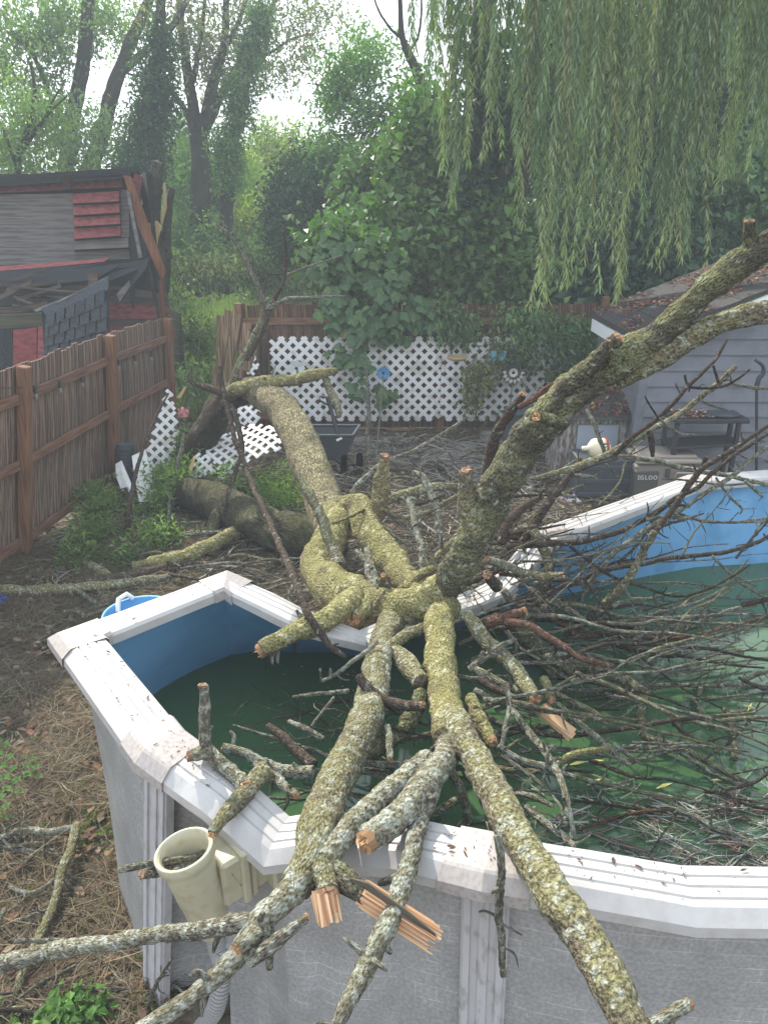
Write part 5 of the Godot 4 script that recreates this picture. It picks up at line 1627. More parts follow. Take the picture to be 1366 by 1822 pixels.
	crown(o, "foliage", 76, [1.651, 1.27, -11, 0.191, 0.271, 0.1, 1.941, 1.111, -11, 0.209, 0.321, 0.1, 2.436, 0.95, -11, 0.242, 0.355, 0.1, 2.588, 0.468, -10.9, 0.212, 0.196, 0.1], five, 230.0, [Color(0.09, 0.15, 0.06), Color(0.12, 0.17, 0.06)], 0.8, -0.1)
	crown(o, "foliage", 77, [1.315, 0.634, -10.9, 0.179, 0.325, 0.08, 1.423, 0.92, -10.9, 0.193, 0.161, 0.08, 1.537, 0.259, -10.9, 0.115, 0.164, 0.06], five, 360.0, [Color(0.26, 0.24, 0.06), Color(0.2, 0.2, 0.07), Color(0.14, 0.15, 0.06)], 0.8, -0.05)
	b = Buf.new()
	b.bar([Vector3(1.559, 1.506, -11), Vector3(1.424, 0.956, -11), Vector3(1.33, 0.301, -10.9)], 0.008, Color(0.14, 0.1, 0.06), 5)
	b.bar([Vector3(1.955, 1.506, -11), Vector3(2.216, 1.117, -11), Vector3(2.595, 0.385, -10.9)], 0.008, Color(0.14, 0.1, 0.06), 5)
	part("stem", b, M.paint, o)
	# flowering weeds at the meadow's edge
	o = thing("flowering_weeds", "pale flowering weeds at the meadow edge beyond the fences", "weeds", Vector3(-4.436, 0, -21.8))
	crown(o, "foliage", 78, [-3.849, 1.738, -17, 0.715, 0.262, 0.8, -3.1, 1.754, -17.5, 0.735, 0.245, 0.8, -2.309, 1.652, -18, 0.631, 0.202, 0.7], [leaf_cluster(10, 14, 0.3, 0.14, 0.04, M.leaf)], 130.0, [Color(0.16, 0.18, 0.1), Color(0.36, 0.36, 0.28), Color(0.1, 0.14, 0.06)], 0.9, -0.2)
	o = thing("roadside_bush", "loose leafy bush growing between the shed corner and the loose fence boards", "bush", Vector3(-3.186, 0, -12.8), 0.0)
	crown(o, "foliage", 79, [-2.948, 1.236, -12.2, 0.334, 0.44, 0.5, -2.917, 0.828, -11.6, 0.289, 0.34, 0.4, -2.633, 0.66, -11.2, 0.248, 0.248, 0.3, -3.174, 1.527, -12.6, 0.216, 0.36, 0.4], five, 120.0, [Color(0.15, 0.22, 0.07), Color(0.2, 0.27, 0.09), Color(0.11, 0.16, 0.06)], 0.9, 0.02)
	b = Buf.new()
	for q in [[Vector3(-2.83, 0.321, -11.2), Vector3(-2.776, 1.016, -11.5), Vector3(-2.766, 1.606, -12)], [Vector3(-2.872, 0.321, -11.2), Vector3(-2.994, 0.913, -11.6), Vector3(-3.16, 1.409, -12.2)], [Vector3(-2.722, 0.347, -11.1), Vector3(-2.529, 0.909, -11.2), Vector3(-2.429, 1.38, -11.3)]]:
		b.bar(q, 0.012, Color(0.1, 0.085, 0.06), 5, 0.005)
	part("stem", b, M.paint, o)


func fallen_tree() -> void:
	var t := thing("fallen_tree", "large mossy fallen tree lying across and crushing the pool", "tree", Vector3(-2.2, 0, -9.0))
	limb(t, "trunk_foot", "log", 46, [-2.457, 0.1, -8.8, 0.1899, -2.319, 0.393, -9, 0.1853, -2.049, 0.787, -8.85, 0.1736, -1.8, 1.061, -8.7, 0.1574, -1.53, 1.225, -8.5, 0.136], 0, 0.07, 0, 0)
	limb(t, "trunk", "trunk", 47, [-1.665, 1.146, -8.7, 0.1193, -1.411, 1.241, -8.35, 0.1456, -1.062, 1.175, -7.75, 0.1706, -0.799, 1.04, -7.1, 0.1723, -0.583, 0.969, -6.4, 0.1619, -0.432, 0.912, -5.8, 0.1529, -0.341, 0.928, -5.3, 0.1343], 0, 0.07, 0, 0)
	limb(t, "trunk", "mossy", 48, [-0.354, 0.955, -5.4, 0.1291, -0.372, 0.947, -5, 0.1277, -0.422, 0.936, -4.7, 0.1245, -0.327, 0.972, -4.3, 0.133, -0.149, 1.008, -4, 0.1388, 0.022, 1.032, -3.85, 0.1209], 0, 0.07, 0, 0)
	limb(t, "trunk", "mossy", 49, [-0.01, 1.025, -3.85, 0.1129, 0.116, 1.086, -3.78, 0.1053, 0.252, 1.161, -3.72, 0.1007, 0.356, 1.22, -3.7, 0.1023], 0, 0.07, 0, 0)
	limb(t, "limb", "mossy", 50, [-0.36, 0.96, -5.5, 0.1092, -0.181, 1.067, -5.35, 0.0989, -0.115, 1.038, -5.2, 0.1036, -0.043, 0.991, -4.95, 0.1063, 0.064, 0.96, -4.65, 0.1042, 0.137, 0.992, -4.3, 0.0856, 0.202, 1.08, -3.95, 0.0628], 0, 0.07, 0, 0)
	limb(t, "stub", "mossy", 51, [-0.095, 1.015, -5.2, 0.0692, -0.045, 1.192, -5.2, 0.0684, -0.012, 1.364, -5.2, 0.0574, 0.004, 1.524, -5.2, 0.0368], 0, 0.07, 0.8, 0)
	limb(t, "stub", "mossy", 52, [-0.089, 1.061, -3.85, 0.075, -0.132, 1.102, -3.7, 0.0517, -0.16, 1.113, -3.62, 0.038], 0, 0.07, 0.7, 0)
	limb(t, "branch", "mossy", 53, [-0.14, 1.062, -3.95, 0.0711, -0.212, 1.2, -3.6, 0.0601, -0.292, 1.246, -3.4, 0.0548, -0.396, 1.24, -3.3, 0.0512, -0.502, 1.213, -3.25, 0.0484, -0.595, 1.181, -3.2, 0.0388], 3, 0.07, 0.8, 0)
	limb(t, "branch", "limb", 54, [-0.591, 1.455, -5, 0.0195, -0.516, 1.348, -4.9, 0.0353, -0.406, 1.204, -4.75, 0.0379, -0.336, 1.074, -4.6, 0.0388, -0.3, 1.008, -4.45, 0.0455], 4, 0.07, 0, 0)
	limb(t, "branch", "mossy", 55, [-1.799, 1.153, -8.4, 0.0682, -1.596, 1.313, -8.2, 0.0765, -1.273, 1.403, -8.1, 0.0703, -0.901, 1.478, -8, 0.0643, -0.655, 1.558, -7.9, 0.0536, -0.478, 1.591, -7.85, 0.029], 6, 0.14, 0, 0)
	limb(t, "branch", "limb", 56, [-0.63, 1.548, -7.95, 0.0343, -0.572, 1.405, -7.9, 0.0392, -0.483, 1.251, -7.8, 0.044, -0.459, 1.133, -7.75, 0.0293], 0, 0.07, 0, 0)
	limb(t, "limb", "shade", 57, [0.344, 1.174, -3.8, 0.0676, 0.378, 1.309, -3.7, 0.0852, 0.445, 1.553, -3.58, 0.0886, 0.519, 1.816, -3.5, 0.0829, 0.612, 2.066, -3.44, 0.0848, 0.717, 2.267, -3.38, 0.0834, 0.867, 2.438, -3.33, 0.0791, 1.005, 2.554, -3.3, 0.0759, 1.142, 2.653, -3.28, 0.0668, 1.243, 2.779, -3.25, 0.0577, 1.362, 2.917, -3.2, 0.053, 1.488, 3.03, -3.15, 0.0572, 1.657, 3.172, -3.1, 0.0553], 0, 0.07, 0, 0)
	limb(t, "limb", "limb", 58, [1.006, 2.476, -3.36, 0.0561, 1.124, 2.566, -3.3, 0.0564, 1.224, 2.638, -3.27, 0.0519, 1.332, 2.705, -3.24, 0.0458, 1.434, 2.754, -3.2, 0.0432, 1.537, 2.79, -3.16, 0.0459, 1.727, 2.845, -3.1, 0.0448], 0, 0.07, 0, 0)
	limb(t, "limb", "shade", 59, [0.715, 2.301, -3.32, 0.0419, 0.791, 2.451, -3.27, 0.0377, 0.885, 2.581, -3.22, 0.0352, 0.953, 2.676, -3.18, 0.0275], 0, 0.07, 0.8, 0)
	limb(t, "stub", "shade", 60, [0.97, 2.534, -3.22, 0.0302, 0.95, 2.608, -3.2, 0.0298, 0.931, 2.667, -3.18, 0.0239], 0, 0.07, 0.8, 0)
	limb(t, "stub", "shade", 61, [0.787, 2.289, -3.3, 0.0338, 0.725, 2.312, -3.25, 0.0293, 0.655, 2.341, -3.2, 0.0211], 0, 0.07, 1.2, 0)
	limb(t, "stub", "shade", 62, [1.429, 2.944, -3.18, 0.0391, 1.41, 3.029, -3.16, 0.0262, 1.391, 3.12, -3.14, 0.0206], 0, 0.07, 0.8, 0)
	limb(t, "stub", "limb", 63, [0.465, 1.681, -3.5, 0.0701, 0.418, 1.823, -3.48, 0.0505, 0.392, 2.009, -3.46, 0.0291], 0, 0.07, 0.9, 0)
	limb(t, "branch", "brown", 64, [0.55, 1.81, -3.9, 0.0318, 0.575, 1.977, -3.9, 0.0303, 0.613, 2.104, -3.9, 0.028, 0.663, 2.195, -3.9, 0.0258, 0.713, 2.273, -3.9, 0.0187], 0, 0.07, 1.0, 0)
	limb(t, "branch", "red", 65, [0.686, 2.219, -3.85, 0.0147, 0.738, 2.252, -3.85, 0.0175, 0.799, 2.301, -3.85, 0.0175, 0.86, 2.345, -3.85, 0.0154, 0.906, 2.376, -3.85, 0.0116], 0, 0.07, 0.8, 0)
	limb(t, "limb", "mossy", 66, [0.327, 1.162, -3.7, 0.0848, 0.293, 1.16, -3.38, 0.0741, 0.268, 1.167, -3.02, 0.0698, 0.257, 1.222, -2.65, 0.0666, 0.251, 1.26, -2.44, 0.0604], 0, 0.07, 0, 0)
	limb(t, "limb", "limb", 67, [0.277, 1.269, -2.55, 0.053, 0.308, 1.314, -2.34, 0.0528, 0.352, 1.337, -2.16, 0.0546, 0.398, 1.351, -1.97, 0.0555, 0.449, 1.376, -1.77, 0.0555, 0.485, 1.395, -1.61, 0.0544, 0.528, 1.393, -1.46, 0.0534, 0.561, 1.379, -1.33, 0.0492, 0.593, 1.357, -1.22, 0.0446], 0, 0.07, 0, 0)
	limb(t, "limb", "lichen", 68, [0.256, 1.253, -2.5, 0.0516, 0.203, 1.302, -2.26, 0.0493, 0.124, 1.343, -2.07, 0.0475, 0.039, 1.366, -1.91, 0.0478, -0.054, 1.363, -1.82, 0.0387], 3, 0.07, 0.9, 0)
	limb(t, "branch", "lichen", 69, [0.19, 1.315, -2.2, 0.0258, 0.129, 1.323, -2, 0.0321, 0.081, 1.334, -1.8, 0.0297, 0.036, 1.317, -1.65, 0.0294, -0.005, 1.316, -1.54, 0.0294, -0.049, 1.302, -1.45, 0.027, -0.084, 1.304, -1.37, 0.0223, -0.122, 1.298, -1.28, 0.0167], 6, 0.07, 0, 0)
	limb(t, "limb", "limb", 70, [0.053, 1.046, -3.75, 0.0788, 0.02, 1.084, -3.45, 0.066, -0.04, 1.131, -3.12, 0.0629, -0.086, 1.17, -2.8, 0.0679, -0.149, 1.225, -2.45, 0.0701, -0.189, 1.275, -2.16, 0.0667, -0.203, 1.309, -1.94, 0.066, -0.215, 1.302, -1.82, 0.0573, -0.259, 1.284, -1.73, 0.0455], 0, 0.07, 0, 0)
	limb(t, "limb", "lichen", 71, [-0.243, 1.296, -1.75, 0.0454, -0.299, 1.291, -1.65, 0.0394, -0.353, 1.288, -1.59, 0.0343, -0.395, 1.264, -1.53, 0.0295, -0.464, 1.228, -1.47, 0.0276, -0.543, 1.206, -1.41, 0.0257, -0.637, 1.173, -1.36, 0.0228], 3, 0.07, 0, 0)
	limb(t, "branch", "lichen", 72, [-0.327, 1.276, -1.61, 0.0277, -0.405, 1.288, -1.6, 0.0276, -0.516, 1.222, -1.64, 0.0255, -0.649, 1.146, -1.68, 0.0241, -0.848, 1.051, -1.73, 0.0242, -1.059, 0.949, -1.78, 0.0281, -1.338, 0.783, -1.84, 0.0278], 3, 0.07, 0, 0)
	limb(t, "limb", "lichen", 73, [0.157, 1.265, -2.32, 0.0397, 0.074, 1.285, -2.2, 0.0415, -0.025, 1.304, -2.06, 0.0411, -0.122, 1.33, -1.9, 0.0386, -0.185, 1.332, -1.78, 0.0353], 0, 0.07, 0, 0)
	limb(t, "stub", "limb", 74, [-0.189, 1.33, -1.76, 0.0357, -0.171, 1.324, -1.7, 0.0321, -0.158, 1.324, -1.66, 0.0316], 0, 0.07, 0.6, 0)
	limb(t, "limb", "shade", 75, [-0.159, 1.308, -1.77, 0.0342, -0.105, 1.317, -1.71, 0.032, -0.054, 1.328, -1.66, 0.0261], 0, 0.07, 0, 0)
	limb(t, "stub", "lichen", 76, [-0.339, 1.279, -1.58, 0.0274, -0.369, 1.303, -1.53, 0.024, -0.396, 1.306, -1.5, 0.0184], 0, 0.07, 0.8, 0)
	limb(t, "stub", "lichen", 77, [-0.32, 1.279, -1.58, 0.0137, -0.327, 1.201, -1.58, 0.0139, -0.335, 1.128, -1.58, 0.0098], 0, 0.07, 0, 0)
	limb(t, "stub", "lichen", 78, [-0.374, 1.269, -1.5, 0.0225, -0.297, 1.315, -1.52, 0.0212, -0.215, 1.352, -1.56, 0.0121], 0, 0.07, 1.0, 0)
	splinters(t)
	limb(t, "limb", "limb", 79, [0.421, 1.198, -3.5, 0.037, 0.495, 1.174, -3.37, 0.0378, 0.541, 1.174, -3.24, 0.0366, 0.595, 1.168, -3.11, 0.0363, 0.639, 1.15, -2.98, 0.036, 0.664, 1.155, -2.85, 0.0292], 2, 0.07, 1.2, 0)
	limb(t, "branch", "limb", 80, [0.233, 1.133, -3.5, 0.0307, 0.133, 1.162, -3.4, 0.0307, 0.048, 1.163, -3.3, 0.0292, -0.033, 1.173, -3.2, 0.0234], 0, 0.07, 1.0, 0)
	limb(t, "branch", "lichen", 81, [0.017, 1.19, -3.2, 0.0265, 0.009, 1.167, -3.075, 0.0315, 0.002, 1.151, -2.95, 0.0306, -0.012, 1.13, -2.825, 0.0257, -0.018, 1.169, -2.7, 0.0165], 0, 0.07, 0.9, 0)
	limb(t, "branch", "lichen", 82, [0.015, 1.147, -2.66, 0.0171, 0.022, 1.158, -2.54, 0.0158, 0.025, 1.18, -2.42, 0.0124], 0, 0.07, 0.9, 0)
	limb(t, "branch", "brown", 83, [-0.12, 1.273, -2.85, 0.0226, -0.07, 1.232, -2.817, 0.0241, -0.003, 1.202, -2.785, 0.0256, 0.077, 1.191, -2.753, 0.0238, 0.163, 1.212, -2.72, 0.0204], 0, 0.07, 0.7, 0)
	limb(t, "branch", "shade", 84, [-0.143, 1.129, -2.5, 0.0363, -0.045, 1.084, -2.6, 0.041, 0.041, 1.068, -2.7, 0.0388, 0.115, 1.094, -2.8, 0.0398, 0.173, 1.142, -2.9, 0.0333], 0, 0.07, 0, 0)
	limb(t, "branch", "lichen", 85, [-0.147, 1.109, -2.5, 0.0107, -0.061, 1.085, -2.51, 0.0136, 0.022, 1.069, -2.52, 0.0144, 0.123, 1.065, -2.53, 0.0144, 0.225, 1.065, -2.54, 0.0159, 0.317, 1.088, -2.55, 0.013], 3, 0.07, 0, 0)
	limb(t, "branch", "limb", 86, [0.269, 1.015, -2.6, 0.0167, 0.309, 0.93, -2.586, 0.0197, 0.342, 0.833, -2.571, 0.0198, 0.362, 0.74, -2.557, 0.0162], 3, 0.07, 0.8, 0)
	limb(t, "branch", "limb", 87, [0.33, 0.78, -2.654, 0.0166, 0.257, 0.74, -2.629, 0.0211, 0.204, 0.7, -2.617, 0.0151], 0, 0.07, 0, 0)
	limb(t, "branch", "limb", 88, [0.364, 1.072, -2.4, 0.0169, 0.377, 1.122, -2.225, 0.0185, 0.381, 1.176, -2.05, 0.0179], 0, 0.07, 0, 0)
	limb(t, "branch", "mossy", 89, [0.379, 1.155, -2.85, 0.0306, 0.392, 1.142, -2.75, 0.0335, 0.42, 1.133, -2.65, 0.0312, 0.44, 1.16, -2.55, 0.021], 0, 0.07, 1.0, 0)
	limb(t, "branch", "limb", 90, [0.057, 1.135, -3.25, 0.0467, 0.123, 1.162, -3.1, 0.049, 0.174, 1.173, -2.95, 0.0392], 0, 0.07, 0, 0)
	limb(t, "branch", "lichen", 91, [-0.267, 1.137, -2.4, 0.0241, -0.35, 1.115, -2.42, 0.0271, -0.425, 1.118, -2.44, 0.0265, -0.484, 1.132, -2.46, 0.0245, -0.543, 1.156, -2.48, 0.0218, -0.635, 1.17, -2.5, 0.0191], 3, 0.07, 0.9, 0)
	limb(t, "branch", "lichen", 92, [-0.501, 1.145, -2.42, 0.0173, -0.426, 1.159, -2.347, 0.0209, -0.37, 1.174, -2.273, 0.0191, -0.319, 1.202, -2.2, 0.0141], 4, 0.07, 0.8, 0)
	limb(t, "branch", "lichen", 93, [-0.667, 1.333, -2.3, 0.0266, -0.588, 1.298, -2.25, 0.0298, -0.519, 1.278, -2.2, 0.0294, -0.488, 1.284, -2.15, 0.0255], 0, 0.07, 0.9, 0)
	limb(t, "branch", "limb", 94, [-0.436, 1.273, -2.25, 0.0344, -0.481, 1.272, -2.15, 0.0333, -0.522, 1.277, -2.05, 0.0289, -0.563, 1.264, -1.95, 0.0155], 0, 0.07, 1.0, 0)
	limb(t, "branch", "grey", 95, [-0.645, 1.319, -2.27, 0.024, -0.642, 1.424, -2.28, 0.0219, -0.641, 1.514, -2.29, 0.0199, -0.643, 1.602, -2.3, 0.0161], 5, 0.03, 0.7, 0)
	limb(t, "stub", "lichen", 96, [-0.633, 1.345, -2.26, 0.0227, -0.665, 1.348, -2.25, 0.0244, -0.697, 1.344, -2.24, 0.0209], 0, 0.07, 1.0, 0)
	limb(t, "branch", "brown", 97, [-0.279, 1.13, -2.45, 0.0242, -0.343, 1.136, -2.517, 0.0224, -0.408, 1.154, -2.583, 0.0205, -0.48, 1.159, -2.65, 0.0139], 0, 0.07, 1.0, 0)
	limb(t, "branch", "lichen", 98, [-0.249, 1.136, -2.6, 0.0124, -0.323, 1.136, -2.66, 0.0134, -0.403, 1.13, -2.72, 0.0121], 0, 0.07, 1.1, 0)
	limb(t, "branch", "lichen", 99, [-0.309, 1.121, -2.7, 0.0053, -0.271, 1.134, -2.775, 0.0085, -0.221, 1.161, -2.85, 0.0078], 3, 0.07, 0, 0)
	limb(t, "branch", "grey", 100, [-0.16, 1.158, -2.9, 0.0124, -0.235, 1.139, -2.917, 0.0109, -0.311, 1.118, -2.933, 0.0109, -0.412, 1.093, -2.95, 0.0085], 0, 0.07, 0.8, 0)
	limb(t, "branch", "lichen", 101, [-0.292, 1.105, -3.05, 0.0083, -0.246, 1.113, -3.087, 0.01, -0.179, 1.146, -3.125, 0.0109, -0.082, 1.202, -3.163, 0.0118, -0.028, 1.23, -3.2, 0.0102], 5, 0.07, 0, 0)
	limb(t, "twig", "lichen", 102, [-0.292, 1.11, -3.05, 0.0058, -0.297, 1.178, -3.05, 0.0049], 0, 0.07, 0, 0)
	limb(t, "branch", "brown", 103, [-1.192, 1.925, -5.6, 0.0179, -1.074, 1.668, -5.3, 0.0188, -0.937, 1.475, -5, 0.0194, -0.706, 1.428, -4.3, 0.0196, -0.517, 1.416, -3.7, 0.0205, -0.378, 1.35, -3.3, 0.0207, -0.278, 1.237, -3.2, 0.0194, -0.185, 1.174, -3.15, 0.0097], 8, 0.05, 0, 0)
	limb(t, "twig", "grey", 104, [-0.614, 1.109, -3.6, 0.004, -0.515, 1.11, -3.55, 0.0049, -0.369, 1.115, -3.5, 0.0058], 0, 0.07, 0, 0)
	limb(t, "twig", "lichen", 105, [-0.518, 1.175, -3.6, 0.0033, -0.536, 1.115, -3.5, 0.0042, -0.542, 1.016, -3.4, 0.0036], 0, 0.07, 0, 0)
	# bare upper branches at the trunk's far bend
	limb(t, "branch", "limb", 106, [-1.733, 1.206, -8.5, 0.0423, -1.604, 1.521, -8.5, 0.0365, -1.443, 1.798, -8.5, 0.0335, -1.318, 2.038, -8.5, 0.0281, -1.327, 2.303, -8.5, 0.0202, -1.457, 2.582, -8.6, 0.0201, -1.615, 2.864, -8.6, 0.0149, -1.754, 2.975, -8.6, 0.0099], 6, 0.2, 0, 0)
	limb(t, "branch", "brown", 107, [-1.506, 1.583, -8.5, 0.0279, -1.299, 1.904, -8.4, 0.0299, -1.2, 2.169, -8.4, 0.0242, -1.038, 2.436, -8.3, 0.021, -1.005, 2.767, -8.3, 0.0155, -1.04, 2.983, -8.3, 0.0102], 3, 0.2, 0, 0)
	limb(t, "twig", "grey", 108, [-1.212, 2.169, -8.4, 0.0322, -0.988, 2.255, -8.3, 0.0212, -0.714, 2.278, -8.2, 0.0157, -0.394, 2.3, -8.2, 0.0078], 0, 0.07, 0, 0)
	limb(t, "twig", "grey", 109, [-1.225, 2.151, -8.4, 0.0269, -1.329, 2.436, -8.3, 0.0184, -1.406, 2.603, -8.3, 0.013, -1.565, 2.932, -8.2, 0.0076], 0, 0.07, 0, 0)
	limb(t, "twig", "grey", 110, [-1.024, 2.492, -8.3, 0.0131, -0.703, 2.61, -8.2, 0.0103, -0.416, 2.692, -8.2, 0.0077], 0, 0.07, 0, 0)
	limb(t, "twig", "grey", 111, [-1.487, 2.757, -8.5, 0.0106, -1.356, 2.978, -8.5, 0.0079, -1.169, 3.194, -8.5, 0.0052], 0, 0.07, 0, 0)
	limb(t, "branch", "brown", 112, [-1.681, 1.293, -8, 0.0802, -1.821, 1.136, -7.9, 0.0692, -1.996, 0.92, -7.8, 0.0585, -2.102, 0.735, -7.8, 0.0268], 4, 0.12, 0, 0)
	limb(t, "branch", "brown", 113, [-1.687, 1.346, -7.9, 0.0422, -1.805, 1.428, -7.8, 0.0363, -1.919, 1.508, -7.7, 0.0255, -1.969, 1.577, -7.7, 0.0153], 6, 0.08, 0, 0)
	limb(t, "twig", "brown", 114, [-1.657, 1.346, -7.9, 0.0369, -1.677, 1.464, -7.9, 0.0315, -1.681, 1.639, -7.9, 0.0208], 0, 0.07, 0, 0)
	limb(t, "branch", "brown", 115, [-1.628, 1.202, -8, 0.0322, -1.517, 1.011, -7.8, 0.0291, -1.466, 0.828, -7.6, 0.0261, -1.534, 0.591, -7.4, 0.0232, -1.599, 0.363, -7.2, 0.0203], 5, 0.1, 0, 0)
	# mossy arms behind the big limb
	limb(t, "branch", "limb", 116, [-0.035, 1.152, -5.2, 0.0288, 0.07, 1.181, -5.25, 0.0341, 0.192, 1.211, -5.3, 0.0356, 0.345, 1.233, -5.35, 0.0345, 0.563, 1.223, -5.4, 0.0284], 5, 0.12, 0, 0)
	limb(t, "branch", "lichen", 117, [0.203, 1.508, -4.9, 0.0214, 0.254, 1.499, -4.8, 0.0234, 0.305, 1.42, -4.7, 0.0254, 0.34, 1.345, -4.6, 0.0239, 0.363, 1.244, -4.5, 0.0248, 0.39, 1.174, -4.4, 0.0222], 6, 0.07, 0, 0)
	limb(t, "branch", "lichen", 118, [0.154, 1.43, -4.6, 0.0192, 0.177, 1.381, -4.475, 0.02, 0.198, 1.322, -4.35, 0.0196, 0.226, 1.255, -4.225, 0.0213, 0.234, 1.178, -4.1, 0.023], 5, 0.07, 0, 0)
	limb(t, "branch", "limb", 119, [0.258, 1.129, -4.2, 0.021, 0.323, 1.18, -4.267, 0.0243, 0.402, 1.233, -4.333, 0.0213, 0.458, 1.273, -4.4, 0.0129], 4, 0.07, 0, 0)
	limb(t, "branch", "mossy", 120, [0.08, 1.094, -4, 0.0202, 0.153, 1.103, -4.033, 0.0254, 0.214, 1.154, -4.067, 0.0305, 0.289, 1.165, -4.1, 0.0256], 0, 0.07, 0, 0)
	limb(t, "branch", "lichen", 121, [-0.168, 1.206, -4.3, 0.0163, -0.103, 1.186, -4.167, 0.0191, -0.088, 1.157, -4.033, 0.0207, -0.015, 1.12, -3.9, 0.0222], 4, 0.07, 0, 0)
	limb(t, "branch", "lichen", 122, [-0.105, 1.22, -4.3, 0.0185, -0.078, 1.181, -4.15, 0.0212, -0.04, 1.134, -4, 0.0237], 3, 0.07, 0, 0)
	limb(t, "stub", "mossy", 123, [-0.016, 1.107, -4, 0.0202, -0.006, 1.173, -3.95, 0.0188, -0.004, 1.237, -3.9, 0.0166], 0, 0.07, 0.7, 0)
	limb(t, "branch", "limb", 124, [-0.019, 1.2, -5, 0.0145, 0.127, 1.11, -5.067, 0.016, 0.277, 1.115, -5.133, 0.0162, 0.545, 1.232, -5.2, 0.0125], 3, 0.07, 0, 0)
	limb(t, "branch", "grey", 125, [-0.245, 1.099, -5.6, 0.0259, -0.148, 1.217, -5.6, 0.0214, -0.021, 1.334, -5.6, 0.0184, 0.089, 1.383, -5.6, 0.0169, 0.198, 1.433, -5.6, 0.0155, 0.353, 1.514, -5.6, 0.0154, 0.49, 1.61, -5.6, 0.0125, 0.625, 1.706, -5.6, 0.0069], 4, 0.05, 0, 0)
	limb(t, "branch", "grey", 126, [-0.005, 1.104, -5.2, 0.0135, 0.128, 1.049, -5.1, 0.012, 0.214, 1.012, -5, 0.0079], 2, 0.07, 0, 0)
	limb(t, "twig", "grey", 127, [0.57, 1.041, -5.4, 0.0098, 0.654, 1.255, -5.4, 0.0083, 0.558, 1.368, -5.4, 0.0096, 0.431, 1.558, -5.4, 0.0081, 0.37, 1.613, -5.4, 0.0067], 0, 0.07, 0, 0)
	limb(t, "branch", "limb", 128, [-0.034, 1.091, -5, 0.0097, 0.11, 1.008, -4.9, 0.0108, 0.179, 1.007, -4.8, 0.0059], 0, 0.07, 0, 0)
	limb(t, "branch", "mossy", 129, [-0.36, 1.133, -4.9, 0.0072, -0.25, 1.138, -5, 0.0097, -0.137, 1.16, -5.1, 0.0123], 2, 0.07, 0, 0)
	# the mass of branches lying right over the water
	limb(t, "branch", "brown", 130, [0.69, 1.397, -3.95, 0.0194, 0.89, 1.399, -3.963, 0.0194, 1.048, 1.404, -3.975, 0.0184, 1.205, 1.428, -3.987, 0.0173, 1.325, 1.456, -4, 0.0173, 1.442, 1.516, -4.013, 0.0162, 1.545, 1.582, -4.025, 0.0151, 1.635, 1.654, -4.037, 0.0139, 1.751, 1.706, -4.05, 0.0128, 1.826, 1.79, -4.062, 0.0117, 1.934, 1.885, -4.075, 0.0117, 2.033, 1.955, -4.087, 0.0106, 2.152, 2.036, -4.1, 0.0095], 16, 0.07, 0, 0)
	limb(t, "branch", "limb", 131, [1.087, 0.72, -4.018, 0.0237, 1.163, 0.85, -3.984, 0.0265, 1.242, 0.97, -3.95, 0.0271, 1.31, 1.081, -3.925, 0.0257, 1.374, 1.203, -3.9, 0.0232, 1.419, 1.361, -3.875, 0.0208, 1.472, 1.526, -3.85, 0.0194], 8, 0.06, 0, 0)
	limb(t, "branch", "brown", 132, [1.421, 1.353, -3.88, 0.0192, 1.46, 1.451, -3.893, 0.018, 1.523, 1.547, -3.907, 0.0179, 1.594, 1.655, -3.92, 0.0178, 1.661, 1.786, -3.933, 0.0176, 1.723, 1.866, -3.947, 0.0155, 1.821, 1.928, -3.96, 0.0144, 1.919, 1.989, -3.973, 0.0123, 2.016, 2.056, -3.987, 0.0102, 2.093, 2.1, -4, 0.0092], 12, 0.07, 0, 0)
	limb(t, "branch", "lichen", 133, [1.094, 0.76, -4.037, 0.0177, 1.111, 0.899, -4, 0.0184, 1.165, 1.079, -3.98, 0.0159, 1.218, 1.227, -3.96, 0.0136, 1.296, 1.357, -3.94, 0.0144, 1.375, 1.444, -3.92, 0.0142, 1.431, 1.517, -3.9, 0.0141], 8, 0.07, 0, 0)
	limb(t, "branch", "lichen", 134, [1.389, 1.474, -3.9, 0.0141, 1.498, 1.536, -3.933, 0.0142, 1.63, 1.599, -3.967, 0.0132, 1.771, 1.687, -4, 0.0132, 1.911, 1.775, -4.033, 0.0132, 2.038, 1.876, -4.067, 0.0121, 2.166, 1.963, -4.1, 0.0111], 8, 0.07, 0, 0)
	limb(t, "branch", "grey", 135, [1.652, 1.565, -4.05, 0.0108, 1.755, 1.514, -4.08, 0.0088, 1.895, 1.475, -4.11, 0.0083, 2.033, 1.46, -4.14, 0.0078, 2.17, 1.463, -4.17, 0.0078, 2.308, 1.467, -4.2, 0.0068], 3, 0.07, 0, 0)
	limb(t, "branch", "lichen", 136, [2.141, 1.345, -4.1, 0.0064, 2.166, 1.419, -4.117, 0.0074, 2.202, 1.465, -4.133, 0.0064, 2.251, 1.512, -4.15, 0.0053], 3, 0.07, 0, 0)
	limb(t, "branch", "brown", 137, [0.658, 1.225, -3.95, 0.012, 0.758, 1.206, -3.962, 0.0143, 0.871, 1.186, -3.973, 0.0143, 0.998, 1.167, -3.985, 0.0155, 1.088, 1.147, -3.996, 0.0155, 1.151, 1.162, -4.008, 0.0144, 1.248, 1.204, -4.019, 0.0144, 1.385, 1.226, -4.031, 0.0144, 1.498, 1.241, -4.042, 0.0145, 1.658, 1.274, -4.054, 0.0145, 1.846, 1.285, -4.065, 0.0134, 1.972, 1.296, -4.077, 0.0134, 2.143, 1.342, -4.088, 0.0122, 2.27, 1.418, -4.1, 0.0111], 12, 0.06, 0, 0)
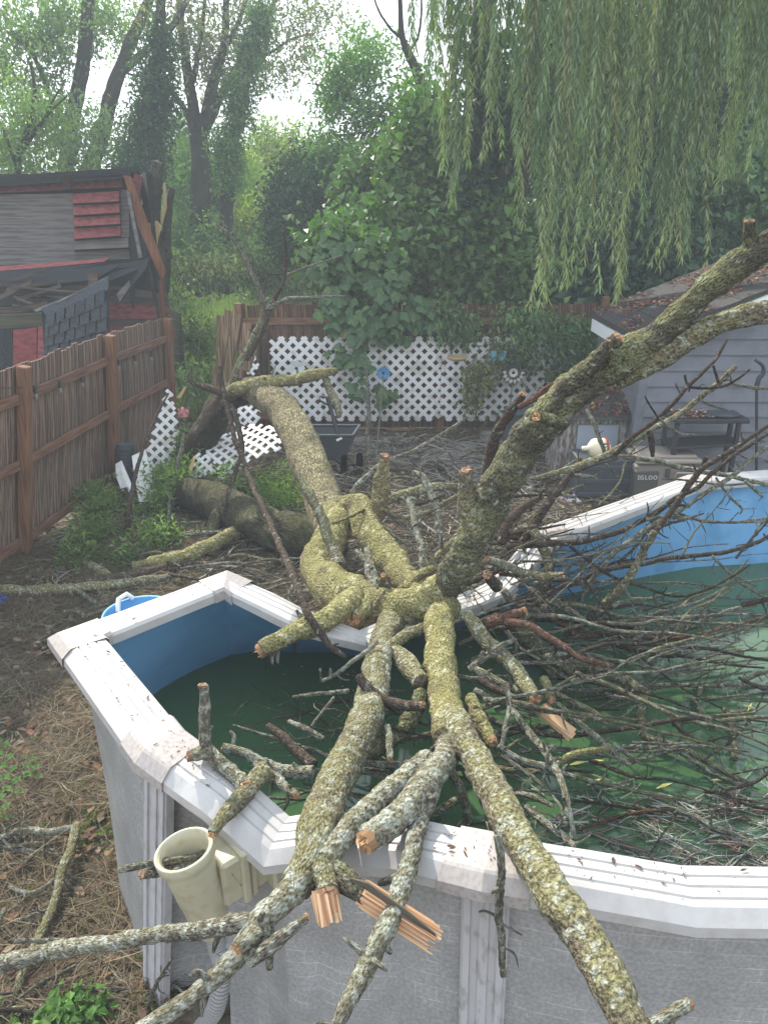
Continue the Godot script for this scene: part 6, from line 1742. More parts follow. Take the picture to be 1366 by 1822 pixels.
	limb(t, "branch", "brown", 138, [1.03, 1.421, -3.9, 0.0106, 1.122, 1.344, -3.91, 0.0096, 1.229, 1.26, -3.92, 0.0097, 1.361, 1.181, -3.93, 0.0087, 1.452, 1.155, -3.94, 0.0088, 1.584, 1.102, -3.95, 0.0077, 1.715, 1.069, -3.96, 0.0078, 1.838, 1.099, -3.97, 0.0072, 1.956, 1.155, -3.98, 0.0066, 2.049, 1.212, -3.99, 0.0055, 2.107, 1.255, -4, 0.0044], 9, 0.05, 0, 0)
	limb(t, "branch", "lichen", 139, [1.878, 1.309, -4, 0.0094, 1.963, 1.234, -4, 0.0084, 2.051, 1.152, -4, 0.0085, 2.148, 1.09, -4, 0.0075, 2.301, 1.006, -4, 0.0064], 4, 0.07, 0, 0)
	limb(t, "branch", "lichen", 140, [1.971, 1.228, -4, 0.0063, 2.087, 1.146, -4.025, 0.0064, 2.195, 1.092, -4.05, 0.0043], 4, 0.07, 0, 0)
	limb(t, "branch", "limb", 141, [0.874, 1.71, -4.2, 0.0155, 1.022, 1.749, -4.22, 0.0175, 1.135, 1.781, -4.24, 0.0207, 1.271, 1.826, -4.26, 0.0217, 1.38, 1.884, -4.28, 0.0196, 1.524, 1.967, -4.3, 0.0185, 1.623, 2.012, -4.32, 0.0175, 1.72, 2.07, -4.34, 0.0165, 1.825, 2.153, -4.36, 0.0164, 1.919, 2.228, -4.38, 0.0174, 2.014, 2.326, -4.4, 0.0133], 10, 0.07, 0, 0)
	limb(t, "branch", "brown", 142, [1.296, 1.874, -4.15, 0.0162, 1.413, 1.976, -4.181, 0.014, 1.543, 2.066, -4.213, 0.0129, 1.637, 2.156, -4.244, 0.0118, 1.708, 2.233, -4.275, 0.0118, 1.782, 2.299, -4.306, 0.0107, 1.856, 2.365, -4.338, 0.0097, 1.905, 2.43, -4.369, 0.0097, 1.938, 2.473, -4.4, 0.0054], 5, 0.08, 0, 0)
	limb(t, "twig", "brown", 143, [1.719, 2.222, -4.3, 0.0076, 1.84, 2.216, -4.3, 0.0076, 1.944, 2.24, -4.3, 0.0081, 2.008, 2.286, -4.3, 0.0075, 2.045, 2.324, -4.3, 0.0054], 2, 0.07, 0, 0)
	limb(t, "twig", "brown", 144, [1.721, 2.228, -4.3, 0.0086, 1.7, 2.258, -4.3, 0.007, 1.688, 2.291, -4.3, 0.0064], 0, 0.07, 0, 0)
	limb(t, "twig", "brown", 145, [1.539, 2.067, -4.2, 0.0064, 1.489, 2.13, -4.2, 0.0059, 1.445, 2.193, -4.2, 0.0042], 0, 0.07, 0, 0)
	limb(t, "twig", "grey", 146, [1.541, 2.067, -4.2, 0.0075, 1.606, 2.014, -4.2, 0.0075, 1.683, 1.977, -4.2, 0.007, 1.78, 1.971, -4.2, 0.0043], 0, 0.07, 0, 0)
	limb(t, "twig", "brown", 147, [1.886, 2.246, -4.3, 0.0097, 1.863, 2.3, -4.3, 0.008, 1.842, 2.342, -4.3, 0.0075], 0, 0.07, 0, 0)
	limb(t, "twig", "grey", 148, [1.765, 2.191, -4.25, 0.0064, 1.789, 2.152, -4.233, 0.0064, 1.857, 2.129, -4.217, 0.0059, 1.927, 2.111, -4.2, 0.0043], 0, 0.07, 0, 0)
	limb(t, "twig", "lichen", 149, [1.954, 2.235, -4.35, 0.0083, 2.127, 2.197, -4.425, 0.0096, 2.292, 2.164, -4.5, 0.0087], 2, 0.07, 0, 0)
	limb(t, "stub", "brown", 150, [1.496, 1.99, -4.2, 0.0162, 1.505, 1.941, -4.175, 0.0183, 1.516, 1.859, -4.15, 0.0119], 0, 0.07, 0, 0)
	limb(t, "stub", "brown", 151, [1.738, 1.824, -4, 0.0136, 1.744, 1.873, -4, 0.0125, 1.755, 1.903, -4, 0.0094], 0, 0.07, 0.7, 0)
	limb(t, "branch", "lichen", 152, [1.212, 2.042, -4.5, 0.012, 1.233, 1.996, -4.475, 0.0131, 1.261, 1.938, -4.45, 0.0131, 1.295, 1.866, -4.425, 0.0131, 1.324, 1.792, -4.4, 0.0098], 4, 0.07, 0, 0)
	limb(t, "twig", "lichen", 153, [1.33, 1.734, -4.4, 0.0066, 1.373, 1.694, -4.4, 0.0066, 1.416, 1.653, -4.4, 0.0044], 0, 0.07, 0, 0)
	limb(t, "branch", "lichen", 154, [0.88, 1.657, -4.35, 0.0131, 1.036, 1.661, -4.367, 0.0143, 1.167, 1.663, -4.383, 0.0143, 1.289, 1.638, -4.4, 0.0088], 6, 0.07, 0, 0)
	limb(t, "branch", "lichen", 155, [0.849, 1.608, -4.3, 0.012, 0.982, 1.585, -4.325, 0.0131, 1.158, 1.535, -4.35, 0.0099], 6, 0.07, 0, 0)
	limb(t, "branch", "lichen", 156, [1.246, 1.807, -4.3, 0.0107, 1.42, 1.804, -4.3, 0.0139, 1.609, 1.784, -4.3, 0.0161, 1.739, 1.748, -4.3, 0.0161, 1.856, 1.721, -4.3, 0.0151, 1.998, 1.695, -4.3, 0.014, 2.141, 1.668, -4.3, 0.013, 2.325, 1.621, -4.3, 0.0119], 9, 0.06, 0, 0)
	limb(t, "twig", "lichen", 157, [1.94, 1.699, -4.25, 0.0075, 1.969, 1.653, -4.213, 0.0074, 2.013, 1.595, -4.175, 0.0074, 2.066, 1.55, -4.137, 0.0069, 2.044, 1.529, -4.1, 0.0042], 3, 0.07, 0, 0)
	limb(t, "branch", "lichen", 158, [2.111, 1.679, -4.25, 0.0107, 2.163, 1.636, -4.225, 0.0107, 2.212, 1.593, -4.2, 0.0064], 2, 0.07, 0, 0)
	limb(t, "branch", "lichen", 159, [1.611, 1.71, -4.2, 0.0063, 1.786, 1.685, -4.233, 0.0064, 1.992, 1.647, -4.267, 0.0059, 2.207, 1.648, -4.3, 0.0043], 5, 0.07, 0, 0)
	limb(t, "branch", "grey", 160, [0.908, 1.668, -4.3, 0.0102, 1.041, 1.704, -4.35, 0.0091, 1.15, 1.754, -4.4, 0.0057], 3, 0.07, 0, 0)
	limb(t, "branch", "brown", 161, [0.68, 1.39, -4, 0.0327, 0.72, 1.493, -4.067, 0.0306, 0.823, 1.571, -4.133, 0.0254, 0.92, 1.599, -4.2, 0.0145], 5, 0.07, 0, 0)
	limb(t, "branch", "brown", 162, [0.808, 1.345, -4.1, 0.0279, 0.899, 1.475, -4.175, 0.028, 1.016, 1.606, -4.25, 0.0248, 1.112, 1.7, -4.325, 0.0182, 1.174, 1.768, -4.4, 0.0115], 4, 0.07, 0, 0)
	limb(t, "stub", "lichen", 163, [0.71, 1.308, -3.85, 0.0254, 0.641, 1.358, -3.8, 0.024, 0.557, 1.41, -3.75, 0.0197], 0, 0.07, 0.8, 0)
	limb(t, "stub", "brown", 164, [0.609, 1.279, -3.7, 0.036, 0.565, 1.337, -3.65, 0.0304, 0.539, 1.387, -3.6, 0.0249], 0, 0.07, 0.7, 0)
	limb(t, "branch", "limb", 165, [0.683, 1.296, -3.9, 0.0221, 0.784, 1.268, -3.85, 0.0258, 0.868, 1.274, -3.8, 0.0275, 0.966, 1.312, -3.75, 0.0213], 3, 0.07, 0.8, 0)
	limb(t, "branch", "lichen", 166, [0.824, 1.149, -3.9, 0.0208, 0.931, 1.099, -3.867, 0.0207, 1.036, 1.049, -3.833, 0.0196, 1.129, 0.999, -3.8, 0.0175], 3, 0.07, 0, 0)
	limb(t, "branch", "lichen", 167, [0.662, 1.201, -3.8, 0.0203, 0.726, 1.121, -3.8, 0.0224, 0.811, 1.088, -3.8, 0.0205, 0.906, 1.095, -3.8, 0.0174], 5, 0.07, 0, 0)
	limb(t, "branch", "brown", 168, [0.742, 1.116, -3.75, 0.0148, 0.828, 1.128, -3.775, 0.0159, 0.912, 1.168, -3.8, 0.0159, 0.996, 1.215, -3.825, 0.0149, 1.094, 1.239, -3.85, 0.0139], 4, 0.07, 0, 0)
	limb(t, "branch", "limb", 169, [0.864, 1.431, -4.1, 0.031, 0.907, 1.354, -4.033, 0.0287, 0.937, 1.264, -3.967, 0.0255, 0.908, 1.163, -3.9, 0.0203], 0, 0.07, 0, 0)
	limb(t, "branch", "grey", 170, [0.893, 1.448, -4, 0.0108, 0.972, 1.369, -4, 0.0098, 0.955, 1.275, -4, 0.0088, 1.003, 1.28, -4, 0.0044], 4, 0.07, 0, 0)
	limb(t, "branch", "grey", 171, [1.173, 1.352, -3.95, 0.0054, 1.131, 1.307, -3.933, 0.0076, 1.116, 1.235, -3.917, 0.0076, 1.134, 1.135, -3.9, 0.0044], 4, 0.07, 0, 0)
	limb(t, "branch", "red", 172, [0.614, 1.224, -3.4, 0.0203, 0.71, 1.242, -3.342, 0.0209, 0.796, 1.214, -3.283, 0.0197, 0.869, 1.189, -3.225, 0.0176, 0.94, 1.167, -3.167, 0.0165, 1.005, 1.178, -3.108, 0.0162, 1.063, 1.193, -3.05, 0.0124], 3, 0.07, 0, 0)
	limb(t, "branch", "red", 173, [0.486, 1.099, -3.55, 0.0253, 0.56, 1.14, -3.533, 0.0291, 0.644, 1.188, -3.517, 0.0279, 0.721, 1.233, -3.5, 0.0188], 0, 0.07, 1.4, 0)
	limb(t, "branch", "red", 174, [0.832, 1.135, -3.8, 0.0128, 0.885, 1.077, -3.808, 0.015, 0.951, 1.011, -3.815, 0.0162, 1.044, 0.938, -3.823, 0.0153, 1.123, 0.884, -3.831, 0.0143, 1.223, 0.877, -3.838, 0.0143, 1.335, 0.881, -3.846, 0.0149, 1.473, 0.868, -3.854, 0.0154, 1.602, 0.843, -3.862, 0.0155, 1.727, 0.847, -3.869, 0.0144, 1.85, 0.871, -3.877, 0.0133, 1.994, 0.909, -3.885, 0.0122, 2.126, 0.946, -3.892, 0.011, 2.256, 0.991, -3.9, 0.0099], 6, 0.07, 0, 0)
	limb(t, "limb", "shade", 175, [0.758, 0.95, -3.862, 0.0585, 0.859, 0.85, -3.772, 0.0627, 0.991, 0.74, -3.724, 0.0675, 1.135, 0.62, -3.775, 0.0591], 0, 0.07, 0, 0)
	limb(t, "limb", "limb", 176, [1.072, 0.72, -3.755, 0.0306, 1.144, 0.78, -3.674, 0.029, 1.234, 0.78, -3.611, 0.0286, 1.329, 0.76, -3.569, 0.0293, 1.38, 0.76, -3.47, 0.0277], 3, 0.07, 0, 0)
	limb(t, "branch", "limb", 177, [1.389, 0.77, -3.466, 0.0248, 1.349, 0.743, -3.381, 0.0216, 1.331, 0.7, -3.295, 0.0203, 1.326, 0.672, -3.21, 0.0191, 1.31, 0.72, -3.125, 0.0159], 0, 0.07, 0, 0)
	limb(t, "branch", "limb", 178, [1.299, 0.73, -3.128, 0.0204, 1.392, 0.742, -3.065, 0.0183, 1.473, 0.736, -3.002, 0.0163, 1.553, 0.715, -2.939, 0.0152, 1.629, 0.707, -2.876, 0.0142, 1.69, 0.71, -2.813, 0.0107], 5, 0.07, 0, 0)
	limb(t, "branch", "brown", 179, [0.385, 1.178, -2.75, 0.0139, 0.489, 1.106, -2.75, 0.0141, 0.592, 1.073, -2.75, 0.0133, 0.696, 1.042, -2.75, 0.0125, 0.826, 1.038, -2.75, 0.0121, 0.944, 1.054, -2.75, 0.0116, 1.053, 1.071, -2.75, 0.0116, 1.16, 1.098, -2.75, 0.0108, 1.259, 1.116, -2.75, 0.0099, 1.367, 1.129, -2.75, 0.0074], 10, 0.05, 0, 0)
	limb(t, "branch", "brown", 180, [1.242, 1.109, -2.75, 0.0074, 1.349, 0.967, -2.864, 0.0087, 1.47, 0.83, -2.978, 0.009, 1.597, 0.72, -3.092, 0.0075], 4, 0.07, 0, 0)
	limb(t, "twig", "lichen", 181, [1.504, 0.72, -3.053, 0.0045, 1.561, 0.736, -3.072, 0.0054, 1.62, 0.74, -3.091, 0.0036], 5, 0.07, 0, 0)
	limb(t, "branch", "brown", 182, [1.097, 1.274, -3.8, 0.0063, 1.17, 1.175, -3.751, 0.0074, 1.237, 1.083, -3.702, 0.0073, 1.279, 1.005, -3.653, 0.0073, 1.33, 0.941, -3.604, 0.0073, 1.413, 0.892, -3.555, 0.0067, 1.495, 0.844, -3.506, 0.0062, 1.575, 0.797, -3.456, 0.0056, 1.651, 0.771, -3.407, 0.005, 1.772, 0.73, -3.358, 0.004], 10, 0.05, 0, 0)
	limb(t, "branch", "grey", 183, [1.332, 1.215, -3.8, 0.0053, 1.371, 1.127, -3.74, 0.0063, 1.375, 1.042, -3.681, 0.0068, 1.366, 0.971, -3.621, 0.0068, 1.379, 0.901, -3.561, 0.0072, 1.407, 0.806, -3.502, 0.0062, 1.399, 0.78, -3.442, 0.0046], 8, 0.05, 0, 0)
	limb(t, "branch", "lichen", 184, [0.653, 1.115, -3.2, 0.0089, 0.767, 1.114, -3.2, 0.0107, 0.89, 1.121, -3.2, 0.0107, 0.952, 1.114, -3.2, 0.0098, 1.079, 1.091, -3.2, 0.0071], 8, 0.07, 0, 0)
	limb(t, "branch", "lichen", 185, [0.618, 1.21, -3.35, 0.0055, 0.644, 1.18, -3.3, 0.0072, 0.69, 1.15, -3.25, 0.0072, 0.755, 1.131, -3.2, 0.0062], 7, 0.07, 0, 0)
	limb(t, "twig", "lichen", 186, [0.659, 1.143, -3.3, 0.0045, 0.648, 1.121, -3.2, 0.0036], 0, 0.07, 0, 0)
	limb(t, "branch", "lichen", 187, [0.409, 1.124, -2.95, 0.0166, 0.501, 1.105, -2.913, 0.0173, 0.572, 1.109, -2.875, 0.0163, 0.623, 1.112, -2.837, 0.0146, 0.673, 1.105, -2.8, 0.0072], 4, 0.07, 0, 0)
	limb(t, "branch", "limb", 188, [0.427, 1.172, -3.05, 0.0183, 0.511, 1.148, -3, 0.0189, 0.572, 1.142, -2.95, 0.0179, 0.602, 1.154, -2.9, 0.012], 4, 0.07, 0, 0)
	limb(t, "branch", "brown", 189, [0.442, 1.159, -3, 0.0202, 0.5, 1.159, -2.925, 0.019, 0.574, 1.161, -2.85, 0.0127], 0, 0.07, 0, 0)
	limb(t, "branch", "lichen", 190, [0.559, 1.13, -2.8, 0.0168, 0.599, 1.122, -2.7, 0.0163, 0.625, 1.124, -2.6, 0.0166, 0.649, 1.136, -2.5, 0.0168, 0.67, 1.147, -2.4, 0.0156, 0.668, 1.162, -2.3, 0.0137, 0.667, 1.143, -2.2, 0.0126, 0.672, 1.092, -2.1, 0.011], 5, 0.07, 0, 0)
	limb(t, "branch", "lichen", 191, [0.459, 1.178, -2.5, 0.0124, 0.517, 1.144, -2.475, 0.0145, 0.589, 1.13, -2.45, 0.0152, 0.66, 1.123, -2.425, 0.0143, 0.748, 1.105, -2.4, 0.01], 4, 0.07, 0, 0)
	limb(t, "branch", "lichen", 192, [0.461, 1.177, -2.45, 0.0093, 0.512, 1.167, -2.4, 0.0106, 0.561, 1.159, -2.35, 0.0098, 0.601, 1.152, -2.3, 0.0055], 4, 0.07, 0, 0)
	limb(t, "branch", "limb", 193, [0.787, 1.107, -2.95, 0.0122, 0.849, 1.091, -2.917, 0.0138, 0.91, 1.078, -2.883, 0.0136, 0.96, 1.064, -2.85, 0.0096], 3, 0.07, 0.8, 0)
	limb(t, "stub", "mossy", 194, [0.736, 1.148, -3, 0.0214, 0.741, 1.142, -2.925, 0.0226, 0.74, 1.15, -2.85, 0.0197], 0, 0.07, 1.0, 0)
	limb(t, "branch", "lichen", 195, [0.778, 1.091, -2.9, 0.0132, 0.854, 1.063, -2.8, 0.0153, 0.912, 1.061, -2.7, 0.0149, 0.957, 1.065, -2.6, 0.0137, 0.988, 1.088, -2.5, 0.0088], 5, 0.07, 0, 0)
	limb(t, "branch", "grey", 196, [0.952, 1.108, -2.6, 0.0095, 0.991, 1.1, -2.55, 0.0094, 1.033, 1.091, -2.5, 0.0062], 0, 0.07, 0, 0)
	limb(t, "branch", "mossy", 197, [0.683, 1.088, -2.5, 0.0122, 0.765, 1.12, -2.517, 0.0158, 0.846, 1.123, -2.533, 0.0152, 0.915, 1.127, -2.55, 0.0124], 0, 0.07, 0, 0)
	limb(t, "branch", "grey", 198, [1.167, 0.72, -3.068, 0.0112, 1.274, 0.749, -3.024, 0.012, 1.389, 0.765, -2.979, 0.0128, 1.457, 0.742, -2.934, 0.0117, 1.523, 0.718, -2.889, 0.0107, 1.596, 0.707, -2.844, 0.0097, 1.683, 0.71, -2.799, 0.007], 3, 0.07, 0, 0)
	limb(t, "branch", "grey", 199, [0.468, 1.178, -2.5, 0.0076, 0.501, 1.191, -2.617, 0.0102, 0.535, 1.212, -2.733, 0.0106, 0.537, 1.239, -2.85, 0.0084], 4, 0.07, 0, 0)
	limb(t, "branch", "lichen", 200, [0.404, 1.139, -3.1, 0.0173, 0.505, 1.211, -3.133, 0.0156, 0.569, 1.237, -3.167, 0.0131, 0.634, 1.24, -3.2, 0.0088], 5, 0.07, 0, 0)
	limb(t, "twig", "lichen", 201, [0.453, 1.174, -3.1, 0.0095, 0.46, 1.232, -3.1, 0.0094, 0.475, 1.221, -3.1, 0.0051], 3, 0.07, 0, 0)
	limb(t, "branch", "lichen", 202, [0.467, 1.252, -2.15, 0.0097, 0.515, 1.283, -2.1, 0.0114, 0.567, 1.294, -2.05, 0.0074], 3, 0.07, 0, 0)
	limb(t, "branch", "lichen", 203, [0.489, 1.241, -2.1, 0.0127, 0.535, 1.243, -2.033, 0.0143, 0.578, 1.253, -1.967, 0.0139, 0.615, 1.261, -1.9, 0.01], 4, 0.07, 0, 0)
	limb(t, "twig", "lichen", 204, [0.626, 1.152, -2.25, 0.0054, 0.635, 1.167, -2.175, 0.0056, 0.624, 1.18, -2.1, 0.0032], 0, 0.07, 0, 0)
	limb(t, "branch", "lichen", 205, [0.318, 1.508, -1.7, 0.0097, 0.332, 1.436, -1.66, 0.0122, 0.336, 1.278, -1.653, 0.0125, 0.346, 1.17, -1.647, 0.0118, 0.36, 1.017, -1.64, 0.0093], 3, 0.07, 0, 0)
	limb(t, "twig", "lichen", 206, [0.331, 1.365, -1.65, 0.0088, 0.306, 1.367, -1.63, 0.0052], 0, 0.07, 0, 0)

	# countless thin shoots between the named limbs
	rng.seed = 2024
	for k in 190:
		var p: Vector3
		var d: Vector3
		if k >= 150:
			p = Vector3(rng.randf_range(0.25, 1.5), rng.randf_range(0.74, 1.2), rng.randf_range(-2.7, -4.2))
			var a := rng.randf_range(-0.8, 0.6)
			d = Vector3(cos(a), rng.randf_range(-0.1, 0.15), sin(a))
		elif k < 40:
			p = Vector3(rng.randf_range(0.35, 1.8), rng.randf_range(0.72, 1.05), rng.randf_range(-2.5, -4.1))
			var a := rng.randf_range(-0.7, 0.5)
			d = Vector3(cos(a), rng.randf_range(-0.02, 0.3), sin(a))
		elif k < 85:
			p = Vector3(rng.randf_range(0.15, 0.95), rng.randf_range(0.75, 1.35), rng.randf_range(-3.8, -5.0))
			var a := rng.randf_range(-1.2, 1.6)
			d = Vector3(cos(a), rng.randf_range(-0.1, 0.55), sin(a))
		elif k > 110:
			p = Vector3(rng.randf_range(0.4, 1.9), rng.randf_range(0.85, 1.55), rng.randf_range(-3.4, -4.7))
			var a := rng.randf_range(-0.9, 0.4)
			d = Vector3(cos(a), rng.randf_range(-0.05, 0.5), sin(a))
		else:
			p = Vector3(rng.randf_range(-0.3, 0.5), rng.randf_range(0.75, 1.1), rng.randf_range(-2.2, -3.3))
			var a := PI + rng.randf_range(-0.5, 0.9)
			d = Vector3(cos(a), rng.randf_range(-0.15, 0.2), sin(a))
		var l := rng.randf_range(0.25, 0.95)
		var r := rng.randf_range(0.003, 0.009) if rng.randf() < 0.75 else rng.randf_range(0.009, 0.017)
		if k >= 150:
			r = rng.randf_range(0.008, 0.017)
			l = rng.randf_range(0.5, 1.15)
		var f := []
		for q in 5:
			var u := q / 4.0
			var s := p + d * l * u + Vector3(rng.randf_range(-1, 1), rng.randf_range(-0.6, 0.8), rng.randf_range(-1, 1)) * 0.035 * l * (1.0 if q else 0.0)
			s.y = maxf(s.y, 0.7)
			f.append_array([s.x, s.y, s.z, r * (1.0 - 0.65 * u)])
		limb(t, "twig", ["brown", "grey", "lichen", "limb" if k >= 150 else "brown", "limb"][k % 5], 900 + k, f, 5, 0.09)


# long pale fibres where the front limbs tore
func splinters(t: Node3D) -> void:
	rng.seed = 88
	for q in [["torn_strip", Vector3(-0.07, 1.339, -1.66), Vector3(0.146, 1.266, -1.56), 40.0, 34], ["torn_strip", Vector3(0.699, 1.103, -2.86), Vector3(0.821, 1.065, -2.72), 16.0, 6], ["torn_strip", Vector3(-0.175, 1.339, -1.67), Vector3(-0.153, 1.277, -1.6), 40.0, 30]]:
		var b := Buf.new()
		var a: Vector3 = q[1]
		var c: Vector3 = q[2]
		var d := (c - a).normalized()
		var view := (a - Vector3(0, 3.19, 0)).normalized()
		var s := d.cross(view).normalized()
		var n := s.cross(d).normalized()
		if n.dot(view) > 0:
			n = -n
		var w: float = q[3] * a.distance_to(Vector3(0, 3.19, 0)) / 1369.0
		var m: int = q[4]
		for k in m:
			var u := (k + 0.5) / m - 0.5
			var off := s * w * u + n * (0.014 * cos(u * 4.0) + rng.randf_range(-0.005, 0.005))
			var p0 := a + off + d * rng.randf_range(0.0, 0.12) * a.distance_to(c)
			var p1 := c + off + d * (rng.randf_range(-0.3, 0.0) if rng.randf() < 0.4 else rng.randf_range(-0.08, 0.05)) * a.distance_to(c)
			var hw := w / m * rng.randf_range(1.0, 2.8)
			var col := [Color(0.6, 0.37, 0.19), Color(0.68, 0.45, 0.26), Color(0.48, 0.28, 0.15), Color(0.64, 0.4, 0.22), Color(0.36, 0.18, 0.1)][rng.randi() % 5] as Color
			var tw := rng.randf_range(0.1, 1.0)
			var sk := s * hw * rng.randf_range(-0.8, 0.8)
			b.quad(p0 - s * hw, p1 - s * hw * tw + sk, p1 + s * hw * tw + sk, p0 + s * hw, col)
			b.quad(p0 - s * hw - n * 0.012, p1 - s * hw * tw + sk - n * 0.004, p1 - s * hw * tw + sk, p0 - s * hw, col * 0.8)
			b.quad(p0 + s * hw, p1 + s * hw * tw + sk, p1 + s * hw * tw + sk - n * 0.004, p0 + s * hw - n * 0.012, col * 0.8)
		part(q[0], b, M.torn_wood, t)
	var b := Buf.new()
	# strip of dark bark left along the upper side of the big splinter
	b.prism([Vector3(-0.1, 1.367, -1.68), Vector3(-0.045, 1.378, -1.65), Vector3(0.059, 1.336, -1.6), Vector3(0.14, 1.298, -1.555), Vector3(0.149, 1.283, -1.553), Vector3(0.027, 1.327, -1.6), Vector3(-0.07, 1.328, -1.66)], Vector3(0, -0.02, -0.025), Color(0.1, 0.085, 0.065))
	part("bark_strip", b, M.torn_wood, t)


func garden_things() -> void:
	# second, older log on the ground left of the trunk
	var t := thing("fallen_log", "dark mossy thick log lying on the ground left of the leaning trunk", "log", Vector3(-1.337, 0, -7.182))
	limb(t, "stem", "log", 207, [-2.193, 0.2, -8.097, 0.1702, -1.795, 0.22, -7.695, 0.2115, -1.378, 0.22, -7.175, 0.2144, -0.994, 0.22, -6.82, 0.2053, -0.654, 0.21, -6.644, 0.1913, -0.403, 0.2, -6.414, 0.144], 0, 0.07, 0, 0)
	limb(t, "stub", "log", 208, [-1.692, 0.25, -7.487, 0.0582, -1.73, 0.2, -7.224, 0.0617, -1.717, 0.08, -7.002, 0.0604], 0, 0.07, 0, 0)
	# garden cart
	var o := thing("garden_cart", "black plastic tipping cart standing behind the leaning trunk", "cart", Vector3(-0.583, 0, -9.084))
	var b := Buf.new()
	var rim := [Vector3(-1.07, 0.531, -9.6), Vector3(-0.311, 0.531, -9.6), Vector3(-0.371, 0.6, -8.9), Vector3(-1.098, 0.6, -8.9)]
	var bot := [Vector3(-0.978, 0.238, -9.5), Vector3(-0.442, 0.238, -9.5), Vector3(-0.49, 0.263, -9), Vector3(-1.021, 0.263, -9)]
	for k in 4:
		b.quad(bot[k], bot[(k + 1) % 4], rim[(k + 1) % 4], rim[k])
		b.bar([rim[k], rim[(k + 1) % 4]], 0.018, Color.WHITE, 8)
	b.quad(bot[0], bot[1], bot[2], bot[3])
	part("tub", b, M.grey_plastic, o)
	b = Buf.new()
	b.box(between(Vector3(-0.573, 0.543, -8.88), Vector3(-0.499, 0.572, -8.9)), Vector3(0.075, 0.03, 0.004), Color(0.7, 0.7, 0.7))
	part("label_plate", b, M.paint, o)
	for q in [Vector3(-0.491, 0.183, -9), Vector3(-0.309, 0.089, -9.35)]:
		var wh := Node3D.new()
		b = Buf.new()
		b.lathe(Transform3D(Basis(Vector3(0, 0, -1), Vector3(1, 0, 0.15).normalized(), Vector3(0, 1, 0)).orthonormalized(), q), [Vector2(0.09, -0.035), Vector2(0.13, -0.04), Vector2(0.145, -0.02), Vector2(0.145, 0.02), Vector2(0.13, 0.04), Vector2(0.09, 0.035)], Color.WHITE, 24)
		var w := part("wheel", b, M.black_metal, o)
		b = Buf.new()
		b.lathe(Transform3D(Basis(Vector3(0, 0, -1), Vector3(1, 0, 0.15).normalized(), Vector3(0, 1, 0)).orthonormalized(), q), [Vector2(0.0, -0.03), Vector2(0.092, -0.028), Vector2(0.092, 0.028), Vector2(0.0, 0.03)], Color(2.0, 2.0, 2.1), 20)
		part("hub", b, M.grey_plastic, w)
		wh.free()
	b = Buf.new()
	b.bar([Vector3(-0.543, 0.275, -9.1), Vector3(-0.577, 0.549, -9.2), Vector3(-0.66, 0.843, -9.3), Vector3(-0.691, 0.963, -9.3)], 0.026, Color.WHITE, 8)
	b.bar([Vector3(-0.691, 0.963, -9.3), Vector3(-0.78, 0.991, -9.3), Vector3(-0.796, 0.935, -9.3), Vector3(-0.728, 0.893, -9.3), Vector3(-0.659, 0.864, -9.3)], 0.014, Color.WHITE, 6)
	b.bar([Vector3(-0.691, 0.977, -9.3), Vector3(-0.628, 0.977, -9.3), Vector3(-0.616, 0.907, -9.3), Vector3(-0.653, 0.836, -9.3)], 0.014, Color.WHITE, 6)
	part("handle", b, M.black_metal, o)
	b = Buf.new()
	b.bar([Vector3(-0.641, 0.285, -9), Vector3(-0.491, 0.183, -9), Vector3(-0.309, 0.089, -9.35)], 0.014, Color.WHITE, 6)
	part("axle", b, M.black_metal, o)
	# thin stake and sapling stem
	o = thing("sapling", "thin mossy sapling stem standing in front of the lattice beside the stake", "sapling", Vector3(-0.243, 0.066, -9))
	limb(o, "stem", "grey", 209, [-0.243, 0.044, -9, 0.0313, -0.207, 0.377, -9.05, 0.0248, -0.191, 0.789, -9.1, 0.0215, -0.202, 1.134, -9.1, 0.0151, -0.207, 1.461, -9.15, 0.009], 8, 0.16, 0, 0)
	# petalled ornaments
	pinwheel("metal garden flower", "blue round petalled metal flower on a thin stake before the lattice", Vector3(-0.008, 0.959, -10.8), 0.11, 20, Color(0.09, 0.24, 0.44), Vector3(-0.111, -0.025, -9.6), 2)
	pinwheel("metal garden flower", "white petalled metal flower on the left end of the lattice", Vector3(-1.242, 1.008, -10.9), 0.13, 9, Color(0.55, 0.6, 0.6), Vector3.ZERO, 1)
	pinwheel("metal garden flower", "black and white petalled metal flower near the right end of the lattice", Vector3(1.823, 0.969, -10.8), 0.16, 14, Color(0.5, 0.47, 0.42), Vector3(1.775, 0.201, -10.7), 3)
	o = thing("butterfly_ornament", "pale blue metal butterfly fixed on the lattice among creeper leaves", "ornament", Vector3(1.61, 1.184, -10.9))
	for s in [-1, 1]:
		b = Buf.new()
		var c := Vector3(1.61, 1.184, -10.9)
		b.prism([c, c + Vector3(0.05 * s, 0.07, 0.02), c + Vector3(0.11 * s, 0.075, 0.04), c + Vector3(0.1 * s, 0.0, 0.03), c + Vector3(0.07 * s, -0.07, 0.02), c + Vector3(0.02 * s, -0.06, 0.0)], Vector3(0, 0, -0.004), Color(0.13, 0.34, 0.42))
		part("wing", b, M.paint, o)
	o = thing("hanging_feeder", "small tan tray feeder hanging by cords on the white lattice", "bird feeder", Vector3(1.036, 1.168, -10.9))
	b = Buf.new()
	b.lathe(Transform3D(Basis(), Vector3(1.033, 1.146, -10.9)), [Vector2(0.0, -0.03), Vector2(0.09, -0.025), Vector2(0.14, 0.0), Vector2(0.145, 0.03), Vector2(0.13, 0.03), Vector2(0.12, 0.005), Vector2(0.0, -0.012)], Color(0.42, 0.32, 0.17), 20)
	part("tray", b, M.paint, o)
	b = Buf.new()
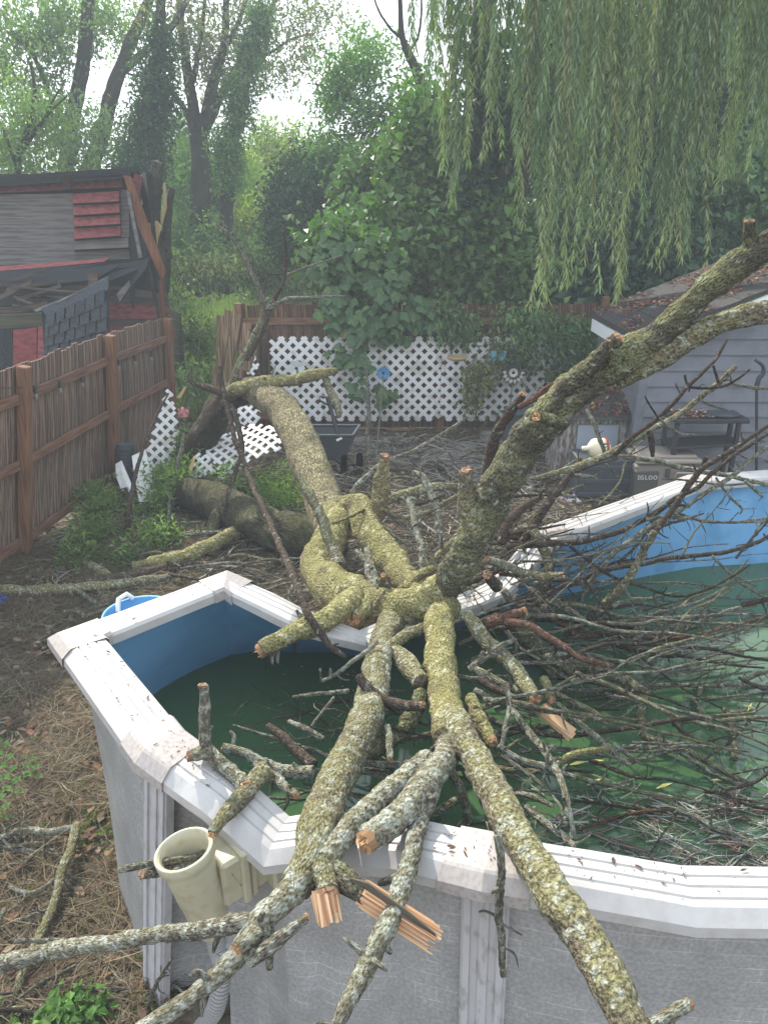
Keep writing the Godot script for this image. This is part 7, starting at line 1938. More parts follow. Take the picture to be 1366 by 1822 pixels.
	for s in [-0.13, 0.13]:
		b.bar([Vector3(1.032, 1.162, -10.9) + Vector3(s, 0.03, 0), Vector3(1.038, 1.342, -10.9)], 0.004, Color(0.1, 0.09, 0.07), 4)
	b.bar([Vector3(1.038, 1.342, -10.9), Vector3(1.062, 1.491, -11.1)], 0.004, Color(0.1, 0.09, 0.07), 4)
	part("cord", b, M.paint, o)
	# concrete block
	o = thing("concrete_block", "pale hollow concrete block at the foot of the back fence", "block", Vector3(1.552, -0.154, -10.9))
	b = Buf.new()
	var cb := Vector3(1.546, -0.034, -10.9)
	for q in [[Vector3(0, 0.085, 0), Vector3(0.27, 0.035, 0.16)], [Vector3(0, -0.085, 0), Vector3(0.27, 0.035, 0.16)], [Vector3(-0.115, 0, 0), Vector3(0.04, 0.136, 0.16)], [Vector3(0.115, 0, 0), Vector3(0.04, 0.136, 0.16)]]:
		b.box(at(cb + q[0]), q[1], Color.WHITE, 0.004)
	part("shell", b, M.concrete, o)
	b = Buf.new()
	b.box(at(cb + Vector3(0, 0, -0.07)), Vector3(0.19, 0.135, 0.02))
	part("back", b, M.concrete, o)
	# dark ribbed bin behind the brown broken branch
	o = thing("ribbed_bin", "dark slate ribbed plastic bin behind the brown broken branch", "bin", Vector3(1.883, -0.165, -9.9))
	b = Buf.new()
	var lo := Vector3(1.866, -0.141, -9.9)
	b.box(at(lo + Vector3(0, 0.36, -0.2)), Vector3(0.44, 0.72, 0.4), Color(1.2, 1.25, 1.4), 0.02)
	part("body", b, M.grey_plastic, o)
	for k in 6:
		b = Buf.new()
		b.box(at(lo + Vector3(-0.18 + k * 0.072, 0.34, 0.004)), Vector3(0.03, 0.62, 0.02), Color(1.2, 1.25, 1.4), 0.006)
		part("rib", b, M.grey_plastic, o)
	b = Buf.new()
	b.box(at(lo + Vector3(0, 0.735, -0.2)), Vector3(0.47, 0.035, 0.43), Color(1.2, 1.25, 1.4), 0.01)
	part("lid", b, M.grey_plastic, o)
	# leaf-strewn cabinet left of the garage
	o = thing("garden_cabinet", "old pale garden cabinet with leaf-strewn roof and grey door beside the garage", "cabinet", Vector3(2.674, -0.119, -9))
	b = Buf.new()
	var f := [Vector3(2.248, -0.044, -9), Vector3(3.022, -0.041, -8.95), Vector3(2.917, 0.842, -8.95), Vector3(2.341, 0.815, -9)]
	var fl := Vector3(f[0].x, 0.0, -9.0)
	b.box(at(Vector3(2.53, 0.38, -9.3)), Vector3(0.86, 0.76, 0.6), Color.WHITE, 0.01)
	part("body", b, M.dirty_panel, o)
	b = Buf.new()
	b.box(at(Vector3(2.58, 0.46, -8.99)), Vector3(0.5, 0.5, 0.03), Color(0.32, 0.36, 0.42), 0.006)
	part("door", b, M.paint, o)
	for q in [[Vector3(2.26, 0.4, -8.985), Vector3(0.12, 0.8, 0.04)], [Vector3(2.9, 0.4, -8.985), Vector3(0.13, 0.8, 0.04)], [Vector3(2.58, 0.755, -8.985), Vector3(0.76, 0.07, 0.045)]]:
		b = Buf.new()
		b.box(at(q[0]), q[1], Color(1.35, 1.35, 1.3), 0.006)
		part("frame", b, M.dirty_panel, o)
	b = Buf.new()
	b.prism([Vector3(2.02, 0.8, -8.86), Vector3(3.02, 0.8, -8.86), Vector3(3.0, 0.84, -8.86), Vector3(2.9, 1.0, -9.2), Vector3(2.1, 1.0, -9.2), Vector3(2.02, 0.84, -8.86)], Vector3(0, -0.01, -0.6), Color(1.5, 1.5, 1.5))
	part("roof", b, M.roof_shingle, o)
	rng.seed = 123
	var buf := PackedFloat32Array()
	for k in 420:
		var u := rng.randf()
		var w := rng.randf()
		put(buf, Basis.from_euler(Vector3(rng.randf_range(0.2, 0.9), rng.randf() * TAU, 0)) * Basis.from_scale(Vector3.ONE * rng.randf_range(0.04, 0.085)), Vector3(lerpf(2.05, 2.98, u), 0.86 + 0.17 * minf(w * 2.0, 1.0) + rng.randf() * 0.02, lerpf(-8.88, -9.75, w)), [Color(0.17, 0.06, 0.045), Color(0.22, 0.1, 0.06), Color(0.12, 0.05, 0.045), Color(0.28, 0.18, 0.1)][rng.randi() % 4])
	scatter(o, "fallen_leaves", litter_leaf(), buf)
	# cream float in front of it, on a dark crate
	o = thing("dark_crate", "low dark crate under the cream float in front of the garden cabinet", "crate", Vector3(2.657, 0, -8.717))
	b = Buf.new()
	b.box(at(Vector3(2.5, 0.26, -8.45)), Vector3(0.62, 0.5, 0.45), Color(0.9, 0.9, 0.95), 0.015)
	part("body", b, M.grey_plastic, o)
	for k in 3:
		b = Buf.new()
		b.box(at(Vector3(2.5, 0.1 + k * 0.16, -8.222)), Vector3(0.58, 0.05, 0.02), Color(1.1, 1.1, 1.15), 0.005)
		part("rib", b, M.grey_plastic, o)
	o = thing("cream_float", "cream round plastic float with a spout lying on the dark crate", "float", Vector3(2.442, 0.499, -8.4))
	b = Buf.new()
	var cf := Vector3(2.438, 0.599, -8.4)
	b.lathe(Transform3D(Basis(Vector3(0, 1, 0), Vector3(-1, 0, 0.1).normalized(), Vector3(0, 0, 1)).orthonormalized(), cf), [Vector2(0.0, -0.13), Vector2(0.07, -0.12), Vector2(0.105, -0.08), Vector2(0.12, 0.0), Vector2(0.105, 0.07), Vector2(0.06, 0.11), Vector2(0.028, 0.12), Vector2(0.026, 0.19), Vector2(0.0, 0.195)], Color(0.72, 0.64, 0.46), 24)
	part("body", b, M.paint, o)
	b = Buf.new()
	b.lathe(Transform3D(Basis(Vector3(0, 1, 0), Vector3(-1, 0, 0.1).normalized(), Vector3(0, 0, 1)).orthonormalized(), cf), [Vector2(0.104, -0.09), Vector2(0.113, -0.088), Vector2(0.12, -0.06), Vector2(0.112, -0.06)], Color(0.3, 0.06, 0.05), 24)
	part("band", b, M.paint, o)
	# cooler
	o = thing("cooler", "tan picnic cooler with white lettering standing against the garage wall", "cooler", Vector3(3.089, 0.07, -8.3))
	b = Buf.new()
	var cc := Vector3(3.12, 0.0, -8.28)
	b.box(at(cc + Vector3(0, 0.27, 0)), Vector3(0.66, 0.46, 0.4), Color(0.2, 0.175, 0.15), 0.03)
	part("body", b, M.paint, o)
	b = Buf.new()
	b.box(at(cc + Vector3(-0.2, 0.25, 0.012)), Vector3(0.27, 0.38, 0.4), Color(0.08, 0.075, 0.07), 0.02)
	part("end_panel", b, M.paint, o)
	b = Buf.new()
	b.box(at(cc + Vector3(0.02, 0.545, 0.01)), Vector3(0.72, 0.05, 0.46), Color(0.3, 0.26, 0.22), 0.014)
	b.box(at(cc + Vector3(0.02, 0.585, 0.0)), Vector3(0.62, 0.04, 0.38), Color(0.26, 0.225, 0.19), 0.014)
	part("lid", b, M.paint, o)
	b = Buf.new()
	b.box(at(cc + Vector3(0.02, 0.4, 0.212)), Vector3(0.05, 0.12, 0.02), Color(0.06, 0.06, 0.06), 0.004)
	part("latch", b, M.paint, o)
	b = Buf.new()
	b.bar([cc + Vector3(0.1, 0.35, 0.2), cc + Vector3(0.11, 0.42, 0.235), cc + Vector3(0.29, 0.42, 0.235), cc + Vector3(0.3, 0.35, 0.2)], 0.013, Color(0.36, 0.32, 0.28), 6)
	part("handle", b, M.paint, o)
	var tm := TextMesh.new()
	tm.text = "IGLOO"
	var sf := SystemFont.new()
	sf.font_names = PackedStringArray(["Droid Sans"])
	sf.font_weight = 700
	tm.font = sf
	tm.font_size = 24
	tm.pixel_size = 0.003
	tm.depth = 0.004
	tm.material = mat("lettering", Color(0.42, 0.42, 0.42))
	var mi := MeshInstance3D.new()
	mi.name = "lettering"
	mi.mesh = tm
	mi.position = cc + Vector3(-0.2, 0.36, 0.216) - o.position
	o.add_child(mi, true)
	# patio table
	o = thing("patio_table", "black metal two-shelf patio table against the grey-blue garage wall", "table", Vector3(3.786, 0.086, -8.35))
	var ta := Vector3(3.141, 0.938, -8.2)
	var tb := Vector3(3.957, 0.963, -8.2)
	b = Buf.new()
	b.box(at(Vector3((ta.x + tb.x) / 2, 0.99, -8.3)), Vector3(tb.x - ta.x, 0.045, 0.42), Color(1.6, 1.65, 1.8), 0.006)
	part("table_top", b, M.black_metal, o)
	b = Buf.new()
	b.box(at(Vector3((ta.x + tb.x) / 2, 0.7, -8.3), 0, 0, 0.06), Vector3(tb.x - ta.x - 0.04, 0.025, 0.38), Color.WHITE, 0.004)
	part("shelf", b, M.black_metal, o)
	for q in [Vector3(ta.x + 0.05, 0.48, -8.13), Vector3(tb.x - 0.1, 0.48, -8.13), Vector3(ta.x + 0.05, 0.48, -8.47), Vector3(tb.x - 0.03, 0.48, -8.47)]:
		b = Buf.new()
		b.box(at(q), Vector3(0.045, 0.96, 0.045), Color.WHITE, 0.004)
		part("leg", b, M.black_metal, o)
	buf = PackedFloat32Array()
	for k in 150:
		put(buf, Basis.from_euler(Vector3(rng.randf_range(0.0, 0.6), rng.randf() * TAU, 0)) * Basis.from_scale(Vector3.ONE * rng.randf_range(0.03, 0.07)), Vector3(lerpf(ta.x + 0.02, tb.x - 0.3, rng.randf()), 1.02 + rng.randf() * 0.015, lerpf(-8.12, -8.48, rng.randf())), [Color(0.17, 0.06, 0.045), Color(0.22, 0.12, 0.08), Color(0.4, 0.36, 0.3)][rng.randi() % 3])
	scatter(o, "fallen_leaves", litter_leaf(), buf)
	o = thing("drooping_cushion", "dark flat cushion lying on the right end of the patio table", "cushion", Vector3(tb.x - 0.24, 1.01, -8.3))
	b = Buf.new()
	b.lathe(Transform3D(Basis.from_scale(Vector3(1.6, 1.0, 1.0)), Vector3(tb.x - 0.24, 1.013, -8.25)), [Vector2(0.0, 0.0), Vector2(0.1, 0.0), Vector2(0.12, 0.02), Vector2(0.1, 0.045), Vector2(0.0, 0.055)], Color(1.4, 1.4, 1.5), 18)
	part("pad", b, M.grey_plastic, o)
	# shepherd's crook
	o = thing("plant_hook", "black curved plant hook pole right of the patio table", "pole", Vector3(4.15, 0.048, -8))
	b = Buf.new()
	var pth := [Vector3(4.156, 0.015, -8), Vector3(4.038, 0.704, -8), Vector3(3.913, 1.395, -8), Vector3(3.922, 1.478, -8), Vector3(3.953, 1.531, -8), Vector3(3.947, 1.596, -8), Vector3(3.903, 1.643, -8), Vector3(3.839, 1.678, -8)]
	b.bar([pth[0], pth[1], pth[2]], 0.015, Color.WHITE, 8)
	part("pole", b, M.black_metal, o)
	b = Buf.new()
	var crv := []
	for k in range(2, 7):
		for j in 5:
			crv.append(catmull(pth[k - 1] if k > 2 else pth[2], pth[k], pth[k + 1], pth[mini(k + 2, 7)], j / 5.0))
	b.bar(crv, 0.026, Color(2.0, 2.1, 2.3), 8, 0.016)
	part("hook", b, M.black_metal, o)
	# blue tub behind the pool
	o = thing("blue_tub", "blue plastic tub with a white handle behind the left pool rail", "tub", Vector3(-2.15, 0, -5.721))
	b = Buf.new()
	var tc := Vector3(-1.802, 0.35, -5)
	b.lathe(Transform3D(Basis(), Vector3(tc.x, 0.03, tc.z)), [Vector2(0.0, 0.0), Vector2(0.2, 0.0), Vector2(0.26, 0.33), Vector2(0.275, 0.335), Vector2(0.27, 0.35), Vector2(0.25, 0.34), Vector2(0.19, 0.02), Vector2(0.0, 0.02)], Color(0.1, 0.3, 0.55), 28)
	part("body", b, M.paint, o)
	b = Buf.new()
	b.bar([tc + Vector3(-0.2, -0.02, -0.1), tc + Vector3(-0.2, 0.06, -0.15), tc + Vector3(-0.15, 0.08, -0.19), tc + Vector3(-0.12, 0.03, -0.22)], 0.02, Color(0.75, 0.75, 0.75), 8)
	part("handle", b, M.paint, o)
	o = thing("blue_tarp", "crumpled bright blue tarp corner on the straw left of the pool", "tarp", Vector3(-3.263, 0, -5.819))
	b = Buf.new()
	var tp := Vector3(-3.299, 0.03, -5.794)
	b.grid(func(u: float, w: float) -> Vector3: return tp + Vector3(u * 0.3 - 0.2, 0.05 * absf(fn.get_noise_2d(u * 60.0, w * 60.0)) * 2.0, w * 0.3 - 0.15), 10, 10, Color(0.03, 0.08, 0.45), true)
	part("sheet", b, M.paint, o)
	# dark corrugated pipe behind the white boards
	o = thing("drain_pipe", "dark corrugated drain pipe standing between post and white boards", "pipe", Vector3(-2.999, 0.102, -8.4))
	b = Buf.new()
	b.bar([Vector3(-3.004, 0.171, -8.4), Vector3(-2.949, 0.631, -8.45)], 0.1, Color.WHITE, 16)
	for k in 10:
		var p := (Vector3(-3.004, 0.171, -8.4)).lerp(Vector3(-2.949, 0.631, -8.45), k / 10.0)
		b.bar([p, p + Vector3(0, 0.02, 0)], 0.112, Color.WHITE, 16)
	part("tube", b, M.grey_plastic, o)
	# small pink rag of cloth
	o = thing("pink_rag", "crumpled pink cloth scrap between the lattice triangle and the trunk", "cloth", Vector3(-2.395, 0.815, -9))
	b = Buf.new()
	var pr := Vector3(-2.39, 0.864, -9)
	b.grid(func(u: float, w: float) -> Vector3: return pr + Vector3(u * 0.13 - 0.07, w * 0.12 - 0.06, 0.05 * fn.get_noise_2d(u * 40.0, w * 40.0) + 0.02), 8, 8, Color(0.62, 0.27, 0.27))
	part("sheet", b, M.paint, o)
	# string of lamps on the left fence, unlit
	o = thing("string_lights", "sagging black cord of small hanging glass bulbs on the left fence", "string lights", Vector3(-3.2, 1.2, -8.0))
	b = Buf.new()
	b.bar([Vector3(-3.282, 1.722, -6.5), Vector3(-3.155, 1.643, -6.85), Vector3(-3.111, 1.595, -7.3), Vector3(-3.126, 1.561, -8), Vector3(-3.13, 1.583, -8.5), Vector3(-2.999, 1.559, -8.8), Vector3(-2.924, 1.571, -9.2), Vector3(-2.852, 1.519, -9.9)], 0.005, Color.WHITE, 5)
	part("cord", b, M.black_metal, o)
	for q in [[64, 700, 6.9], [108, 690, 7.35], [147, 680, 8.0], [212, 650, 8.75], [241, 642, 9.2], [270, 635, 9.7]]:
		var s: Vector3 = Vector3((q[0] - 683.0) / 1369.0 * (q[2] * 0.928 + (3.19 - far_y(q[1], q[2])) * 0.373), far_y(q[1], q[2]), -q[2])
		b = Buf.new()
		b.bar([s + Vector3(0, 0.07, 0), s], 0.016, Color.WHITE, 8)
		var sk := part("socket", b, M.black_metal, o)
		b = Buf.new()
		b.lathe(at(s), [Vector2(0.0, -0.06), Vector2(0.013, -0.054), Vector2(0.018, -0.032), Vector2(0.012, 0.0)], Color(0.2, 0.19, 0.17), 10)
		part("bulb", b, M.paint, sk)
	# cut orange splinter in the litter
	for q in [["long orange splinter standing by the lattice scrap below the trunk", Vector3(-2.216, 0.33, -8.3), Vector3(-2.168, 0.479, -8.4), 0.05], ["short pale splinter below the far end of the left fence", Vector3(-2.603, 0.891, -9.6), Vector3(-2.505, 1.021, -9.6), 0.06]]:
		b = Buf.new()
		b.prism([q[1] - Vector3(q[3] / 2, 0, 0), q[1] + Vector3(q[3] / 2, 0, 0), q[2] + Vector3(q[3] / 3, 0.02, 0), q[2] - Vector3(q[3] / 3, 0, 0)], Vector3(0, 0, -0.03), Color(0.6, 0.4, 0.22))
		solo("wood_splinter", b, M.torn_wood, q[0], "splinter")
	# scrap of pale paper flowers near the far rail
	b = Buf.new()
	rng.seed = 31
	for k in 12:
		var p := Vector3(2.07, 0.05, -8.135) + Vector3(rng.randf_range(-0.12, 0.12), rng.randf_range(0, 0.05), rng.randf_range(-0.1, 0.1))
		b.face(p, p + Vector3(0.05, 0.02, 0.03), p + Vector3(0.01, 0.05, 0.0), Color(0.66, 0.64, 0.74))
	solo("torn_paper", b, M.paint, "scraps of pale lilac paper on the soil behind the far pool rail", "paper")


func pinwheel(kind: String, label: String, c: Vector3, r: float, petals: int, col: Color, foot: Vector3, layers: int) -> void:
	var o := thing("garden_flower", label, "ornament", c)
	var d := (Vector3(0, 3.0, 0) - c).normalized()
	d.y *= 0.3
	d = d.normalized()
	var x := Vector3.UP.cross(d).normalized()
	var y := d.cross(x)
	for l in layers:
		var rr := r * (1.0 - 0.28 * l)
		for k in petals:
			var a := TAU * (k + 0.5 * l) / petals
			var u := x * cos(a) + y * sin(a)
			var s := d.cross(u)
			var w := rr * sin(PI / petals) * 1.15
			var b := Buf.new()
			var z := d * 0.008 * l
			var tint := col * (1.0 - 0.12 * (k % 2))
			if kind == "metal garden flower" and petals == 14 and (l == 1 or (l == 0 and sin(a) > 0.2)):
				tint = Color(0.03, 0.03, 0.03)
			b.prism([c + z + u * rr * 0.12, c + z + u * rr * 0.6 - s * w + d * 0.012, c + z + u * rr + d * 0.02, c + z + u * rr * 0.6 + s * w + d * 0.012], d * -0.003, tint)
			part("petal", b, M.paint, o)
	var b := Buf.new()
	b.lathe(Transform3D(Basis(x, d, y), c + d * 0.02), [Vector2(0.0, 0.012), Vector2(r * 0.12, 0.006), Vector2(r * 0.14, -0.01)], col * 0.5, 12)
	part("centre", b, M.paint, o)
	if foot != Vector3.ZERO:
		b = Buf.new()
		b.bar([c - d * 0.01, foot], 0.009, Color(0.12, 0.11, 0.08), 6)
		part("stake", b, M.paint, o)


func loose_branches() -> void:
	# sticks in the skimmer cup
	stick("upper lichen-covered stick poking out of the cream skimmer cup", "", "lichen", 210, [-0.85, 1.206, -1.86, 0.0116, -0.775, 1.171, -1.913, 0.0119, -0.66, 1.142, -1.967, 0.0121, -0.588, 1.128, -2.02, 0.0102], 3, 0.07, 0.7, "broken_branch")
	stick("lower stick with orange broken end lying in the cream skimmer cup", "", "lichen", 211, [-0.613, 1.117, -1.97, 0.0144, -0.704, 1.125, -1.937, 0.0163, -0.758, 1.147, -1.903, 0.016, -0.779, 1.179, -1.87, 0.0137], 2, 0.07, 0.7, "broken_branch")
	# on the ground, lower left
	stick("thick mossy branch lying upright in the view on the straw left of the pool", "", "limb", 212, [-1.605, 0.16, -3.114, 0.0238, -1.575, 0.13, -2.824, 0.0233, -1.56, 0.1, -2.626, 0.0222, -1.56, 0.09, -2.407, 0.0201, -1.57, 0.06, -2.269, 0.0159], 6, 0.07, 0, "broken_branch")
	stick("grey lichened branch crossing the top of the mossy branch left of the pool", "", "lichen", 213, [-2.031, 0.1, -3.09, 0.0166, -1.904, 0.1, -3.155, 0.018, -1.768, 0.1, -3.141, 0.018, -1.627, 0.12, -3.164, 0.0158], 5, 0.07, 0, "broken_branch")
	stick("thin grey stick just below the lichened branch left of the pool", "", "grey", 214, [-2.021, 0.07, -3.083, 0.0116, -1.845, 0.06, -3.06, 0.0139, -1.71, 0.06, -3.06, 0.0104], 3, 0.07, 0, "broken_branch")
	stick("short bent pale stick left of the mossy branch on the straw", "", "lichen", 215, [-1.838, 0.07, -2.82, 0.0104, -1.709, 0.08, -2.779, 0.0124, -1.616, 0.1, -2.84, 0.0105], 3, 0.07, 0, "broken_branch")
	stick("pale straight stick left of the mossy branch below the bent one", "", "lichen", 216, [-1.743, 0.06, -2.633, 0.008, -1.654, 0.08, -2.649, 0.009, -1.568, 0.1, -2.673, 0.007], 3, 0.07, 0, "broken_branch")
	stick("thin grey stick lying at the foot of the pool wall", "", "grey", 217, [-1.345, 0.05, -2.31, 0.0086, -1.201, 0.06, -2.297, 0.0095, -1.075, 0.05, -2.312, 0.0067], 5, 0.07, 0, "broken_branch")
	stick("dark twig leaning upright against the pool wall beside the hose", "", "grey", 218, [-0.994, 0.05, -2.233, 0.0084, -0.823, 0.565, -1.95, 0.0081, -0.774, 0.688, -1.9, 0.007, -0.727, 0.797, -1.86, 0.0045], 5, 0.05, 0, "broken_branch")
	stick("short pale broken stick lying behind the long front branch", "", "lichen", 219, [-1.61, 0.2, -2.416, 0.0102, -1.516, 0.2, -2.422, 0.0111, -1.397, 0.2, -2.422, 0.0093], 3, 0.07, 0, "broken_branch")
	stick("curved thin stick on the straw close to the pool wall", "", "limb", 220, [-1.536, 0.05, -2.883, 0.0083, -1.422, 0.05, -2.838, 0.0092, -1.325, 0.05, -2.695, 0.0079, -1.305, 0.05, -2.601, 0.0058], 2, 0.07, 0, "broken_branch")
	stick("mossy stick lying on the green weeds in the lower left corner", "", "limb", 221, [-1.603, 0.08, -2.17, 0.0128, -1.5, 0.07, -2.208, 0.0147, -1.385, 0.06, -2.226, 0.0139, -1.296, 0.06, -2.253, 0.0105], 3, 0.07, 0, "broken_branch")
	stick("thin brown stick under the lichened branch on the straw", "", "limb", 222, [-1.933, 0.05, -2.914, 0.0073, -1.854, 0.06, -2.935, 0.0094, -1.795, 0.08, -3.011, 0.0075], 3, 0.07, 0, "broken_branch")
	stick("dark stick with broken round end standing before the pool wall in the lower right corner", "", "lichen", 223, [0.655, 1.279, -1.3, 0.0181, 0.714, 1.302, -1.32, 0.0182, 0.771, 1.312, -1.34, 0.0159], 2, 0.07, 0.7, "broken_branch")
	# on the ground behind the pool's left corner
	stick("long straight mossy stick on the soil behind the left pool corner", "", "limb", 224, [-3.407, 0.09, -5.905, 0.0489, -3.011, 0.09, -5.885, 0.0487, -2.648, 0.08, -5.945, 0.0492, -2.284, 0.08, -6.03, 0.0497, -1.924, 0.07, -6.158, 0.0464], 4, 0.07, 0, "broken_branch")
	stick("yellow mossy branch with broken orange end below the dark log", "", "mossy", 225, [-1.414, 0.16, -7.028, 0.0704, -1.583, 0.16, -6.755, 0.0726, -1.806, 0.14, -6.543, 0.0708, -2.047, 0.1, -6.444, 0.0656, -2.301, 0.08, -6.413, 0.0524], 4, 0.07, 0.7, "broken_branch")
	stick("short mossy stub branch lying left of the yellow mossy one", "", "limb", 226, [-2.703, 0.1, -6.384, 0.0347, -2.532, 0.08, -6.251, 0.0427, -2.367, 0.06, -6.047, 0.0416], 2, 0.07, 0, "broken_branch")
	stick("dark thin branch lying under the yellow mossy branch", "", "brown", 227, [-2.615, 0.12, -6.006, 0.0397, -2.321, 0.1, -6.154, 0.0451, -1.977, 0.08, -6.366, 0.0465, -1.68, 0.08, -6.425, 0.0375, -1.262, 0.06, -6.407, 0.0281], 6, 0.07, 0, "broken_branch")
	stick("thin grey twig stuck in the soil by the left pool rail", "", "grey", 228, [-2.789, 0.04, -6.107, 0.0225, -2.546, 0.1, -5.804, 0.0215, -2.377, 0.12, -5.629, 0.0167], 2, 0.07, 0, "broken_branch")
	stick("white-barked short stick lying in front of the dark log", "", "grey", 229, [-1.453, 0.05, -7.211, 0.0258, -1.077, 0.06, -6.978, 0.0352, -0.805, 0.06, -7.047, 0.0253], 4, 0.07, 0, "broken_branch")
	stick("small dark dead stem standing in the weeds below the white boards", "", "brown", 230, [-2.708, 0.396, -7.6, 0.0213, -2.619, 0.284, -7.4, 0.0235, -2.616, 0.1, -7.24, 0.0233], 4, 0.1, 0, "broken_branch")
	stick("long thin dark stem leaning across the lattice triangle", "", "brown", 231, [-2.442, 1.183, -8.6, 0.0115, -2.553, 0.9, -8.2, 0.0167, -2.627, 0.578, -7.8, 0.0216, -2.611, 0.346, -7.4, 0.0234, -2.624, 0.05, -7.211, 0.0207], 5, 0.1, 0, "broken_branch")
	stick("thin grey stem right of the white boards", "", "grey", 232, [-2.242, 0.778, -8.4, 0.0171, -2.295, 0.51, -8.2, 0.0226, -2.352, 0.249, -8, 0.0224, -2.277, 0.05, -7.508, 0.016], 4, 0.07, 0, "broken_branch")
	# brush behind the junction, around the collapsed back wall
	rng.seed = 404
	for k in 110:
		var p := Vector3(rng.randf_range(-1.2, 1.3), 0.04 + rng.randf() * 0.25, rng.randf_range(-5.0, -8.6))
		if k % 4 == 3:
			p = Vector3(rng.randf_range(0.8, 2.4), 0.04 + rng.randf() * 0.3, rng.randf_range(-5.6, -7.6))
		var a := rng.randf() * PI
		var l := rng.randf_range(0.3, 0.9)
		var d := Vector3(cos(a), rng.randf_range(-0.06, 0.22), sin(a) * 0.7)
		var r := rng.randf_range(0.006, 0.022)
		var e := p + d * l
		var m := p + d * l * 0.5 + Vector3(rng.randf_range(-0.05, 0.05), 0.04, rng.randf_range(-0.05, 0.05))
		stick("bare broken branch among the brush heaped behind the crushed pool edge", "brush heaped behind the pool", ["grey", "lichen", "limb", "brown"][k % 4], 700 + k, [p.x, maxf(p.y, 0.03), p.z, r, m.x, maxf(m.y, 0.04), m.z, r * 0.9, e.x, maxf(e.y, 0.03), e.z, r * 0.5], 4, 0.1)
	rng.seed = 505
	for k in 45:
		var p := Vector3(rng.randf_range(-2.7, -0.9), 0.03 + rng.randf() * 0.1, rng.randf_range(-5.0, -7.4))
		var a := rng.randf_range(-0.7, 0.7)
		var d := Vector3(cos(a), rng.randf_range(-0.05, 0.18), sin(a))
		var l := rng.randf_range(0.25, 0.85)
		var r := rng.randf_range(0.005, 0.02)
		var m := p + d * l * 0.5 + Vector3(0, 0.03, rng.randf_range(-0.05, 0.05))
		var e := p + d * l
		stick("bare stick in the litter between the left fence and the dark log", "sticks before the dark log", ["grey", "limb", "brown", "lichen"][k % 4], 850 + k, [p.x, p.y, p.z, r, m.x, maxf(m.y, 0.03), m.z, r * 0.9, e.x, maxf(e.y, 0.03), e.z, r * 0.5], 4, 0.1)
	rng.seed = 606
	for k in 30:
		var p := Vector3(rng.randf_range(-2.3, -1.35), 0.02 + rng.randf() * 0.07, rng.randf_range(-2.0, -3.5))
		var a := rng.randf() * PI
		var d := Vector3(cos(a), rng.randf_range(-0.04, 0.1), sin(a))
		var l := rng.randf_range(0.15, 0.5)
		var r := rng.randf_range(0.004, 0.014)
		var m := p + d * l * 0.5 + Vector3(rng.randf_range(-0.03, 0.03), 0.02, rng.randf_range(-0.03, 0.03))
		var e := p + d * l
		stick("short bare stick in the twig heap on the straw left of the pool", "twig heap left of the pool", ["grey", "lichen", "brown"][k % 3], 800 + k, [p.x, maxf(p.y, 0.02), p.z, r, m.x, maxf(m.y, 0.02), m.z, r * 0.9, minf(e.x, -1.25), maxf(e.y, 0.02), e.z, r * 0.5], 4, 0.06)
	# floating pieces
	stick("forked grey stick floating left of the short straight one on the green water", "", "limb", 233, [1.669, 0.7, -3.488, 0.0126, 1.662, 0.71, -3.353, 0.015, 1.669, 0.71, -3.273, 0.0138, 1.685, 0.7, -3.234, 0.0082], 1, 0.07, 0, "floating_branch")
	stick("small upright piece touching the forked floating stick", "", "limb", 234, [1.752, 0.7, -3.586, 0.0128, 1.718, 0.71, -3.512, 0.0126, 1.678, 0.71, -3.455, 0.0096], 0, 0.07, 0, "floating_branch")
	stick("short straight thick stick floating upright in the view at right", "", "limb", 235, [1.795, 0.7, -3.403, 0.0123, 1.797, 0.71, -3.317, 0.0186, 1.747, 0.71, -3.162, 0.0161, 1.687, 0.71, -2.988, 0.0154], 0, 0.07, 0.5, "floating_branch")
	stick("side prong lying on the head of the short thick floating stick", "", "limb", 236, [1.805, 0.71, -3.349, 0.0093, 1.853, 0.71, -3.356, 0.0103, 1.915, 0.7, -3.388, 0.0066], 0, 0.07, 0, "floating_branch")
	stick("thin dark twig floating to the right of the short thick stick", "", "brown", 237, [1.744, 0.71, -3.255, 0.0039, 1.866, 0.71, -3.285, 0.0049, 1.989, 0.71, -3.267, 0.0039], 3, 0.07, 0, "floating_branch")
	stick("pale lichened stick floating left of the bent mossy limb", "", "lichen", 238, [0.934, 0.71, -3.552, 0.01, 1.069, 0.72, -3.534, 0.012, 1.211, 0.72, -3.547, 0.012, 1.34, 0.71, -3.586, 0.0101], 4, 0.07, 0, "floating_branch")
	stick("long pale stick floating across the water to the right edge", "", "lichen", 239, [1.385, 0.71, -3.578, 0.0081, 1.58, 0.71, -3.602, 0.0111, 1.752, 0.71, -3.59, 0.0111, 1.93, 0.71, -3.594, 0.0111, 2.169, 0.71, -3.602, 0.0091], 6, 0.07, 0, "floating_branch")
	stick("stout pale stick floating at the right edge above the long pale one", "", "lichen", 240, [1.995, 0.72, -3.645, 0.0102, 2.085, 0.72, -3.682, 0.0134, 2.223, 0.72, -3.72, 0.0125], 3, 0.07, 0, "floating_branch")
	stick("dark stick crossing the stout pale one at the right edge", "", "brown", 241, [1.978, 0.73, -3.644, 0.0085, 2.031, 0.72, -3.587, 0.0116, 2.124, 0.71, -3.532, 0.0104], 2, 0.07, 0, "floating_branch")
	stick("thin grey stick floating above the long pale one", "", "grey", 242, [1.416, 0.71, -3.643, 0.0053, 1.552, 0.71, -3.695, 0.0065, 1.72, 0.71, -3.727, 0.0065, 1.952, 0.71, -3.761, 0.0044], 4, 0.07, 0, "floating_branch")
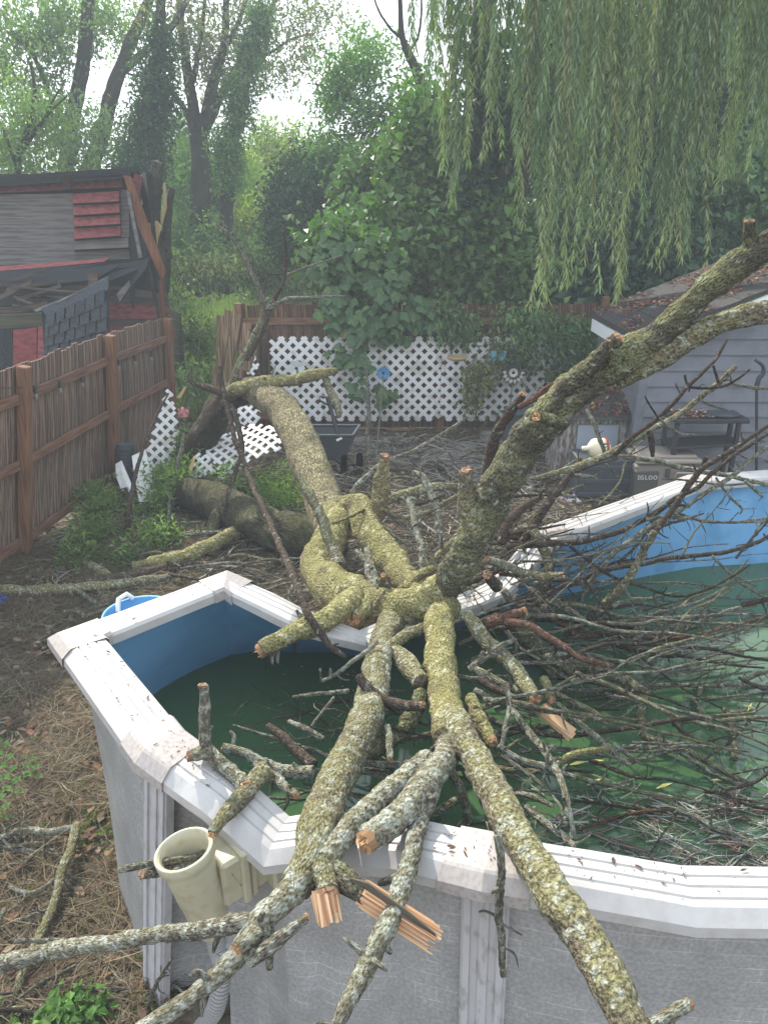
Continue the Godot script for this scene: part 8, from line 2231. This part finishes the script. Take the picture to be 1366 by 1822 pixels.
	stick("thin lichened twig beside the elbow of the bent mossy limb", "", "lichen", 243, [1.226, 0.72, -3.39, 0.0048, 1.316, 0.72, -3.431, 0.0058, 1.402, 0.72, -3.489, 0.0069, 1.482, 0.72, -3.557, 0.004], 3, 0.07, 0, "floating_branch")
	stick("brown stick floating below the pale lichened one", "", "brown", 244, [1.049, 0.71, -3.445, 0.0041, 1.145, 0.71, -3.464, 0.0062, 1.244, 0.71, -3.493, 0.0083, 1.324, 0.71, -3.532, 0.0083], 3, 0.07, 0, "floating_branch")
	stick("thin reddish stick floating left of the bent mossy limb", "", "brown", 245, [0.949, 0.71, -3.404, 0.0041, 1.057, 0.71, -3.386, 0.0061, 1.167, 0.71, -3.378, 0.006, 1.278, 0.71, -3.375, 0.004], 3, 0.07, 0, "floating_branch")
	stick("long thin grey twig floating near the front rail, left part", "", "grey", 246, [0.573, 0.71, -2.785, 0.0052, 0.716, 0.71, -2.77, 0.0061, 0.862, 0.71, -2.779, 0.0061, 1.013, 0.71, -2.799, 0.0061, 1.164, 0.71, -2.848, 0.0044], 5, 0.07, 0, "floating_branch")
	stick("thin dark twig ending beside a yellow leaf on the water", "", "grey", 247, [1, 0.71, -2.98, 0.0046, 1.104, 0.71, -2.916, 0.0054, 1.175, 0.71, -2.869, 0.0036], 3, 0.07, 0, "floating_branch")
	stick("short grey twig standing up from the long thin floating one", "", "grey", 248, [0.959, 0.71, -2.799, 0.0052, 1.004, 0.71, -2.841, 0.0062, 1.043, 0.72, -2.879, 0.0062], 0, 0.07, 0, "floating_branch")
	stick("reddish bare branch floating along the front rail", "", "red", 249, [0.826, 0.71, -2.539, 0.0065, 0.926, 0.71, -2.576, 0.0082, 1.037, 0.71, -2.613, 0.0083, 1.149, 0.71, -2.646, 0.0092, 1.269, 0.72, -2.645, 0.0059], 5, 0.07, 0, "floating_branch")
	stick("dark thin branch floating just above the reddish one", "", "brown", 250, [0.838, 0.71, -2.712, 0.006, 0.965, 0.71, -2.692, 0.0068, 1.089, 0.71, -2.663, 0.0067, 1.17, 0.71, -2.653, 0.0042], 4, 0.07, 0, "floating_branch")
	stick("grey lichened branch floating right of the reddish one", "", "lichen", 251, [1.289, 0.71, -2.647, 0.0096, 1.357, 0.71, -2.603, 0.0111, 1.415, 0.71, -2.542, 0.0109, 1.485, 0.71, -2.504, 0.0077], 4, 0.07, 0, "floating_branch")
	stick("very thin dark twig slanting down to the front rail", "", "brown", 252, [1.287, 0.71, -2.64, 0.0025, 1.219, 0.72, -2.556, 0.0033, 1.142, 0.73, -2.463, 0.0032, 1.074, 0.72, -2.383, 0.0023], 0, 0.07, 0, "floating_branch")
	stick("pale stick floating under the crossing brown branches", "", "lichen", 253, [1.356, 0.73, -4.294, 0.0105, 1.551, 0.73, -4.316, 0.0128, 1.692, 0.73, -4.332, 0.0082], 4, 0.07, 0, "floating_branch")
	stick("curved lichened stick rising out of the water under the thin hanging twigs", "", "lichen", 254, [1.368, 0.74, -4.192, 0.0103, 1.528, 0.75, -4.155, 0.0124, 1.681, 0.78, -4.194, 0.0114, 1.818, 0.82, -4.222, 0.008], 3, 0.07, 0, "floating_branch")
	stick("thin pale forked twig near the right part of the water", "", "lichen", 255, [1.763, 0.72, -3.733, 0.0073, 1.869, 0.75, -3.814, 0.0084, 2.004, 0.76, -3.848, 0.0074, 2.185, 0.76, -3.894, 0.0054], 3, 0.07, 0, "floating_branch")
	stick("pale curved twig floating below the reddish brown branch", "", "lichen", 256, [1.148, 0.73, -4.009, 0.0066, 1.265, 0.73, -3.942, 0.0087, 1.356, 0.73, -3.905, 0.0086, 1.464, 0.73, -3.93, 0.0076, 1.602, 0.73, -4.009, 0.0055], 3, 0.07, 0, "floating_branch")
	stick("thin straw-like twig floating in the pale far water", "", "grey", 257, [2.11, 0.71, -4.601, 0.0052, 2.328, 0.71, -4.61, 0.0078, 2.524, 0.71, -4.598, 0.0064], 6, 0.07, 0, "floating_branch")
	stick("greenish twig floating at the right edge of the far water", "", "grey", 258, [2.253, 0.71, -4.329, 0.0049, 2.394, 0.71, -4.37, 0.0062, 2.531, 0.71, -4.398, 0.005], 5, 0.07, 0, "floating_branch")
	stick("ragged grey twig floating in the litter above the right part of the front rail", "", "grey", 259, [1.336, 0.71, -2.765, 0.0043, 1.395, 0.71, -2.705, 0.0068, 1.463, 0.71, -2.685, 0.0076, 1.553, 0.71, -2.653, 0.0067, 1.648, 0.71, -2.615, 0.005], 5, 0.07, 0, "floating_branch")
	stick("ragged brown twig floating in the litter near the right edge", "", "brown", 260, [1.447, 0.71, -2.765, 0.0061, 1.54, 0.71, -2.758, 0.0087, 1.608, 0.71, -2.692, 0.0085, 1.712, 0.71, -2.653, 0.0067], 5, 0.07, 0, "floating_branch")
	# fine litter caught along the front rail and under the crossing branches
	var b := Buf.new()
	rng.seed = 512
	for k in 560:
		var p := Vector3.ZERO
		var pick := k % 10
		if pick < 8:
			p = Vector3(lerpf(0.55, 1.85, sqrt(rng.randf())), WATER + 0.008, 0)
			p.z = lerpf(-2.34, -2.85, pow(rng.randf(), 1.5)) + 0.05 * p.x
		elif pick < 9:
			p = Vector3(rng.randf_range(0.7, 2.3), WATER + 0.008, rng.randf_range(-3.9, -4.6))
		else:
			p = Vector3(rng.randf_range(0.2, 2.6), WATER + 0.008, rng.randf_range(-2.2, -4.9))
		var a := rng.randf_range(-0.9, 0.9) + (PI if rng.randf() < 0.5 else 0.0)
		var l := rng.randf_range(0.06, 0.26)
		var d := Vector3(cos(a), rng.randf_range(0.0, 0.12), sin(a))
		var c := ([Color(0.13, 0.1, 0.08), Color(0.26, 0.25, 0.21), Color(0.17, 0.12, 0.1), Color(0.36, 0.37, 0.31)][rng.randi() % 4] as Color) * rng.randf_range(0.7, 1.2)
		var side := Vector3(-d.z, 0, d.x)
		b.bar([p, p + d * l * 0.5 + side * rng.randf_range(-0.02, 0.02), p + d * l], rng.randf_range(0.002, 0.0062), c, 5, 0.0012)
		for s in 3:
			var q := p + d * l * rng.randf_range(0.2, 0.9)
			b.bar([q, q + (d * 0.5 + side * rng.randf_range(-1.0, 1.0) + Vector3(0, rng.randf_range(0, 0.5), 0)) * rng.randf_range(0.015, 0.05)], 0.0016, c, 4, 0.0008)
	setting("floating_twig_litter", b, M.dry, "stuff")
	# yellow narrow leaves on the water
	var pts := [[Vector3(0.972, 0.7, -2.842), 0.5, "yellow willow leaf at the tip of the thin grey floating twig"], [Vector3(1.01, 0.7, -2.985), 0.1, "yellow willow leaf above the mossy yellow branch end"], [Vector3(0.923, 0.7, -2.969), 0.2, "paler yellow willow leaf left of the one above the mossy yellow branch"], [Vector3(1.286, 0.7, -2.816), 0.35, "single yellow willow leaf on open green water"], [Vector3(1.564, 0.7, -2.857), 0.0, "yellow willow leaf lying on a lichened branch far right"], [Vector3(1.944, 0.7, -3.412), 0.9, "star of two crossed yellow leaves right of the short thick floating stick"]]
	for q in pts:
		b = Buf.new()
		var u := Vector3(cos(q[1]), 0.05, -sin(q[1]))
		var s := Vector3(sin(q[1]), 0.1, cos(q[1]))
		var c: Vector3 = q[0]
		for e in (2 if (q[2] as String).begins_with("star") else 1):
			b.face(c - u * 0.045, c + s * 0.008, c + u * 0.05, Color(0.6, 0.5, 0.16))
			b.face(c - u * 0.045, c + u * 0.05, c - s * 0.008 + Vector3(0, 0.006, 0), Color(0.66, 0.56, 0.2))
			var h := u
			u = s * Vector3(1, 0.4, 1)
			s = h
		solo("floating_leaf", b, M.dry, q[2], "leaf")


func small_growth() -> void:
	# straw and needles on the soil
	var blade := Buf.new()
	for k in 9:
		var r := RandomNumberGenerator.new()
		r.seed = 900 + k
		var p := Vector3(r.randf_range(-0.06, 0.06), r.randf_range(0.0, 0.03), r.randf_range(-0.06, 0.06))
		var a := r.randf() * TAU
		var l := r.randf_range(0.08, 0.2)
		var d := Vector3(cos(a), 0, sin(a))
		var s := Vector3(-d.z, 0, d.x)
		var w := r.randf_range(0.0007, 0.0016)
		var q := p + d * l * 0.5 + Vector3(0, r.randf_range(0.0, 0.03), 0) + s * r.randf_range(-0.02, 0.02)
		var e := p + d * l
		blade.quad(p - s * w, q - s * w, q + s * w, p + s * w, g(r.randf_range(0.7, 1.2)))
		blade.quad(q - s * w, e - s * w * 0.3, e + s * w * 0.3, q + s * w, g(r.randf_range(0.7, 1.2)))
	var straw := blade.mesh(M.dry)
	rng.seed = 1001
	var buf := PackedFloat32Array()
	var cols := [Color(0.22, 0.18, 0.115), Color(0.18, 0.145, 0.097), Color(0.15, 0.108, 0.074), Color(0.26, 0.23, 0.155), Color(0.165, 0.125, 0.082)]
	for k in 11000:
		var p := Vector3(rng.randf_range(-3.9, -0.9), 0.02 + rng.randf() * 0.02, rng.randf_range(-7.4, -1.2))
		if fn.get_noise_2d(p.x * 6.0, p.z * 6.0) + 0.4 * fn.get_noise_2d(p.x * 20.0, p.z * 20.0) < -0.08:
			continue
		put(buf, Basis.from_euler(Vector3(rng.randf_range(-0.15, 0.15), rng.randf() * TAU, rng.randf_range(-0.15, 0.15))) * Basis.from_scale(Vector3.ONE * rng.randf_range(0.8, 1.5)), p, cols[rng.randi() % 5] * rng.randf_range(0.35, 1.0))
	for k in 3000:
		var p := Vector3(rng.randf_range(-1.6, 3.2), 0.02 + rng.randf() * 0.03, rng.randf_range(-10.9, -4.6))
		put(buf, Basis.from_euler(Vector3(rng.randf_range(-0.2, 0.2), rng.randf() * TAU, rng.randf_range(-0.2, 0.2))) * Basis.from_scale(Vector3.ONE * rng.randf_range(0.8, 1.5)), p, cols[rng.randi() % 5] * rng.randf_range(0.25, 0.6))
	scatter(self, "straw", straw, buf)
	# broken twigs and bark crumbs everywhere on the soil
	var tb := Buf.new()
	tb.bar([Vector3(-0.1, 0.005, 0), Vector3(-0.03, 0.016, 0.008), Vector3(0.04, 0.012, -0.004), Vector3(0.11, 0.006, 0.01)], 0.0045, Color.WHITE, 5, 0.002)
	tb.bar([Vector3(-0.02, 0.015, 0.008), Vector3(0.02, 0.03, 0.04)], 0.0026, Color.WHITE, 4, 0.001)
	var twig := tb.mesh(M.dry)
	buf = PackedFloat32Array()
	var tc := [Color(0.11, 0.085, 0.065), Color(0.2, 0.165, 0.12), Color(0.28, 0.26, 0.21), Color(0.08, 0.06, 0.05), Color(0.35, 0.34, 0.29)]
	for k in 2600:
		var p := Vector3(rng.randf_range(-3.6, -0.9), 0.02, rng.randf_range(-7.6, -1.2))
		if p.z < -3.6 and p.z > -5.2 and p.x > -1.0:
			continue
		if p.z > -5.2 and p.z < -2.6 and rng.randf() < 0.7:
			continue
		put(buf, Basis.from_euler(Vector3(0, rng.randf() * TAU, rng.randf_range(-0.15, 0.2))) * Basis.from_scale(Vector3.ONE * rng.randf_range(0.4, 1.7)), p, tc[rng.randi() % 5] * rng.randf_range(0.7, 1.15))
	for k in 2600:
		var p := Vector3(rng.randf_range(-1.6, 3.2), 0.02 + rng.randf() * 0.05, rng.randf_range(-10.6, -4.9))
		put(buf, Basis.from_euler(Vector3(0, rng.randf() * TAU, rng.randf_range(-0.2, 0.3))) * Basis.from_scale(Vector3.ONE * rng.randf_range(0.6, 2.4)), p, tc[rng.randi() % 5] * rng.randf_range(0.6, 1.1))
	scatter(self, "broken_twigs", twig, buf)
	buf = PackedFloat32Array()
	for k in 7800:
		var p := Vector3(rng.randf_range(-1.4, 3.0), 0.03 + rng.randf() * 0.03, rng.randf_range(-11.2, -7.2))
		if k > 4200:
			p = Vector3(rng.randf_range(-3.6, -0.9), 0.03 + rng.randf() * 0.03, rng.randf_range(-7.5, -1.2))
		put(buf, Basis.from_euler(Vector3(rng.randf_range(-0.4, 0.4), rng.randf() * TAU, rng.randf_range(-0.4, 0.4))) * Basis.from_scale(Vector3.ONE * rng.randf_range(0.03, 0.075)), p, [Color(0.17, 0.085, 0.06), Color(0.22, 0.14, 0.08), Color(0.11, 0.065, 0.05), Color(0.26, 0.2, 0.14)][rng.randi() % 4] * rng.randf_range(0.7, 1.1))
	scatter(self, "leaf_litter", litter_leaf(), buf)
	# low green sprouts through the straw
	var sprout := leaf_cluster(24, 10, 0.035, 0.05, 0.012, M.leaf, -0.5)
	buf = PackedFloat32Array()
	for k in 900:
		var p := Vector3(rng.randf_range(-3.3, -0.95), 0.02, rng.randf_range(-7.0, -1.3))
		if fn.get_noise_2d(p.x * 5.0 + 40.0, p.z * 5.0) < 0.05:
			continue
		put(buf, Basis.from_euler(Vector3(0, rng.randf() * TAU, 0)) * Basis.from_scale(Vector3.ONE * rng.randf_range(0.7, 1.6)), p, [Color(0.12, 0.19, 0.06), Color(0.17, 0.22, 0.075), Color(0.2, 0.2, 0.08)][rng.randi() % 3])
	scatter(self, "sprouting_grass", sprout, buf)
	# specks of scum and leaf crumbs drifting on the water
	buf = PackedFloat32Array()
	for k in 1500:
		var p := Vector3(rng.randf_range(-1.0, 3.2), WATER + 0.003, rng.randf_range(-4.6, -2.0))
		if p.x < -0.2 and p.z > -2.6 + p.x * 0.3:
			continue
		if fn.get_noise_2d(p.x * 4.0, p.z * 4.0) < -0.1 or (p.z < -4.2 and p.x < 1.3):
			continue
		var sc := rng.randf_range(0.002, 0.006) if rng.randf() < 0.9 else rng.randf_range(0.008, 0.016)
		put(buf, Basis.from_euler(Vector3(0, rng.randf() * TAU, 0)) * Basis.from_scale(Vector3(sc, sc * 0.2, sc)), p, [Color(0.3, 0.34, 0.18), Color(0.24, 0.2, 0.12), Color(0.4, 0.42, 0.3)][rng.randi() % 3])
	scatter(self, "floating_specks", litter_leaf(), buf)
	# crumbs of bark on the rails
	buf = PackedFloat32Array()
	for k in 250:
		var seg: int = [20, 20, 20, 14, 14, 14, 13, 15, 7, 0, 19][rng.randi() % 11]
		var n := pool_top.size()
		var p: Vector3 = pool_top[seg].lerp(pool_top[(seg + 1) % n], rng.randf())
		p += pool_out(seg) * rng.randf_range(-0.08, 0.055) + Vector3(0, 0.0145, 0)
		var sc := rng.randf_range(0.004, 0.011) if rng.randf() < 0.85 else rng.randf_range(0.012, 0.026)
		put(buf, Basis.from_euler(Vector3(0, rng.randf() * TAU, 0)) * Basis.from_scale(Vector3(sc * rng.randf_range(0.4, 1.0), sc, sc * 1.4)), p, [Color(0.08, 0.06, 0.05), Color(0.14, 0.12, 0.1), Color(0.1, 0.06, 0.05)][rng.randi() % 3])
	scatter(self, "bark_crumbs", litter_leaf(), buf)
	# weeds: feathery clumps along the left fence, greens in the corner
	var fern := leaf_cluster(21, 26, 0.11, 0.06, 0.016, M.leaf, -0.3)
	var fern2 := leaf_cluster(22, 24, 0.12, 0.075, 0.02, M.leaf, -0.3)
	var round_leaf := leaf_cluster(23, 12, 0.06, 0.045, 0.035, M.leaf, -0.2)
	var green := [Color(0.2, 0.29, 0.1), Color(0.25, 0.34, 0.12), Color(0.15, 0.23, 0.08)]
	var o := thing("weed_clump", "feathery green weeds growing along the foot of the left fence", "weeds", Vector3(-3.044, 0, -7.474))
	crown(o, "foliage", 301, [-2.767, 0.106, -7.3, 0.405, 0.174, 0.5, -3.14, 0.154, -7.9, 0.223, 0.21, 0.4, -2.383, 0.155, -6.9, 0.33, 0.099, 0.4, -2.938, 0.125, -6.9, 0.22, 0.132, 0.35, -2.707, 0.15, -7.5, 0.177, 0.154, 0.4], [fern, fern2], 230.0, green, 1.0, 0.0)
	o = thing("weed_clump", "fresh green feathery weeds between the trunk foot and the dark log", "weeds", Vector3(-2.383, 0, -8.677))
	crown(o, "foliage", 302, [-2.429, 0.311, -8.2, 0.317, 0.228, 0.4, -2.361, 0.424, -8.9, 0.204, 0.244, 0.3, -2.422, 0.22, -7.9, 0.247, 0.185, 0.3, -1.267, 0.183, -8, 0.562, 0.225, 0.5, -1.175, 0.275, -8.3, 0.321, 0.154, 0.4, -1.673, 0.243, -8.2, 0.254, 0.153, 0.3], [fern, fern2], 230.0, green, 1.0, 0.0)
	o = thing("weed_clump", "sprawling thin weeds on the soil behind the left pool corner", "weeds", Vector3(-2.366, 0, -6.778))
	crown(o, "foliage", 303, [-2.624, 0.043, -6.75, 0.489, 0.087, 0.4, -2.172, 0.036, -7.1, 0.397, 0.102, 0.35], [fern, fern2], 420.0, [Color(0.1, 0.16, 0.055), Color(0.13, 0.18, 0.07)], 0.9, 0.0)
	o = thing("weed_clump", "bright round-leaved weeds in the lower left corner", "weeds", Vector3(-1.499, 0, -2.267))
	crown(o, "foliage", 304, [-1.507, 0.06, -2.2, 0.188, 0.056, 0.16, -1.4, 0.049, -2.22, 0.165, 0.047, 0.14, -1.623, 0.058, -2.3, 0.145, 0.048, 0.14, -1.244, 0.047, -2.18, 0.117, 0.037, 0.1], [round_leaf], 2600.0, [Color(0.11, 0.22, 0.06), Color(0.14, 0.25, 0.07), Color(0.09, 0.18, 0.05)], 1.0, -0.15)
	o = thing("weed_clump", "low grassy weeds below the tall seedling on the straw", "weeds", Vector3(-2.029, 0, -3.374))
	crown(o, "foliage", 305, [-2.046, 0.023, -3.35, 0.219, 0.044, 0.15, -2.001, 0.033, -3.47, 0.193, 0.039, 0.15, -2.178, 0.037, -3.58, 0.164, 0.039, 0.12], [fern2], 420.0, [Color(0.13, 0.2, 0.06), Color(0.17, 0.22, 0.08)], 0.5, 0.0)
	# seedlings with paired leaves
	var st := [[Vector3(-2.061, 0.02, -3.396), 0.5, 9, "tall seedling with paired pointed leaves on the straw left of the pool"], [Vector3(-2.051, 0.02, -3.599), 0.22, 5, "short seedling right of the tall one on the straw"], [Vector3(-2.073, 0.02, -3.27), 0.25, 5, "small yellowing seedling at the left edge of the straw"]]
	for q in st:
		o = thing("seedling", q[3], "plant", q[0])
		var b := Buf.new()
		var p: Vector3 = q[0]
		b.bar([p, p + Vector3(0.01, q[1] * 0.5, 0.01), p + Vector3(0.0, q[1], 0.02)], 0.004, Color(0.16, 0.2, 0.08), 5, 0.002)
		part("stem", b, M.paint, o)
		for k in q[2]:
			for e in 2:
				var y: float = q[1] * (0.25 + 0.75 * k / q[2])
				var a: float = k * 1.57 + e * PI + 0.3
				var d := Vector3(cos(a), 0.35, sin(a)).normalized()
				var s := Vector3(-sin(a), 0, cos(a))
				var l: float = 0.075 * (1.1 - 0.5 * k / q[2])
				b = Buf.new()
				var c := Color(0.13, 0.24, 0.07) * rng.randf_range(0.8, 1.2)
				var r := p + Vector3(0, y, 0)
				b.face(r, r + d * l * 0.5 + s * l * 0.26 + Vector3(0, 0.006, 0), r + d * l - Vector3(0, 0.012, 0), c)
				b.face(r, r + d * l - Vector3(0, 0.012, 0), r + d * l * 0.5 - s * l * 0.26 + Vector3(0, 0.006, 0), c)
				part("leaf", b, M.leaf, o)
	# meadow grass beyond the fences
	var gb := Buf.new()
	for k in 14:
		var r := RandomNumberGenerator.new()
		r.seed = 40 + k
		var p := Vector3(r.randf_range(-0.2, 0.2), 0, r.randf_range(-0.2, 0.2))
		var a := r.randf() * TAU
		var d := Vector3(cos(a) * 0.4, 1, sin(a) * 0.4).normalized()
		var s := Vector3(-sin(a), 0, cos(a)) * 0.012
		var l := r.randf_range(0.14, 0.32)
		gb.face(p - s, p + s, p + d * l, g(r.randf_range(0.8, 1.2)))
	var tuft := gb.mesh(M.leaf)
	buf = PackedFloat32Array()
	for k in 9000:
		var z := -12.0 - 20.0 * pow(rng.randf(), 1.4)
		var p := Vector3(rng.randf_range(-0.45, 0.12) * -z, 0.02, z)
		put(buf, Basis.from_euler(Vector3(0, rng.randf() * TAU, 0)) * Basis.from_scale(Vector3.ONE * rng.randf_range(0.8, 1.6)), p, [Color(0.24, 0.31, 0.09), Color(0.3, 0.35, 0.11), Color(0.18, 0.25, 0.075)][rng.randi() % 3])
	scatter(self, "meadow_grass", tuft, buf)
